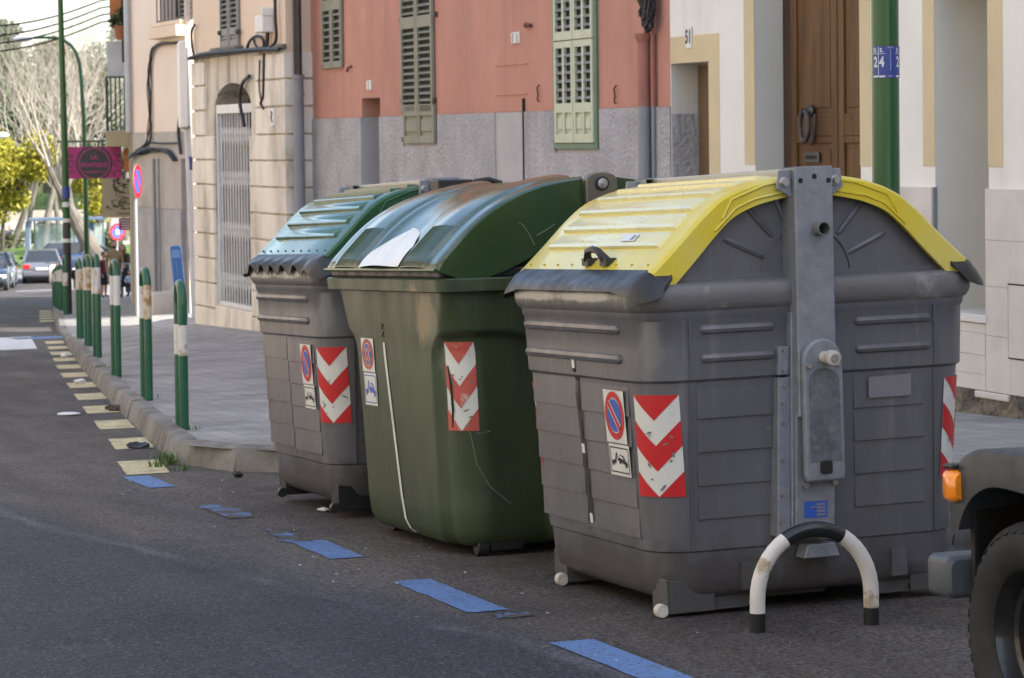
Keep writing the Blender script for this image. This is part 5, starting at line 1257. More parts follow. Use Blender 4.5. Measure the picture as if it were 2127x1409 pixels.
# ================================================================== NEAR STREET FURNITURE
M_wpost = mat('white_post_paint', (.62, .61, .58), .45, var=.05, scale=8, dirt=(.30, .21, .11), dscale=7, damt=.8, dlo=.56, dhi=.63, bump=.1, bscale=60)
M_bpost = mat('black_post_paint', (.014, .018, .018), .3, var=.2, scale=8)
M_gpost = mat('green_post_paint', (.012, .095, .050), .28, var=.10, scale=6, dirt=(.03, .12, .07), dscale=12, damt=.5)
M_gpole = mat('green_pole_paint', (.011, .082, .020), .25, var=.08, scale=5, dirt=(.02, .06, .02), dscale=10, damt=.4)
M_rusty = mat('rust_stained_paint', (.60, .52, .38), .6, var=.1, scale=7, dirt=(.30, .15, .04), dscale=7, damt=.95, dlo=.45, dhi=.56)
def hoop(name, label, cat, a, c, height, r, bands, group=None, arch=None, seg=24):
    """inverted U; bands = [(from, to, material)] along its length"""
    base = (a+c)/2; o = thing(name, label, cat, base, group=group)
    a, c = a-base, c-base; w_ = (c-a).length/2; ctr = (a+c)/2; d_ = (c-a).normalized(); rise_ = arch or w_
    pts = [a+Vector((0, 0, -.08))]+[a+Vector((0, 0, (height-rise_)*k/10)) for k in range(10)]
    for k in range(seg+1): t = math.pi*k/seg; zz = lerp(a.z, c.z, k/seg); pts.append(Vector((ctr.x, ctr.y, 0))-d_.xy.to_3d()*w_*math.cos(t)+Vector((0, 0, zz+height-rise_+rise_*math.sin(t))))
    pts += [c+Vector((0, 0, (height-rise_)*k/10)) for k in range(9, -1, -1)]+[c+Vector((0, 0, -.08))]
    ln = [0]
    for p, q in zip(pts, pts[1:]): ln.append(ln[-1]+(q-p).length)
    T = ln[-1]
    def at(d):
        for i in range(len(pts)-1):
            if d <= ln[i+1]: return pts[i].lerp(pts[i+1], (d-ln[i])/(ln[i+1]-ln[i]))
        return pts[-1]
    for f0, f1, m_ in bands:
        ds = sorted({f0*T, f1*T} | {q for q in ln if f0*T < q < f1*T}); g = MB(); g.tube([at(q) for q in ds], r, 14); g.build('painted_band', m_, o, 40)
    return o
pa, pc = ground(1574, 1313), ground(1810, 1297)
hoop('hoop_barrier', 'black and white steel hoop barrier bolted in front of the yellow-lidded container', 'barrier', pa, pc, .385, .0305,
     [(0, .085+.045, M_bpost), (.13, .395, M_wpost), (.395, .60, M_bpost), (.60, .875, M_wpost), (.875, 1, M_bpost)], arch=.26)
# green and white hoops along the kerb, set end-on to the viewer
BOL = [((383, 893), (373, 893), 590, 'with green bow over a low white band, at kerb corner', [(0, .33), (.33, .46), (.46, .54), (.54, .67), (.67, 1)], 'mid'),
       ((310, 833), (303, 833), 562, 'with rust running down its white head, beside corner hoop', None, 'rust'),
       ((246, 785), (240, 785), 545, 'with flecked white head, third from the kerb corner', None, 'white'),
       ((206, 745), (201, 745), 531, 'with clean white head, fourth from the kerb corner', None, 'white'),
       ((187, 722), (183, 722), 533, 'with ochre rusted head, fifth from the kerb corner', None, 'rust'),
       ((170, 707), (166, 707), 540, 'with half rusted head, sixth from the kerb corner', None, 'rust'),
       ((139, 654), (133, 652), 533, 'with white mid band, by the tall green post foot', None, 'far'),
       ((128, 645), (124, 645), 550, 'first of three behind the tall green post', None, 'white'),
       ((121, 638), (118, 638), 553, 'second of three behind the tall green post', None, 'white'),
       ((115, 630), (113, 630), 560, 'third of three behind the tall green post', None, 'white')]
for (b0, b1, topy, lab, _, kind) in BOL:
    p = ground(*b0, .15); q = ground(b0[0], b0[1], .15)
    dep = (p-EYE).dot(fw); tp_ = at_depth(b0[0], topy, dep); H = tp_.z-p.z
    rd = ray(b0[0], 600); an = math.atan2(rd.x, rd.y)-(.10 if kind == 'mid' else .13); off = Vector((math.sin(an), math.cos(an), -GR*.97))*.32
    far_ = p+off
    M1 = {'rust': M_rusty}.get(kind, M_wpost)
    r_ = .036
    # length fractions for a slim U
    wv = off.length/2; T = 2*(H-wv)+math.pi*wv+.16
    hgt = lambda z: (z+.08)/T
    if kind == 'mid': b_ = [(0, hgt(H*.51), M_gpost), (hgt(H*.51), hgt(H*.72), M_wpost), (hgt(H*.72), 1-hgt(H*.72), M_gpost), (1-hgt(H*.72), 1-hgt(H*.51), M_wpost), (1-hgt(H*.51), 1, M_gpost)]
    elif kind == 'far': b_ = [(0, hgt(H*.5), M_gpost), (hgt(H*.5), hgt(H*.72), M_wpost), (hgt(H*.72), 1-hgt(H*.72), M_gpost), (1-hgt(H*.72), 1-hgt(H*.5), M_wpost), (1-hgt(H*.5), 1, M_gpost)]
    else: b_ = [(0, hgt(H*.63), M_gpost), (hgt(H*.63), hgt(H*.885), M1), (hgt(H*.885), 1-hgt(H*.885), M_gpost), (1-hgt(H*.885), 1-hgt(H*.63), M_wpost), (1-hgt(H*.63), 1, M_gpost)]
    hoop('hoop_bollard', 'green and white kerb hoop '+lab, 'bollard', p, far_, H, r_, b_, 'hoops along the kerb')

# ------------------------------------------------------------------ green pole behind the containers with parking plate
pb = Vector((0, 0, 0)); d = ray(1840, 300); t = 6.55/d.x; pp = EYE+d*t
pole = thing('lamp_post', 'stout dark green steel post with blue parking-zone plate behind the containers', 'lamp post', (pp.x, pp.y, zpave(pp.x, pp.y)))
rad_ = 57*(pp-EYE).dot(fw)/FPX/2
g = MB(); g.lathe([(rad_*1.35, -.1), (rad_*1.35, .28), (rad_, .36), (rad_, 2.0), (rad_*.92, 7.5)], (0, 0, 0), (0, 0, 1), 28); g.build('shaft', M_gpole, pole, 40)
g = MB(); g.tube([(0, 0, 7.5), (-.15, 0, 8.0), (-.7, 0, 8.3), (-1.4, 0, 8.35)], .04, 8); g.box((-2.0, -.12, 8.3), (-1.35, .12, 8.42)); g.build('lamp_arm', M_gpole, pole, 40)
za = at_depth(1840, 163, (pp-EYE).dot(fw)).z-pole.location.z; zb_ = at_depth(1840, 97, (pp-EYE).dot(fw)).z-pole.location.z
M_navy = mat('navy_plate', (.025, .05, .26), .35, var=.06); M_pw = flat('plate_white', (.66, .68, .72), .4)
va = math.atan2(-pp.y, -pp.x)                      # towards the lens
def cyl(x, z, off): a = va+x/rad_; return Vector((math.cos(a)*(rad_+off), math.sin(a)*(rad_+off), z))
g = MB(); g.grid(lambda i, j: cyl(lerp(-.0675, .115, i), lerp(za, zb_, j), .0025), 16, 3); pl = g.build('zone_plate', M_navy, pole, 40)
def wrap_text(txt, size, x, z, bold=0, xs=1, vert=False, nm='lettering'):
    o = text_mesh(nm, txt, size, M_pw, pl, bold, xs)
    for v in o.data.vertices:
        a, b_ = v.co.x, v.co.y
        if vert: a, b_ = -b_*1, a
        v.co = cyl(x+a, z+b_, .0045)
hz = zb_-za
# repeated panel: D | S over 2 | 4, then the zone strip
for x0_ in (-.062, .062):
    wrap_text('D.', .030, x0_+.008, zb_-.022, .001, .75); wrap_text('S.', .030, x0_+.043, zb_-.022, .001, .85)
    wrap_text('2', .075, x0_+.010, lerp(za, zb_, .49), .002, .62); wrap_text('4', .075, x0_+.044, lerp(za, zb_, .49), .002, .7)
    g = MB(); g.grid(lambda i, j: cyl(x0_+lerp(-.008, .062, i), lerp(zb_-.041, zb_-.0385, j), .0045), 8, 1); g.grid(lambda i, j: cyl(x0_+lerp(.0255, .0285, i), lerp(za+.006, zb_-.004, j), .0046), 1, 4); g.grid(lambda i, j: cyl(x0_+lerp(-.004, .024, i), lerp(za+.004, za+.013, j), .0045), 4, 1); g.grid(lambda i, j: cyl(x0_+lerp(.030, .062, i), lerp(za+.004, za+.013, j), .0045), 4, 1); g.build('rule', M_pw, pl)
wrap_text('ZONA', .012, .027, zb_-.008, 0, .9)
for k, ch in enumerate('ESTACIONAMENT'): wrap_text(ch, .011, .027, zb_-.022-k*.0088, 0, .8)
wrap_text('LIMITAT', .010, .027, za+.009, 0, .8)

# ------------------------------------------------------------------ off-road car, nose to the containers
M_jeep = mat('faded_black_plastic', (.036, .042, .050), .45, spec=.25, var=.10, scale=5, rvar=.1, dirt=(.065, .07, .075), dscale=5, damt=.5, dirts=[((.04, .04, .04), 3, .5, .5, .7, (1, 1, 1))])
M_body = mat('car_paint_dark', (.015, .02, .04), .25, var=.05, coat=.5)
M_bumper = mat('weathered_bumper', (.066, .078, .092), .5, var=.12, scale=9, rvar=.08)
M_tyre = mat('tyre_rubber', (.026, .027, .028), .72, spec=.25, var=.2, scale=12, bump=.2, bscale=60, dirt=(.040, .042, .045), dscale=7, damt=.6)
M_rim = mat('black_steel_wheel', (.020, .020, .021), .3, var=.2, scale=10, coat=.3, dirt=(.04, .04, .04), dscale=30, damt=.3)
M_amber = mat('amber_lens', (.85, .26, .01), .15, var=.1, scale=20, coat=.5, spec=.7)
jp = at_depth(2152, 1585, 7.6); ju, js = jp.x, jp.y+.056
jeep = thing('off_road_car', 'dark off-road car with plastic wheel flares and black steel wheels, nose to the containers', 'car', (ju, js, zroad(js)-.05), (0, math.atan(GR), R(90)))
# local: x forward (towards the containers), y to the street (left), z up; origin under the front street wheel's outer face
def wheel(x, y, flip):
    s_ = -1 if flip else 1
    RT, WD = .36, .225
    w_ = bpy.data.objects.new('wheel', None); COL.objects.link(w_); w_.parent = jeep; w_.location = (x, y, RT); w_.empty_display_size = .1
    Yv = (0, s_, 0)
    g = MB(); g.lathe([(.20, -WD+.02), (.27, -WD), (.335, -WD+.02), (RT-.008, -WD+.05), (RT-.006, -.05), (.345, -.024), (.326, -.008), (.295, -.0), (.262, -.004), (.222, -.018), (.212, -.03)], (0, 0, 0), Yv, 64, cap=False)
    # tread blocks and shoulder lugs
    nb_ = 44
    for k in range(nb_):
        a = 2*math.pi*k/nb_; ca, sa = math.cos(a), math.sin(a); tx, tz = -sa, ca
        def P(r_, yy, tt): return (ca*r_+tx*tt, s_*yy, sa*r_+tz*tt)
        for (y0_, y1_, r1, tw) in ((-WD+.03, -WD+.075, RT-.004, .017), (-WD+.085, -.125, RT-.003, .018), (-.115, -.075, RT-.003, .018)):
            g.add([P(RT-.012, y0_, -tw), P(RT-.012, y0_, tw), P(RT-.012, y1_, tw), P(RT-.012, y1_, -tw), P(r1, y0_, -tw*.9), P(r1, y0_, tw*.9), P(r1, y1_, tw*.9), P(r1, y1_, -tw*.9)], [(4, 5, 6, 7), (0, 1, 5, 4), (1, 2, 6, 5), (2, 3, 7, 6), (3, 0, 4, 7)])
        tw = .016
        g.add([P(RT-.012, -.066, -tw), P(RT-.012, -.066, tw), P(.318, -.008, tw*.8), P(.318, -.008, -tw*.8), P(RT-.004, -.064, -tw), P(RT-.004, -.064, tw), P(RT-.014, -.026, tw), P(RT-.014, -.026, -tw), P(.322, -.002, tw*.8), P(.322, -.002, -tw*.8)],
              [(4, 5, 6, 7), (7, 6, 8, 9), (0, 4, 7, 9, 3), (1, 2, 8, 6, 5), (9, 8, 2, 3), (0, 1, 5, 4)])
    g.build('tyre', M_tyre, w_, 35)
    g = MB(); N = 64
    g.lathe([(.214, -.035), (.209, -.03), (.200, -.055), (.192, -.085), (.180, -.095), (.176, -.12), (.165, -.125)], (0, 0, 0), Yv, N, cap=False)
    # disc with eight three-cornered windows
    prof = [(.165, -.125), (.150, -.118), (.085, -.092), (.070, -.078), (.050, -.080), (.0, -.082)]
    M8 = 8; per = 12
    for k in range(M8*per):
        a0, a1 = 2*math.pi*k/(M8*per), 2*math.pi*(k+1)/(M8*per); ph = (k % per)
        for (r0, h0), (r1, h1) in zip(prof, prof[1:]):
            if r0 == .150:
                # window: wide outside, narrow inside
                f0 = abs(ph+.5-per/2)/(per/2)
                segs = [(.150, .142), (.142, .125), (.125, .105), (.105, .085)]
                for q0, q1 in segs:
                    wdt = lerp(.12, .50, (q0-.085)/.065)
                    if f0 < wdt and q0 < .149 and q1 > .100: continue
                    hh = lambda r_: lerp(-.092, -.118, (r_-.085)/.065)
                    g.add([(math.cos(a)*r_, s_*hh(r_), math.sin(a)*r_) for a, r_ in ((a0, q0), (a1, q0), (a1, q1), (a0, q1))], [(0, 1, 2, 3)])
            else:
                g.add([(math.cos(a)*r_, s_*h_, math.sin(a)*r_) for a, r_, h_ in ((a0, r0, h0), (a1, r0, h0), (a1, r1, h1), (a0, r1, h1))], [(0, 1, 2, 3)])
    g.build('rim', M_rim, w_, 30)
    for k in range(5): g = MB(); a = 2*math.pi*k/5+.3; g.lathe([(.011, 0), (.011, .018), (.006, .022)], (math.cos(a)*.057, s_*-.08, math.sin(a)*.057), Yv, 8); g.build('wheel_nut', M_bolt, w_, 40)
    g = MB(); g.lathe([(.16, -.15), (.16, -.2)], (0, 0, 0), Yv, 24); g.build('brake_drum', M_rust, w_)
wheel(0, 0, False); wheel(-2.45, 0, False); wheel(0, -1.62, True); wheel(-2.45, -1.62, True)
# body: bonnet, tub, flares, bumper
g = MB()
g.ring_loft([[(x, y, z) for y, z in rrect(-1.26, -.37, .42, 1.02, .05, 3)] for x in (-.62, .36)]); g.build('bonnet', M_body, jeep, 35, bevel=.01)
g = MB(); g.ring_loft([[(x, y, z) for y, z in rrect(-1.57, -.05, .42, 1.10, .05, 3)] for x in (-3.1, -.62)]); g.build('tub', M_body, jeep, 35, bevel=.01)
g = MB(); g.ring_loft([[(x+(.14*(z-1.1) if False else 0), y, z) for y, z in rrect(-1.50, -.12, 1.10, 1.78, .06, 3)] for x in (-3.0, -.9)]); g.build('cabin', M_glass, jeep, 35)
g = MB(); g.box((.36, -1.26, .5), (.39, -.37, 1.0))
for k in range(7): g.box((.39, -1.1+.09*k, .58), (.395, -1.06+.09*k, .95))
g.build('grille', M_jeep, jeep, bevel=.01)
for y in (-1.19, -.44): g = MB(); g.lathe([(.065, 0), (.065, .02), (.04, .035)], (.39, y, .8), (1, 0, 0), 18); g.build('headlight', M_glass, jeep, 40)
def flare(x0, yo, sgn, front):
    """moulded arch over a wheel with a flat top and dropped lip"""
    W_ = .36
    prof = [(-.60, .56), (-.55, .72), (-.45, .82), (-.30, .90), (-.1, .92), (.18, .917), (.29, .902), (.352, .86), (.38, .79), (.385, .66)]
    inn = [(-.54, .56), (-.49, .68), (-.39, .755), (-.26, .785), (-.1, .80), (.10, .81), (.20, .79), (.27, .75), (.315, .70), (.335, .66)]
    po, pi_ = smoothprof(prof, 3), smoothprof(inn, 3); y1 = yo+.015*sgn; y0 = yo-W_*sgn
    g = MB(); n = len(po)
    r1 = .03
    rows = [[(x0+x, y0, z) for x, z in po], [(x0+x, y1-r1*sgn, z) for x, z in po], [(x0+x*.995, y1-.009*sgn, z-.009) for x, z in po], [(x0+x*.99, y1, z-r1) for x, z in po], [(x0+x, y1, z) for x, z in pi_], [(x0+x, y1-.03*sgn, z) for x, z in pi_], [(x0+x, y0, z+.03) for x, z in pi_]]
    g.ring_loft(rows, False, False, closed=False); g.build('wheel_flare', M_jeep, jeep, 40)
flare(0, .0, 1, True); flare(-2.45, .0, 1, False); flare(0, -1.62, -1, True); flare(-2.45, -1.62, -1, False)
g = MB(); g.grid(lambda i, j: (.30+.0*i, lerp(-.02, -.40, i), lerp(.45, .80, j)), 1, 1); g.grid(lambda i, j: (lerp(-.6, .4, i), -.36, lerp(.4, .86, j)), 1, 1); g.build('wheel_well', M_dark, jeep)
g = MB(); g.box((.30, -.34, .44), (.34, -.03, .80)); g.build('inner_guard', M_dark, jeep)
for y0_, y1_ in ((-.10, .045), (-1.665, -1.52)):
    g = MB(); g.ring_loft([[(.31+dx, y, z) for y, z in rrect(y0_+i_, y1_-i_, .745+i_, .845-i_, .022, 3)] for dx, i_ in ((0, .01), (.02, 0), (.065, .002), (.085, .02))]); g.build('side_marker', M_amber, jeep, 40)
    g = MB(); g.box((.325, y0_-.005, .847), (.385, y1_-.008, .862)); g.build('marker_hood', M_black, jeep, bevel=.006)
g = MB(); g.ring_loft([[(x, y, z) for y, z in rrect(-1.66+i_, .04-i_, .445+i_, .575-i_, .025, 3)] for x, i_ in ((.36, .012), (.375, 0), (.485, 0), (.50, .012))]); g.build('bumper', M_bumper, jeep, 40)
g = MB(); g.box((-3.2, -1.66, .40), (-3.05, .04, .56)); g.build('rear_bumper', M_bumper, jeep, bevel=.02)
g = MB(); g.box((-3.0, -1.1, .3), (.5, -1.0, .42)); g.box((-3.0, -.62, .3), (.5, -.52, .42)); g.tube([(0, -1.5, .375), (0, -.12, .375)], .045, 8); g.tube([(-2.45, -1.5, .375), (-2.45, -.12, .375)], .05, 8); g.build('chassis', M_dark, jeep)
# ================================================================== FURTHER DOWN THE STREET
def base_at(px, dep, dz=None):
    """pavement/road point on the pixel column px at the given depth"""
    d = ray(px, 500); d = d/d.dot(fw); p = EYE+d*dep
    return Vector((p.x, p.y, (zpave(p.x, p.y) if p.x > uk(p.y) and p.y < 112 else zroad(p.y)) if dz is None else dz))
def pole_px(px0, py0, px1, py1, dep): return at_depth(px0, py0, dep), at_depth(px1, py1, dep)
M_pgrey = mat('grey_pole_paint', (.36, .38, .41), .4, var=.08, scale=4)
M_band = mat('black_band', (.03, .03, .032), .5, var=.3, scale=6)
# tall green post with stickers
b = base_at(139, 55); tall = thing('lamp_post', 'tall slim green post with black foot and paper stickers by the bollards', 'lamp post', b)
k_ = 55/FPX
g = MB(); zt = at_depth(130, -60, 55).z-b.z; zk = at_depth(139, 465, 55).z-b.z
g.tube([(0, 0, zk), (-.02, 0, zt*.6), (-.05, 0, zt)], [.078, .068, .055], 12); g.build('shaft', M_gpole, tall, 40)
g = MB(); g.tube([(0, 0, -.1), (0, 0, zk+.0)], .085, 12); g.build('foot', M_band, tall, 40)
for py, h, m_ in ((400, .24, M_navy), (425, .1, M_stw), (458, .08, M_stw), (500, .08, M_stw)):
    z = at_depth(139, py, 55).z-b.z; g = MB(); g.tube([(-.0, 0, z-h/2), (-.0, 0, z+h/2)], .0875, 12, cap=False); g.build('sticker', m_, tall, 40)
# curved street lamp
b = base_at(180, 80); lam = thing('street_lamp', 'green street lamp with swan-neck arm and pale lantern', 'street lamp', b)
q = lambda px, py: at_depth(px, py, 80)-b
g = MB(); g.tube([(0, 0, -.1), (0, 0, .8), q(178, 400), q(174, 250), q(169, 170), q(165, 132), q(158, 110), q(148, 95), q(136, 86), q(122, 80), q(105, 78), q(68, 79)], [.11, .09, .075, .07, .065, .06, .055, .05, .045, .04, .04, .04], 10); g.build('shaft', M_gpole, lam, 40)
g = MB(); a, c = q(70, 79), q(28, 82); rows = []
for t, r_ in ((0, .05), (.1, .1), (.4, .16), (.8, .15), (1, .06)): p = a.lerp(c, t); rows.append([(p.x+r_*.9*math.cos(x)*.3, p.y+r_*math.cos(x), p.z+r_*.7*math.sin(x)) for x in [k*math.pi/5 for k in range(10)]])
g.ring_loft(rows); g.build('lantern', mat('lantern_shell', (.62, .64, .68), .3, var=.05), lam, 50)
b2 = at_depth(-10, 283, 95); g2 = thing('street_lamp', 'pale lantern of a street lamp reaching over the yellow-green tree', 'street lamp', base_at(-60, 95))
g = MB(); q2 = lambda px, py: at_depth(px, py, 95)-g2.location
g.tube([(0, 0, -.1), q2(-60, 400), q2(-58, 310), q2(-45, 285), q2(-20, 282)], .06, 8); g.build('shaft', M_gpole, g2, 40)
g = MB(); a, c = q2(-22, 282), q2(19, 281); rows = []
for t, r_ in ((0, .05), (.15, .1), (.5, .15), (.85, .13), (1, .04)): p = a.lerp(c, t); rows.append([(p.x, p.y+r_*math.cos(x), p.z+r_*.8*math.sin(x)) for x in [k*math.pi/5 for k in range(10)]])
g.ring_loft(rows); g.build('lantern', mat('lantern_shell', (.62, .64, .68)), g2, 50)

# hanging shop sign
M_mag = mat('magenta_panel', (.36, .012, .16), .45, var=.06); M_char = mat('charcoal_print', (.035, .030, .036), .5, var=.05); M_mag2 = mat('magenta_print', (.40, .02, .18), .45, var=.05)
sd = 63.0
def bill(px0, px1, py0, py1, dep): a = at_depth(px0, py1, dep); c = at_depth(px1, py0, dep); return a, c
o_ = at_depth(196, 338, sd); sg = thing('shop_sign', 'magenta hanging sign reading LA BOUTIQUE on a dark bracket bar', 'sign', o_, (0, 0, R(-20)))
sx = sd/FPX; w_, h_ = 113*sx/2, 66*sx/2
g = MB(); g.box((-w_, -.02, -h_), (w_, .02, h_)); g.build('panel', M_mag, sg, bevel=.005, seg=1)
g = MB(); g.bar((-w_-.22, 0, h_+.13), (w_*.66, 0, h_+.13), .05, .05); g.tube([(-w_*.5, 0, h_), (-w_*.5, 0, h_+.13)], .012, 5); g.tube([(w_*.5, 0, h_), (w_*.5, 0, h_+.13)], .012, 5); g.build('bracket', M_rail, sg)
fs = lambda x, z, off: Vector((x, -.02-off, z))
def ringp(parent, f, cx, cz, ra, rb, m_, off, nm, a0=0, a1=360, n=36):
    g = MB(); A = disc(cx, cz, ra, ra, n, a0, a1); B = disc(cx, cz, rb, rb, n, a0, a1); m2 = len(A)
    for k in range(m2 if a1-a0 >= 360 else m2-1): j = (k+1) % m2; g.add([f(*A[k], off), f(*A[j], off), f(*B[j], off), f(*B[k], off)], [(0, 1, 2, 3)])
    return g.build(nm, m_, parent)
clip = lambda p: (max(-w_, min(w_, p[0])), max(-h_, min(h_, p[1])))
patch(fs, [clip(p) for p in disc(0, -.02, h_*1.16, h_*1.16, 48)], M_char, 'dark_disc', sg, .003)
ringp(sg, lambda a, c, off: fs(*clip((a, c)), off), 0, -.02, h_*1.00, h_*.93, M_mag2, .005, 'ring')
for txt, sz, z, bo in (('LA', .145, .13, .004), ('BOUTIQUE', .135, -.06, .004)):
    t = text_mesh('lettering', txt, sz, M_mag2, sg, bo, .95); t.location = (0, -.027, z); t.rotation_euler = (R(90), 0, 0)
patch(fs, [(-.24, -.235), (.24, -.235), (.24, -.215), (-.24, -.215)], M_mag2, 'print_line', sg, .006)
for s_ in (-1, 1):       # scrolls left and right
    g = MB()
    for cx, cz, r0, a0, a1 in ((s_*w_*.84, -.02, .09, 20, 300), (s_*w_*.86, .25, .10, 160, 330), (s_*w_*.84, -.28, .10, 30, 220), (s_*w_*.93, .1, .07, 0, 200)):
        A = [clip(p) for p in disc(cx, cz, r0, r0, 14, a0, a1)]; B = [clip(p) for p in disc(cx, cz, r0*.68, r0*.68, 14, a0, a1)]
        for k in range(14): g.add([fs(*A[k], .004), fs(*A[k+1], .004), fs(*B[k+1], .004), fs(*B[k], .004)], [(0, 1, 2, 3)])
    g.build('scroll', M_char, sg)
# beige sign with a painted vine, small plum sign below it
sd = 66; o_ = at_depth(246, 411, sd); bs = thing('shop_sign', 'beige hanging sign with a dark printed vine and lettering', 'sign', o_, (0, 0, R(-20))); sx = sd/FPX; w_, h_ = 34*sx, 41*sx
g = MB(); g.box((-w_, -.02, -h_), (w_, .02, h_)); g.build('panel', mat('beige_panel', (.36, .32, .21), .5, var=.05), bs, bevel=.01)
g = MB(); rg = random.Random(9); pr = mat('vine_print', (.04, .025, .03), .5)
cur = Vector((-.05, .5))
for k in range(70):
    x, z = rg.gauss(.1, .16), rg.uniform(-.25, .5)
    if rg.random() < .3: x, z = rg.gauss(-.02, .09), rg.uniform(.25, .5)
    r_ = rg.uniform(.012, .035)
    if abs(x) < w_-.05: g.add([fs(x+r_*math.cos(t)*1.3, z+r_*math.sin(t), .004+.0001*k) for t in [k2*1.2566 for k2 in range(5)]], [(0, 1, 2, 3, 4)])
for k in range(9): ringp(bs, fs, rg.uniform(-.1, .25), rg.uniform(-.2, .3), .09, .075, pr, .012+.001*k, 'tendril', rg.uniform(0, 180), rg.uniform(200, 340), 12)
g.build('vine', pr, bs)
M_bink = mat('brown_ink', (.10, .08, .05), .5)
t = text_mesh('lettering', 'The', .11, M_bink, bs); t.location = (-.24, -.026, -.27); t.rotation_euler = (R(90), 0, 0)
for x0_, x1_, z_, h2 in ((.06, .20, -.27, .03), (.23, .36, -.27, .03), (-.02, .34, -.40, .02)): patch(fs, [(x0_, z_-h2), (x1_, z_-h2), (x1_, z_+h2*.6), (x0_, z_+h2*.6)], M_bink, 'print_line', bs, .005)
g = MB(); g.tube([(w_*.4, 0, h_), (w_*.4, 0, h_+.5)], .02, 5); g.tube([(-w_*.4, 0, h_), (w_*1.3, .2, h_+.3)], .015, 5); g.build('hanger', M_iron, bs)
o_ = at_depth(264, 465.5, 67); ps = thing('shop_sign', 'small plum sign with white lines of print under the beige one', 'sign', o_, (0, 0, R(-20))); sx = 67/FPX; w_, h_ = 17*sx, 12.5*sx
g = MB(); g.box((-w_, -.02, -h_), (w_, .02, h_)); g.build('panel', mat('plum_panel', (.25, .02, .12), .5, var=.05), ps)
g = MB()
for k, ww in enumerate((.85, .75, .7, .72)): z = h_*(.62-.42*k); g.add([fs(-w_*ww, z-.02, .003), fs(w_*ww, z-.02, .003), fs(w_*ww, z+.012, .003), fs(-w_*ww, z+.012, .003)], [(0, 1, 2, 3)])
g.build('print_line', M_stw, ps)
# no-parking signs on posts
def np_sign(px, py, dep, diam, lab, post_py, yawdeg, postpx=None):
    c = at_depth(px, py, dep); bp = base_at(postpx or px, dep); o = thing('no_parking_sign', lab, 'sign', bp, (0, 0, R(yawdeg)))
    z = c.z-bp.z; f = lambda x, zz, off: Vector((x, -.05-off, z+zz)); r_ = diam/2
    g = MB(); g.tube([(0, 0, -.1), (0, 0, z+r_*.9)], .032, 10); g.build('post', M_pgrey, o, 40)
    g = MB(); g.lathe([(r_, 0), (r_, .012)], (0, -.05, z), (0, 1, 0), 36); g.build('plate', M_pgrey, o, 40)
    ringp(o, f, 0, 0, r_, r_*.72, M_red, .002, 'red_ring'); patch(f, disc(0, 0, r_*.72, r_*.72, 36), M_blue, 'blue_disc', o, .002)
    d_ = .52*r_; n_ = .055*r_*2
    patch(f, [(-d_-n_*.7, d_-n_*.7), (d_-n_*.7, -d_-n_*.7), (d_+n_*.7, -d_+n_*.7), (-d_+n_*.7, d_+n_*.7)], M_red, 'red_bar', o, .004)
    return o, f, r_
np_sign(279, 377, 50, .64, 'round no-parking sign on a grey post by the peach house', 650, -20+83, 283)
o, f, r_ = np_sign(240, 482, 90, .60, 'small round no-parking sign behind the standing couple', 600, -20+35, 243)
patch(f, [(-.06, -.09), (.06, -.09), (.06, .09), (-.06, .09)], M_stw, 'white_label', o, .006)
# white post with a tall narrow box sign seen edge-on
b = base_at(403, 42); wp = thing('post_sign', 'white post carrying a tall thin box sign seen edge-on', 'sign', b, (0, 0, R(-11)))
zz = lambda py: at_depth(396, py, 42).z-b.z
lx = -.16*0
g = MB(); g.tube([(0, 0, -.1), (-.1, 0, zz(100))], .058, 12); g.build('post', mat('white_post', (.56, .58, .62), .35, var=.05), wp, 40)
g = MB(); g.box((-.205, -.5, zz(265)), (-.09, .5, zz(88))); g.build('box_sign', mat('white_box', (.74, .75, .76), .4, var=.03), wp, bevel=.02)
g = MB(); g.box((-.16, -.45, zz(268)), (-.04, .48, zz(262))); g.build('box_foot', M_pipe, wp)
g = MB(); g.tube([(-.04, 0, zz(353)), (-.05, 0, zz(326))], .061, 12, cap=False); g.build('zone_plate', M_navy, wp, 40)
# blue plastic board leaning at the house corner with a scrap of striped tape
b = base_at(378, 45); bb = thing('plastic_board', 'blue plastic board leaning by the house corner with striped tape', 'board', b, (R(6), R(-4), R(-20)))
h_ = (at_depth(378, 508, 45).z-b.z)/1.12; w_ = 22*45/FPX/2*1.05
g = MB(); g.prism(rrect(-w_, w_, 0, h_*1.12, .05, 4), lambda x, z, d_: (x, d_, z), -.03, .03); g.build('board', mat('blue_plastic', (.055, .17, .45), .4, var=.08, scale=4), bb, bevel=.012)
g = MB(); g.prism(rrect(-w_*.75, w_*.75, h_*.95, h_*1.06, .02, 3), lambda x, z, d_: (x, d_, z), -.045, -.031); g.bar((0, -.036, h_*.45), (-.01, -.036, h_*.9), .04, .012); g.build('raised_edge', mat('blue_plastic_pale', (.15, .28, .55), .4), bb, bevel=.005)
g = MB(); g.bar((w_*.1, -.05, h_*.18), (w_*.55, -.05, h_*.42), .05, .004, (0, 1, 0)); t_ = g.build('striped_tape', M_stw, bb); g = MB(); g.bar((w_*.2, -.054, h_*.23), (w_*.3, -.054, h_*.285), .05, .002, (0, 1, 0)); g.bar((w_*.42, -.054, h_*.35), (w_*.5, -.054, h_*.395), .05, .002, (0, 1, 0)); g.build('red_stripe', M_red, t_)

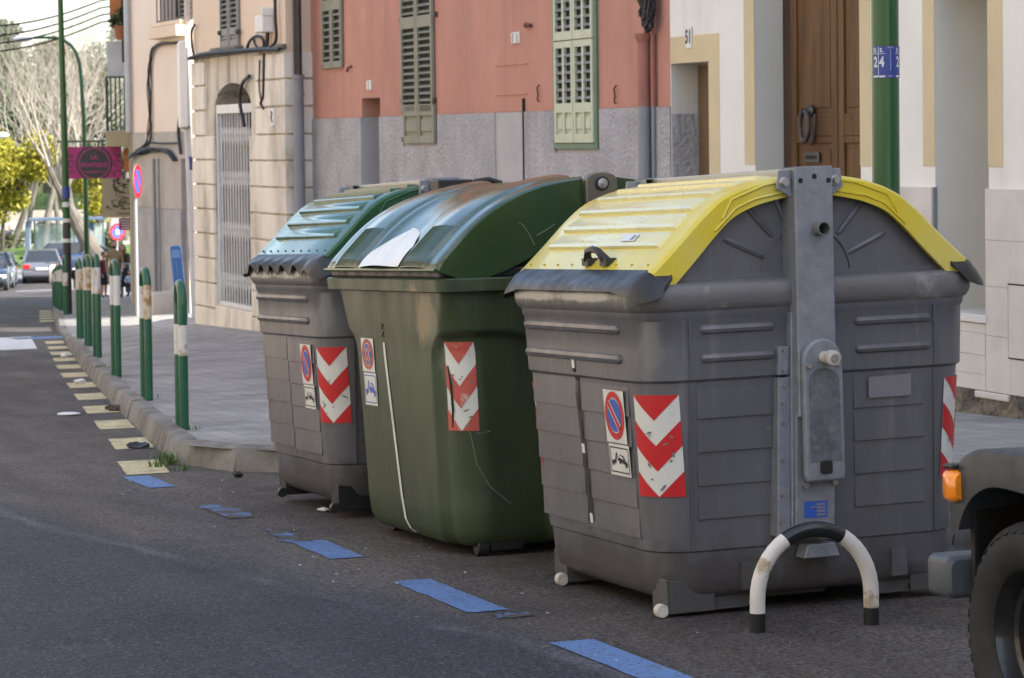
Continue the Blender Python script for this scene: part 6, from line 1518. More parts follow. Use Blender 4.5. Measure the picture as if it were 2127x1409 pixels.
# ------------------------------------------------------------------ people
M_skin = mat('skin', (.45, .27, .19), .5, var=.06, scale=15); M_jean = mat('dark_denim', (.02, .026, .05), .85, var=.15); M_shoe = flat('dark_shoe', (.02, .018, .016), .6)
def figure(name, label, loc, rotz, H, top, legs, hair, pose=None, hairlong=False, beard=False, shoes=None, bare=False, sit=False):
    o = thing(name, label, 'person', loc, (0, 0, rotz)); s_ = H/1.75
    J = dict(pel=(0, 0, .96), spi=(0, 0, 1.14), che=(0, .0, 1.34), nec=(0, 0, 1.47), hd0=(0, -.01, 1.545),
             shl=(-.18, 0, 1.40), ell=(-.24, .02, 1.13), wrl=(-.23, -.10, .92), hal=(-.225, -.125, .85),
             shr=(.18, 0, 1.40), elr=(.24, .02, 1.13), wrr=(.23, -.10, .92), har=(.225, -.125, .85),
             hil=(-.10, 0, .91), knl=(-.11, -.02, .50), anl=(-.11, .02, .09), tol=(-.12, -.13, .04),
             hir=(.10, 0, .91), knr=(.11, -.02, .50), anr=(.11, .02, .09), tor=(.12, -.13, .04))
    RAD_ = dict(pel=.15, spi=.145, che=.165, nec=.062, hd0=.058, shl=.075, ell=.056, wrl=.042, hal=.034, shr=.075, elr=.056, wrr=.042, har=.034, hil=.105, knl=.072, anl=.05, tol=.038, hir=.105, knr=.072, anr=.05, tor=.038)
    if pose: J.update(pose)
    E_ = [('pel', 'spi'), ('spi', 'che'), ('che', 'nec'), ('nec', 'hd0'), ('che', 'shl'), ('shl', 'ell'), ('ell', 'wrl'), ('wrl', 'hal'), ('che', 'shr'), ('shr', 'elr'), ('elr', 'wrr'), ('wrr', 'har'), ('pel', 'hil'), ('hil', 'knl'), ('knl', 'anl'), ('anl', 'tol'), ('pel', 'hir'), ('hir', 'knr'), ('knr', 'anr'), ('anr', 'tor')]
    names = list(J); me = bpy.data.meshes.new('body'); me.from_pydata([Vector(J[n])*s_ for n in names], [(names.index(a), names.index(c)) for a, c in E_], [])
    t = bpy.data.objects.new('body', me); COL.objects.link(t); sk = t.modifiers.new('s', 'SKIN'); sv_ = me.skin_vertices[0].data
    for i, n in enumerate(names): sv_[i].radius = (RAD_[n]*s_*(1.08 if n in ('che', 'pel', 'spi') else 1), RAD_[n]*s_*(.72 if n in ('che', 'spi', 'pel') else 1)); sv_[i].use_root = n == 'pel'
    sb = t.modifiers.new('u', 'SUBSURF'); sb.levels = 2; sb.render_levels = 2
    dg = bpy.context.evaluated_depsgraph_get(); me2 = bpy.data.meshes.new_from_object(t.evaluated_get(dg)); bpy.data.objects.remove(t)
    me2.name = 'body'; me2.materials.clear()
    for m_ in (M_skin, top, legs, shoes or M_shoe): me2.materials.append(m_)
    SEG = {('pel', 'spi'): 1, ('spi', 'che'): 1, ('che', 'nec'): 1, ('nec', 'hd0'): 0, ('che', 'shl'): 1, ('shl', 'ell'): 1, ('ell', 'wrl'): 1, ('wrl', 'hal'): 0, ('che', 'shr'): 1, ('shr', 'elr'): 1, ('elr', 'wrr'): 1, ('wrr', 'har'): 0, ('pel', 'hil'): 2, ('hil', 'knl'): 2, ('knl', 'anl'): 0 if bare else 2, ('anl', 'tol'): 3, ('pel', 'hir'): 2, ('hir', 'knr'): 2, ('knr', 'anr'): 0 if bare else 2, ('anr', 'tor'): 3}
    segs = [(Vector(J[a])*s_, Vector(J[c])*s_, m_) for (a, c), m_ in SEG.items()]
    for p in me2.polygons:
        c = p.center; best = (9, 0)
        for a, e, m_ in segs:
            d_ = e-a; t_ = max(0, min(1, (c-a).dot(d_)/d_.length_squared)); q = (c-a-d_*t_).length
            if q < best[0]: best = (q, m_)
        p.material_index = best[1]; p.use_smooth = True
    link('body', me2, o)
    hc = (Vector(J['hd0'])+Vector((0, -.015, .115)))*s_
    g = MB(); g.ball(hc, .105*s_, 14, sc=(.80, .95, 1.18)); g.ball(hc+Vector((0, -.105, -.015))*s_, .02*s_, 8, sc=(.7, 1, 1.1)); g.ball(hc+Vector((-.085, .005, -.01))*s_, .022*s_, 8, sc=(.5, .8, 1.3)); g.ball(hc+Vector((.085, .005, -.01))*s_, .022*s_, 8, sc=(.5, .8, 1.3)); head = g.build('head', M_skin, o, 60)
    g = MB()
    for x in (-.034, .034): g.ball(hc+Vector((x, -.092, .012))*s_, .010*s_, 6)
    g.build('eyes', M_dark, head); g = MB(); g.bar(hc+Vector((-.025, -.098, -.055))*s_, hc+Vector((.025, -.098, -.055))*s_, .006*s_, .01*s_); g.build('mouth', mat('lip', (.3, .12, .1), .5), head)
    g = MB(); g.ball(hc+Vector((0, .022, .035))*s_, .108*s_, 14, sc=(.86, .95, 1.08))
    if hairlong:
        for x, w2 in ((-.075, .05), (.075, .05), (0, .08)): g.tube([hc+Vector((x, .02+(.04 if x == 0 else 0), .05))*s_, hc+Vector((x*1.15, .03+(.04 if x == 0 else 0), -.08))*s_, hc+Vector((x*1.2, .02, -.22))*s_], [w2*s_, w2*s_, w2*.5*s_], 8)
    g.build('hair', hair, head, 60)
    if beard: g = MB(); g.ball(hc+Vector((0, -.045, -.075))*s_, .07*s_, 10, sc=(.95, .8, .85)); g.build('beard', hair, head, 60)
    for sd_ in ('l', 'r'):
        a, c = Vector(J['wr'+sd_])*s_, Vector(J['ha'+sd_])*s_; d_ = (c-a).normalized(); sx_ = Vector((1, 0, 0)); g = MB()
        for k, (off, ln) in enumerate(((-.024, .068), (-.008, .08), (.008, .076), (.022, .06))): p = c+sx_*off*s_; g.tube([p-d_*.02*s_, p+d_*ln*.5*s_, p+d_*ln*.85*s_+Vector((0, -.015, 0))*s_], [.009*s_, .008*s_, .006*s_], 5)
        sg_ = 1 if sd_ == 'l' else -1; g.tube([c+sx_*sg_*.02*s_-d_*.02*s_, c+sx_*sg_*.045*s_+d_*.02*s_, c+sx_*sg_*.045*s_+d_*.045*s_], [.011*s_, .009*s_, .007*s_], 5); g.build('fingers', M_skin, o, 60)
    return o
M_hairb = mat('brown_hair', (.06, .035, .02), .6, var=.2, scale=20); M_hairl = mat('light_brown_hair', (.20, .11, .045), .55, var=.25, scale=20)
face_cam = R(-20)                                     # figures face -y locally, turned to the lens
D_ = 78
figure('person', 'bearded man in tan jacket and dark trousers standing on the pavement', base_at(237, D_), face_cam+R(10), 1.69, mat('tan_jacket', (.27, .20, .11), .85, var=.12), M_jean, M_hairb, beard=True)
figure('person', 'long-haired woman in olive coat and jeans bending over a pushchair', base_at(258, D_+.3), face_cam-R(15), 1.62, mat('olive_coat', (.06, .055, .035), .85, var=.15), mat('blue_denim', (.06, .09, .16), .85, var=.15), M_hairl, hairlong=True,
       pose=dict(spi=(0, -.05, 1.13), che=(0, -.11, 1.32), nec=(.01, -.17, 1.43), hd0=(.015, -.20, 1.49), shl=(-.18, -.12, 1.38), shr=(.18, -.12, 1.38), ell=(-.23, -.16, 1.12), elr=(.22, -.18, 1.12), wrl=(-.15, -.36, 1.02), wrr=(.16, -.38, 1.02), hal=(-.13, -.42, .99), har=(.14, -.44, .99)))
figure('person', 'child in dark coat and beige trousers behind the rusted hoops', base_at(157, D_-1), face_cam+R(150), 1.05, mat('navy_coat', (.02, .018, .025), .9), mat('beige_trousers', (.33, .26, .19), .85), M_hairl)
figure('person', 'person in dark red top and shorts half hidden behind the clean-headed hoop', base_at(214, D_+.5), face_cam+R(60), 1.36, mat('dark_red_top', (.10, .012, .014), .85, var=.2), mat('dark_shorts', (.02, .018, .02), .9), M_hairb, bare=True)
figure('person', 'dark-haired child in maroon jacket beside the rusted hoops', base_at(176, D_+1.2), face_cam-R(30), 1.28, mat('maroon_jacket', (.07, .012, .016), .85, var=.2), M_jean, M_hairb)
# pushchair with a toddler
b = base_at(263, D_-1.0); pc_ = thing('pushchair', 'dark pushchair with silver frame in front of the long-haired woman', 'pushchair', b, (0, 0, face_cam))
g = MB()
for x in (-.2, .2): g.tube([(x, .42, 1.0), (x, .25, .75), (x, -.25, .18)], .016, 6); g.tube([(x, -.2, .62), (x, .0, .5), (x, .3, .1)], .016, 6)
g.tube([(-.2, .42, 1.0), (.2, .42, 1.0)], .018, 6); g.build('frame', M_pgrey, pc_, 40)
g = MB(); g.grid(lambda i, j: (lerp(-.19, .19, i), [-.18, .05, .16][int(round(j*2))], [.36, .34, .78][int(round(j*2))]), 1, 2); g.box((-.19, -.22, .34), (.19, -.16, .38)); g.build('seat', mat('black_fabric', (.015, .015, .017), .9), pc_)
for x in (-.22, .22):
    for y in (-.26, .3): g = MB(); g.lathe([(.09, -.02), (.1, -.012), (.1, .012), (.09, .02)], (x, y, .1), (1, 0, 0), 16); g.build('wheel', M_tyre, pc_, 40)
figure('person', 'toddler in pale blue top sitting in the pushchair', b+Vector((.03, -.06, .0)), face_cam, .82, mat('pale_blue_top', (.35, .48, .65), .85), mat('dark_shorts', (.02, .018, .02), .9), M_hairl,
       pose=dict(pel=(0, .1, .90), spi=(0, .14, 1.06), che=(0, .17, 1.26), nec=(0, .17, 1.40), hd0=(0, .16, 1.475), shl=(-.17, .16, 1.32), shr=(.17, .16, 1.32), ell=(-.24, .05, 1.1), elr=(.24, .05, 1.1), wrl=(-.16, -.14, 1.02), wrr=(.16, -.14, 1.02), hal=(-.14, -.19, 1.0), har=(.14, -.19, 1.0), hil=(-.1, .06, .86), hir=(.1, .06, .86), knl=(-.12, -.3, .84), knr=(.12, -.3, .84), anl=(-.12, -.34, .45), anr=(.12, -.34, .45), tol=(-.12, -.46, .42), tor=(.12, -.46, .42)))

# ------------------------------------------------------------------ cars down the street
M_lite = mat('red_tail_lamp', (.5, .02, .015), .2, var=.1, coat=.5)
def car(label, loc, rotz, paint, group=None, wagon=True):
    """x forward, centred; about 4.5 x 1.75 x 1.43 m"""
    o = thing('parked_car', label, 'car', loc, (0, 0, rotz), group); P_ = mat(paint[0], paint[1], .22, metal=paint[2], var=.03, coat=.6)
    st = [(-2.2, .45, .62, .74), (-2.22, .35, .80, .80), (-2.15, .28, .93, .85), (-1.8, .25, .96, .87), (-.6, .22, .95, .88), (.7, .22, .93, .88), (1.3, .23, .90, .87), (1.9, .26, .80, .84), (2.2, .32, .68, .76), (2.28, .42, .58, .66)]
    g = MB(); g.ring_loft([[(x, y, z) for y, z in rrect(-hw, hw, zb, zt, min(.12, (zt-zb)*.4), 3)] for x, zb, zt, hw in st]); g.build('body', P_, o, 40)
    xr = -2.12 if wagon else -1.6
    cab = [(xr, .94, .78), (xr+.22, 1.22, .70), (xr+.42, 1.40, .62), (-.6, 1.43, .61), (.05, 1.40, .60), (.55, 1.20, .66), (1.0, .92, .76)]
    # cabin: glass band with roof and pillars
    g = MB(); n = len(cab)
    g.ring_loft([[(x, -hw, .90), (x, -hw+(.0 if z > .95 else 0), z), (x, hw, z), (x, hw, .90)] for x, z, hw in cab]); g.build('glasshouse', M_glass, o, 30)
    g = MB(); g.ring_loft([[(x, -hw-.01, z+.004), (x, hw+.01, z+.004), (x, hw+.012, z+.028), (x, -hw-.012, z+.028)] for x, z, hw in cab[2:5]]); g.build('roof', P_, o, 30, bevel=.01)
    for sgn in (-1, 1):
        for a, c in ((0, 2), (4, 6)): g = MB(); g.bar((cab[a][0], sgn*(cab[a][2]), cab[a][1]), (cab[c][0], sgn*(cab[c][2]), cab[c][1]+.01), .09, .05); g.build('pillar', P_, o)
        g = MB(); g.bar((-.75, sgn*.75, .93), (-.72, sgn*.63, 1.41), .07, .04); g.build('pillar', P_, o)
        g = MB(); g.box((.62, sgn*.9-.06, .95), (.74, sgn*.9+.08, 1.08)); g.build('mirror', M_black, o, bevel=.02)
    for y in (-.66, .66): g = MB(); g.box((-2.235, y-.15, .66), (-2.15, y+.17, .84)); g.build('tail_light', M_lite, o, bevel=.02); g = MB(); g.box((2.1, y-.16, .56), (2.24, y+.14, .70)); g.build('headlight', M_stw, o, bevel=.03)
    g = MB(); g.box((-2.26, -.8, .34), (-2.12, .8, .52)); g.build('rear_bumper', P_, o, bevel=.03); g = MB(); g.box((-2.245, -.26, .60), (-2.20, .26, .71)); g.build('number_plate', M_stw, o)
    g = MB(); g.box((-2.1, -.7, .18), (2.1, .7, .34)); g.build('underbody', M_dark, o)
    for x in (-1.35, 1.4):
        for y in (-.84, .84):
            sgn = 1 if y > 0 else -1; g = MB(); g.lathe([(.19, -.2), (.31, -.18), (.32, -.1), (.31, -.0), (.2, .01)], (x, y, .32), (0, sgn, 0), 24); w_ = g.build('wheel', M_tyre, o, 40); g = MB(); g.lathe([(.2, .0), (.19, .012), (.05, .015)], (x, y, .32), (0, sgn, 0), 20); g.build('hub', M_pgrey, w_, 40)
    return o
def road_pt(px, py): p = ground(px, py); return p
def heading(a=9): return R(90-a)
c1 = at_depth(104, 560, 113); car('silver estate car seen from behind on the street', (c1.x, c1.y+2, zroad(112)), heading(10), ('silver_paint', (.22, .23, .26), .6))
c2 = at_depth(-12, 560, 106); car('grey car with its mirror towards the silver estate car', (c2.x, c2.y, zroad(c2.y)), heading(191), ('slate_paint', (.16, .18, .21), .4), 'cars parked on the far kerb')
c3 = at_depth(-27, 560, 100); car('dark blue car with shiny flank behind the grey car', (c3.x, c3.y, zroad(c3.y)), heading(191), ('blue_black_paint', (.03, .04, .06), .3), 'cars parked on the far kerb')
c4 = at_depth(178, 560, 122); car('blue car parked beyond the standing people', (c4.x, c4.y, zroad(112)), heading(60), ('car_blue', (.012, .03, .075), .2))
# moped rear in pale plastic by the far hoops
b = base_at(112, 88, zroad(88)); mo = thing('moped', 'white and yellow moped parked behind the far hoops', 'moped', b, (0, 0, heading(9)))
g = MB(); g.ring_loft([[(x, y, z) for y, z in rrect(-hw, hw, zb, zt, .04, 3)] for x, zb, zt, hw in ((-.85, .6, .78, .08), (-.6, .5, .86, .14), (-.1, .45, .84, .14), (.1, .3, .5, .16), (.4, .3, .42, .14), (.55, .3, .9, .16), (.62, .5, 1.0, .1))]); g.build('body', M_white, mo, 40)
for x in (-.6, .75): g = MB(); g.lathe([(.2, -.05), (.25, -.04), (.25, .04), (.2, .05)], (x, 0, .25), (0, 1, 0), 20); g.build('wheel', M_tyre, mo, 40)
g = MB(); g.tube([(.55, -.3, 1.05), (.6, 0, 1.02), (.55, .3, 1.05)], .02, 6); g.build('handlebar', M_black, mo); g = MB(); g.box((-.95, -.1, .42), (-.84, .1, .56)); g.build('number_plate', mat('yellow_plate', (.6, .42, .05), .5), mo)
# white carton on the pavement
b = base_at(153, 73); g = MB(); g.box((-.14, -.12, 0), (.14, .12, .36)); o = g.build('carton', M_white, None, bevel=.01); o.location = b; o.rotation_euler = (0, 0, .3); tag(o, 'white carton standing on the pavement by the far post', 'carton')

# overhead wires to the ochre house
for k, (ya, yb) in enumerate(((52, 2), (73, 17), (89, 32), (106, 47))):
    a, c = at_depth(-40, ya+6, 52), at_depth(208, yb, 60); g = MB(); g.tube([a.lerp(c, t/10)+Vector((0, 0, -.12*math.sin(math.pi*t/10))) for t in range(11)]+[at_depth(270, yb-10, 60)], .019, 5)
    o = g.build('overhead_wire', M_cable); tag(o, ('topmost', 'second from top', 'third from top', 'lowest')[k]+' overhead wire strung to the ochre house', 'wire', 'overhead wires')
# balcony plants
M_leafd = mat('dark_leaf', (.035, .065, .02), .6, var=.4, scale=6); M_leafy = mat('yellow_green_leaf', (.27, .245, .018), .6, var=.35, scale=2.5); M_leafo = mat('olive_leaf', (.09, .10, .045), .6, var=.35, scale=2)
M_bark = mat('pale_bark', (.30, .27, .23), .9, var=.25, scale=3, bump=.5, bscale=12); M_bark2 = mat('plane_bark', (.13, .115, .095), .9, var=.3, scale=1.5, bump=.5, bscale=8); M_twig = mat('pale_twig', (.30, .27, .225), .9, var=.2, scale=2)
M_barkd = mat('dark_bark', (.075, .06, .048), .95, var=.25, scale=3)
def leaves(g, rg, pts, n, size, spread):
    for _ in range(n):
        c, r_ = rg.choice(pts); v = Vector((rg.gauss(0, 1), rg.gauss(0, 1), rg.gauss(0, 1))); p = Vector(c)+v.normalized()*r_*rg.random()**.4*spread
        a = Vector((rg.gauss(0, 1), rg.gauss(0, 1), rg.gauss(0, .7))).normalized(); b_ = a.cross(Vector((rg.gauss(0, 1), rg.gauss(0, 1), rg.gauss(0, 1)))).normalized(); s_ = size*rg.uniform(.6, 1.3)
        g.add([p-a*s_, p+b_*s_*.5, p+a*s_, p-b_*s_*.5], [(0, 1, 2, 3)])
pb_ = at_depth(252, 82, 57.5); pt_ = thing('potted_plant', 'leafy green plant in a terracotta pot on the upper balcony screen', 'plant', pb_)
g = MB(); g.lathe([(.12, 0), (.17, .26), (.18, .3)], (0, 0, 0), (0, 0, 1), 14); g.build('pot', mat('terracotta', (.32, .12, .06), .8), pt_, 40)
g = MB(); leaves(g, random.Random(2), [((0, 0, .5), .2), ((-.12, 0, .4), .15), ((.1, 0, .62), .15)], 260, .06, 1); g.build('foliage', M_leafd, pt_)
# ================================================================== PARK AT THE END OF THE STREET
ZP = zroad(112)
M_grass = mat('lawn', (.085, .155, .018), .9, var=.3, scale=.6, bump=.6, bscale=8, bdist=.05); M_sand = mat('sandy_path', (.36, .335, .29), .9, var=.08, scale=.5); M_road2 = mat('cross_street', (.22, .215, .21), .85, var=.1, scale=.6)
def band(name, d0, d1, m_, lift, x0=-60, x1=420):
    g = MB(); q = [at_depth(x0, 540, d0), at_depth(x1, 540, d0), at_depth(x1, 540, d1), at_depth(x0, 540, d1)]
    c = sum(q, Vector())/4; ext = 3
    g.add([(p.x, p.y, ZP+lift) for p in q], [(0, 1, 2, 3)]); return structure(g.build(name, m_))
band('cross_street', 115.5, 126, M_road2, .012, -900, 900)
band('park_lawn', 126.3, 154, M_grass, .03, -500, 500); band('park_path', 154, 166, M_sand, .035, -500, 500); band('upper_lawn', 166, 182, M_grass, .03, -500, 500); band('plaza', 182, 205, M_sand, .035, -500, 500)
# lawn kerb, low wall and clipped hedge
def run(name, lab, cat, px0, px1, dep, z0, z1, th, m_, lump=0):
    a, c = at_depth(px0, 500, dep), at_depth(px1, 500, dep); d_ = (c-a); d_.z = 0; L = d_.length; o = thing(name, lab, cat, (a.x, a.y, ZP), (0, 0, math.atan2(d_.y, d_.x)))
    g = MB(); n = max(2, int(L/.5)) if lump else 1; rg = random.Random(int(dep))
    rings = [[(L*k/n, y+rg.uniform(-lump, lump), z+rg.uniform(-lump, lump)) for y, z in ((-th/2, z0), (th/2, z0), (th/2, z1), (th*.2, z1+lump), (-th*.2, z1+lump), (-th/2, z1))] for k in range(n+1)]
    g.ring_loft(rings); g.build('hedge_mass' if lump else 'wall', m_, o, 30)
    if lump:
        g = MB(); leaves(g, rg, [((L*rg.random(), rg.uniform(-th/2, th/2), rg.uniform(z0, z1)), .5) for _ in range(420)], 16000, .10, 1); g.build('leaves', m_, o)
    return o
run('low_wall', 'long low pale wall at the back of the park', 'wall', -900, 420, 207, 0, .75, .4, mat('pale_wall', (.42, .37, .30), .9, var=.1))
run('hedge', 'long dark clipped hedge behind the low park wall', 'hedge', -900, 420, 214, 0, 1.75, 1.4, M_leafd, .12)
run('far_hedge', 'olive shrub bank far behind the clipped hedge', 'hedge', -900, 420, 240, 0, 4.2, 4, M_leafo, .5)

def grow(g, rg, p, d_, ln, r_, lvl, tips, maxl, up=.15, spread=.6, n=6, mi=0):
    pts = [p]; rr = [r_]; q = p.copy(); dd = d_.copy(); steps = 4 if lvl < 2 else 3
    for k in range(steps):
        dd = (dd+Vector((rg.gauss(0, .13), rg.gauss(0, .13), rg.gauss(0, .1)+up*.12))).normalized(); q = q+dd*ln/steps; pts.append(q.copy()); rr.append(lerp(r_, r_*.62, (k+1)/steps))
    g.tube(pts, rr, n if lvl == 0 else (6 if lvl < 2 else (4 if lvl < 3 else 3)), mi if lvl < 2 else 1, cap=lvl == 0)
    if lvl >= maxl: tips.append(q); return
    nb = rg.choice((3, 3, 4)) if lvl == 0 else (rg.choice((2, 3, 3)) if lvl < maxl-1 else 3)
    for k in range(nb):
        t = rg.uniform(.45, 1) if k else 1; i = min(int(t*steps), steps-1); b_ = pts[i].lerp(pts[i+1], t*steps-i)
        a = Vector((rg.gauss(0, 1), rg.gauss(0, 1), rg.gauss(0, .6))).normalized(); nd = (dd+a*spread*rg.uniform(.7, 1.3)+Vector((0, 0, up))).normalized()
        grow(g, rg, b_, nd, ln*rg.uniform(.62, .82), rr[i+1]*rg.uniform(.55, .78), lvl+1, tips, maxl, up, spread)
def bare_tree(label, px, dep, H, r0, seed, lean=(0, 0), maxl=5, barkm=None, z0=None, twigm=None, trunk_f=.30, up_=.16, spr=.72):
    b = at_depth(px, 500, dep); o = thing('bare_tree', label, 'tree', (b.x, b.y, ZP if z0 is None else z0), group=None); rg = random.Random(seed); tips = []
    g = MB(); grow(g, rg, Vector((0, 0, -.2)), Vector((lean[0], lean[1], 1)).normalized(), H*trunk_f, r0, 0, tips, maxl, up_, spr, 12)
    # split trunk and crown
    mb1, mb2 = MB(), MB()
    for f, m_ in zip(g.f, g.m):
        t = mb1 if m_ == 0 else mb2; t.add([g.v[i] for i in f], [tuple(range(len(f)))])
    mb1.build('trunk', barkm or M_bark2, o, 60); mb2.build('crown', twigm or M_twig, o, 60); return o
bare_tree('big bare plane tree with pale branches leaning over the pavement end', 247, 106, 18, .44, 5, (-.26, .08), 7, trunk_f=.24, up_=.42, spr=.55)
bare_tree('bare pale tree with dense fine twigs at the park edge', 95, 136, 17, .19, 8, (0, 0), 7)
bare_tree('slender bare tree behind the blue car', 190, 146, 18, .19, 15, (.05, 0), 7)
bare_tree('bare spreading tree behind the yellow-green tree', 20, 150, 19, .20, 23, (.1, 0), 7)
bare_tree('bare tree behind the shop signs', 262, 160, 19, .20, 31, (-.1, 0), 7)
bare_tree('far bare tree between the two street lamps', 140, 185, 21, .20, 37, (0, 0), 7)
for i_, (px_, dep_, sd_) in enumerate(((60, 142, 51), (120, 155, 52), (165, 165, 53), (225, 170, 54), (40, 172, 55), (90, 190, 56), (185, 195, 57))):
    bare_tree(('bare twiggy tree just behind the lamp lantern', 'bare twiggy tree behind the tall green post', 'bare twiggy tree behind the lamp shaft', 'bare twiggy tree behind the balcony', 'bare twiggy tree above the yellow-green crown', 'bare twiggy tree deep in the park', 'bare twiggy tree deep behind the plane tree')[i_], px_, dep_, 16+i_ % 3*2, .17, sd_, (random.uniform(-.1, .1), 0), 7, up_=.3, spr=.62)
def leafy(label, px, dep, H, cr, m_, seed, n=6000, size=.16, trunk=.16, lo=.35, flat_=.7, barkm=None, cx=0):
    b = at_depth(px, 500, dep); o = thing('leafy_tree', label, 'tree', (b.x, b.y, ZP)); rg = random.Random(seed); g = MB(); tips = []
    pts = []
    g.tube([(0, 0, -.2), (.05, 0, H*lo*.6), (.1+cx*.3, 0, H*lo)], [trunk, trunk*.8, trunk*.6], 9)
    for k in range(16):
        a = rg.uniform(0, 6.28); rr = cr*rg.random()**.5*.8; c = Vector((math.cos(a)*rr+cx, math.sin(a)*rr, H*lerp(lo+.08, .93, rg.random())*1.0)); pts.append((c, cr*rg.uniform(.22, .40)))
        g.tube([(.1+cx*.3, 0, H*lo*.95), Vector((c.x*.5, c.y*.5, lerp(H*lo, c.z, .55))), c], [trunk*.4, trunk*.25, trunk*.1], 5)
    g.build('trunk', barkm or M_barkd, o, 60); g = MB(); leaves(g, rg, pts, n, size, 1.0); g.build('crown', m_, o); return o
leafy('yellow-green leafy tree on the park lawn', 4, 133, 6.5, 3.3, M_leafy, 3, 12000, .13, .14, .38)
leafy('dark evergreen tree at the left edge behind the bare trees', -30, 180, 15, 3.0, M_leafd, 6, 8000, .2, .25, .1)
leafy('tall olive tree behind the street lamp', 60, 215, 16, 5.0, M_leafo, 9, 8000, .22, .25, .1)
leafy('broad olive tree behind the plane tree', 150, 225, 17, 5.5, M_leafo, 12, 8000, .22, .25, .1)
leafy('grey-green tree behind the shop signs', 235, 220, 18, 5.0, M_leafo, 14, 8000, .22, .25, .1)
leafy('small yellow-green tree right of the tall post', 205, 140, 5.5, 1.6, M_leafy, 18, 3000, .12, .1, .3)
leafy('dark conifer far beyond the park hedge', 5, 255, 18, 5.0, M_leafd, 21, 9000, .28, .3, .06)
for i_, (px_, dep_, h_, m_, lab_) in enumerate(((-150, 150, 9, M_leafo, 'olive tree on the park lawn beside the yellow-green tree'), (-260, 165, 12, M_leafd, 'dark round tree in the row of park trees'), (-380, 155, 8, M_leafy, 'yellowish tree in the row of park trees'), (-520, 175, 13, M_leafo, 'tall olive tree ending the row of park trees'), (-330, 225, 16, M_leafd, 'dark evergreen behind the row of park trees'), (-150, 230, 17, M_leafo, 'broad tree behind the row of park trees'))):
    leafy(lab_, px_, dep_, h_, h_*.32, m_, 60+i_, 6000, .17, .2, .25)
def shrub(label, px, dep, r_, h_, m_, seed):
    b = at_depth(px, 500, dep); o = thing('shrub', label, 'shrub', (b.x, b.y, ZP)); rg = random.Random(seed); g = MB(); leaves(g, rg, [(Vector((rg.gauss(0, r_*.4), rg.gauss(0, r_*.4), h_*rg.uniform(.2, .8))), r_*.5) for _ in range(8)], 1600, .09, 1); g.build('foliage', m_, o)
    g = MB()
    for k in range(5): g.tube([(0, 0, -.05), (rg.gauss(0, r_*.3), rg.gauss(0, r_*.3), h_*.7)], .02, 4)
    g.build('stem', M_barkd, o)
shrub('round dark shrub beside the bus shelter panel', 92, 145, .8, 2.0, M_leafd, 1); shrub('pale green shrub behind the second street lamp', 203, 135, .8, 1.7, M_leafo, 2); shrub('low shrub in front of the far bench', 15, 150, .8, 1.0, M_leafo, 3); shrub('small shrub by the path behind the couple', 222, 138, .7, 1.3, M_leafo, 4)
# bus shelter with glass and advert panels
b = at_depth(112, 500, 128); sh_ = thing('bus_shelter', 'glass bus shelter with dark roof and tall advert panels', 'bus shelter', (b.x, b.y, ZP), (0, 0, R(-12)))
k_ = 128/FPX
M_pane = bpy.data.materials.new('shelter_glass'); M_pane.use_nodes = True; q = M_pane.node_tree.nodes['Principled BSDF']; q.inputs['Base Color'].default_value = (.8, .88, .9, 1); q.inputs['Roughness'].default_value = .05; q.inputs['Transmission Weight'].default_value = .75
M_adv = mat('advert_backlight_off', (.50, .56, .64), .3, var=.05); M_advd = mat('advert_frame', (.10, .14, .20), .35)
g = MB(); g.box((-1.2, -.6, 2.28), (2.6, .8, 2.42)); g.build('roof', M_advd, sh_, bevel=.03)
for x in (-.95, .55, 2.4): g = MB(); g.tube([(x, .6, 0), (x, .6, 2.3)], .045, 8); g.build('post', M_advd, sh_, 40)
for x0_, x1_ in ((-.9, .5), (.6, 2.35)): g = MB(); g.box((x0_, .59, .35), (x1_, .605, 2.1)); g.build('pane', M_pane, sh_)
g = MB(); g.box((-1.35, -.35, .0), (-1.15, .5, 2.25)); g.build('advert_case', M_advd, sh_, bevel=.02); g = MB(); g.box((-1.14, -.33, .35), (-1.13, .45, 2.1)); g.box((-1.37, -.3, .35), (-1.355, .45, 2.1)); g.build('advert_poster', M_adv, sh_)
g = MB(); g.box((.95, .3, .1), (1.95, .42, 2.15)); g.build('map_case', M_advd, sh_, bevel=.02); g = MB(); g.box((1.0, .28, .25), (1.9, .298, 1.75)); g.build('map_poster', M_adv, sh_); g = MB(); g.box((1.0, .28, 1.78), (1.9, .297, 2.1)); g.build('map_header', mat('blue_header', (.03, .12, .26), .4), sh_)
g = MB(); g.box((-.7, .1, .42), (.3, .45, .47)); g.build('seat', M_advd, sh_)
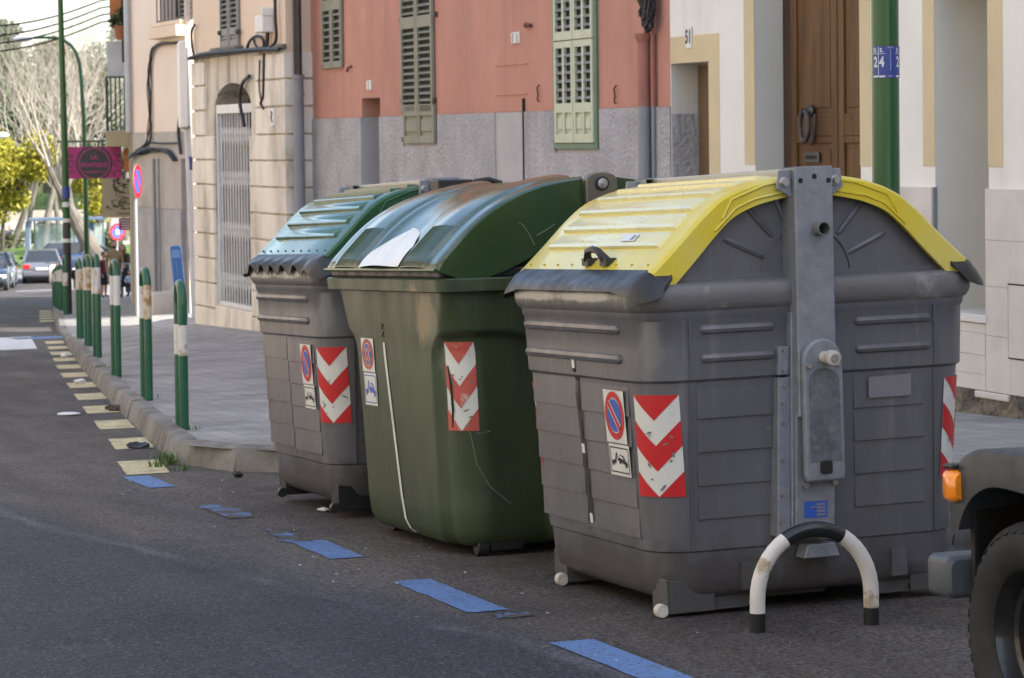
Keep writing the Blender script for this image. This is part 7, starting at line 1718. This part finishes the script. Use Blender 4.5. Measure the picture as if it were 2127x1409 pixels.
# bench with a sitting person
b = at_depth(27, 500, 152); be = thing('park_bench', 'dark slatted bench on the lawn path', 'bench', (b.x, b.y, ZP), (0, 0, R(-30)))
for k in range(4): g = MB(); g.box((-.8, -.2+.12*k, .42), (.8, -.1+.12*k, .46)); g.build('seat_slat', M_barkd, be)
for k in range(3): g = MB(); g.box((-.8, .30, .55+.13*k), (.8, .34, .65+.13*k)); g.build('back_slat', M_barkd, be)
for x in (-.65, .65): g = MB(); g.bar((x, -.18, 0), (x, -.18, .42), .05, .05); g.bar((x, .32, 0), (x, .34, .92), .05, .05); g.bar((x, -.2, .4), (x, .32, .4), .05, .04); g.build('leg', M_iron, be)
figure('person', 'person in lilac top sitting on the park bench', be.location+Vector((-.25, -.12, 0)), R(-30), 1.65, mat('lilac_top', (.32, .26, .48), .85), mat('dark_shorts', (.02, .018, .02), .9), M_hairl,
       pose=dict(pel=(0, .1, .55), spi=(0, .16, .72), che=(0, .17, .93), nec=(0, .16, 1.06), hd0=(0, .13, 1.13), shl=(-.18, .16, .99), shr=(.18, .16, .99), ell=(-.24, .06, .75), elr=(.24, .06, .75), wrl=(-.12, -.14, .64), wrr=(.12, -.14, .64), hal=(-.1, -.2, .62), har=(.1, -.2, .62), hil=(-.1, .05, .52), hir=(.1, .05, .52), knl=(-.11, -.38, .52), knr=(.11, -.38, .52), anl=(-.11, -.36, .1), anr=(.11, -.36, .1), tol=(-.11, -.5, .05), tor=(.11, -.5, .05)))
# far pale building beyond the trees
b = at_depth(130, 430, 330); fb = thing('far_building', 'pale building glimpsed far behind the bare trees', 'building', (b.x, b.y, ZP), (0, 0, R(-20))); g = MB(); g.box((-14, 0, 0), (14, 8, 7.5)); g.build('wall', mat('far_wall', (.45, .43, .42), .9), fb); g = MB(); g.box((-14.4, -.4, 7.5), (14.4, 8.4, 8.1)); g.build('roof', M_tiles, fb)
wm = MB(); wm.box((0, -.03, 0), (1.1, .1, 1.6)); me = wm.mesh('window'); me.materials.append(M_glass)
for r_ in range(2):
    for k in range(8): o = link('window', me, fb); o.location = (-12.6+3.3*k, 0, 1.2+3.2*r_)

# ================================================================== SMALL THINGS ON THE GROUND
M_weed = mat('weed_green', (.07, .14, .02), .7, var=.3, scale=20)
def weed(px, py, dz, n, h_, sp, seed, lab):
    p = ground(px, py, dz); o = None; rg = random.Random(seed); g = MB()
    for _ in range(n):
        a = rg.uniform(0, 6.28); l_ = h_*rg.uniform(.5, 1.1); x, y = rg.gauss(0, sp*.8), rg.gauss(0, sp*.65); dx, dy = math.cos(a)*l_*.6, math.sin(a)*l_*.6; w_ = rg.uniform(.002, .0045)
        px_, py_ = -math.sin(a)*w_, math.cos(a)*w_
        pts = [(x, y, 0), (x+dx*.35, y+dy*.35, l_*.55), (x+dx, y+dy, l_*rg.uniform(.55, .95))]
        g.add([(pts[0][0]-px_, pts[0][1]-py_, 0), (pts[0][0]+px_, pts[0][1]+py_, 0), (pts[1][0]+px_, pts[1][1]+py_, pts[1][2]), (pts[1][0]-px_, pts[1][1]-py_, pts[1][2]), pts[2]], [(0, 1, 2, 3), (3, 2, 4)])
    o = g.build('weed', M_weed); o.location = p; tag(o, lab, 'weed', 'weeds along the kerb')
weed(345, 965, 0, 70, .13, .07, 1, 'tall grassy weed at the foot of the kerb corner'); weed(322, 972, 0, 30, .07, .06, 4, 'short weed lying over the nearest yellow dash')
weed(300, 828, .15, 45, .06, .10, 2, 'flat weed at the foot of the rust-streaked hoop'); weed(215, 765, .15, 30, .06, .10, 3, 'small weed in the kerb joint between two hoops'); weed(372, 978, 0, 30, .05, .05, 6, 'moss-green weed under the corner kerb stone'); weed(388, 893, .15, 26, .05, .06, 7, 'weed round the foot of the kerb-corner hoop')
def flat_thing(name, lab, cat, px, py, m_, poly, th=.006, dz=0, curl=.0):
    p = ground(px, py, dz); g = MB(); g.prism(poly, lambda x, y, d_: (x, y, d_+curl*(x*x+y*y)), .002, .002+th); o = g.build(name, m_); o.location = (p.x, p.y, p.z); o.rotation_euler = (-math.atan(GR), 0, 0); tag(o, lab, cat); return o
flat_thing('paper_plate', 'white oval paper lying on the road', 'litter', 143, 862, M_white, disc(0, 0, .105, .16, 20), .008, curl=.3)
rg = random.Random(12)
def crumple(name, lab, px, py, r_, m_, seed, sq=.5):
    p = ground(px, py); g = MB(); rg = random.Random(seed); g.ball((0, 0, r_*sq), r_, 8, sc=(1.3, 1.1, sq)); g.v = [(x+rg.uniform(-.3, .3)*r_, y+rg.uniform(-.3, .3)*r_, max(0, z+rg.uniform(-.2, .25)*r_)) for x, y, z in g.v]; o = g.build(name, m_); o.location = p; tag(o, lab, 'litter')
crumple('crumpled_paper', 'crumpled white paper in the gutter on a yellow dash', 166, 797, .05, M_white, 1); crumple('crumpled_paper', 'grey crumpled paper tight against the kerb further down', 138, 744, .07, M_white, 2)
crumple('dark_rag', 'flattened dark rag on the second yellow dash', 285, 931, .075, M_rubber, 3, .22); crumple('black_lump', 'small black lump on the ground before the green-lidded container', 494, 992, .03, M_black, 4, .7); crumple('dark_leaf_pile', 'small heap of dark leaves against the kerb', 238, 854, .07, M_barkd, 5, .4)
crumple('torn_paper', 'torn pale paper scrap under the green-lidded container', 671, 1063, .028, M_white, 6, .35)
g = MB(); rg = random.Random(44)
for _ in range(150):
    if rg.random() < .6: u_, s_ = rg.uniform(3.2, 4.3), rg.uniform(8.6, 17)
    else: s_ = rg.uniform(17.5, 34); u_ = ukerb(s_)-abs(rg.gauss(0, .25))-.02
    z = zroad(s_)+.003; r_ = rg.uniform(.002, .007); a = rg.uniform(0, 6.28)
    g.add([(u_+r_*math.cos(a+k*1.57)*(1.4 if k % 2 else 1), s_+r_*math.sin(a+k*1.57)*2, z+rg.uniform(0, .004)) for k in range(4)], [(0, 1, 2, 3)], rg.choice((0, 0, 1, 2)))
o = g.build('litter_specks', [M_stw, M_barkd, mat('dry_leaf', (.22, .17, .06), .8)]); o['kind'] = 'stuff'; o['label'] = 'tiny scraps and grit scattered along the gutter'; o['category'] = 'grit'
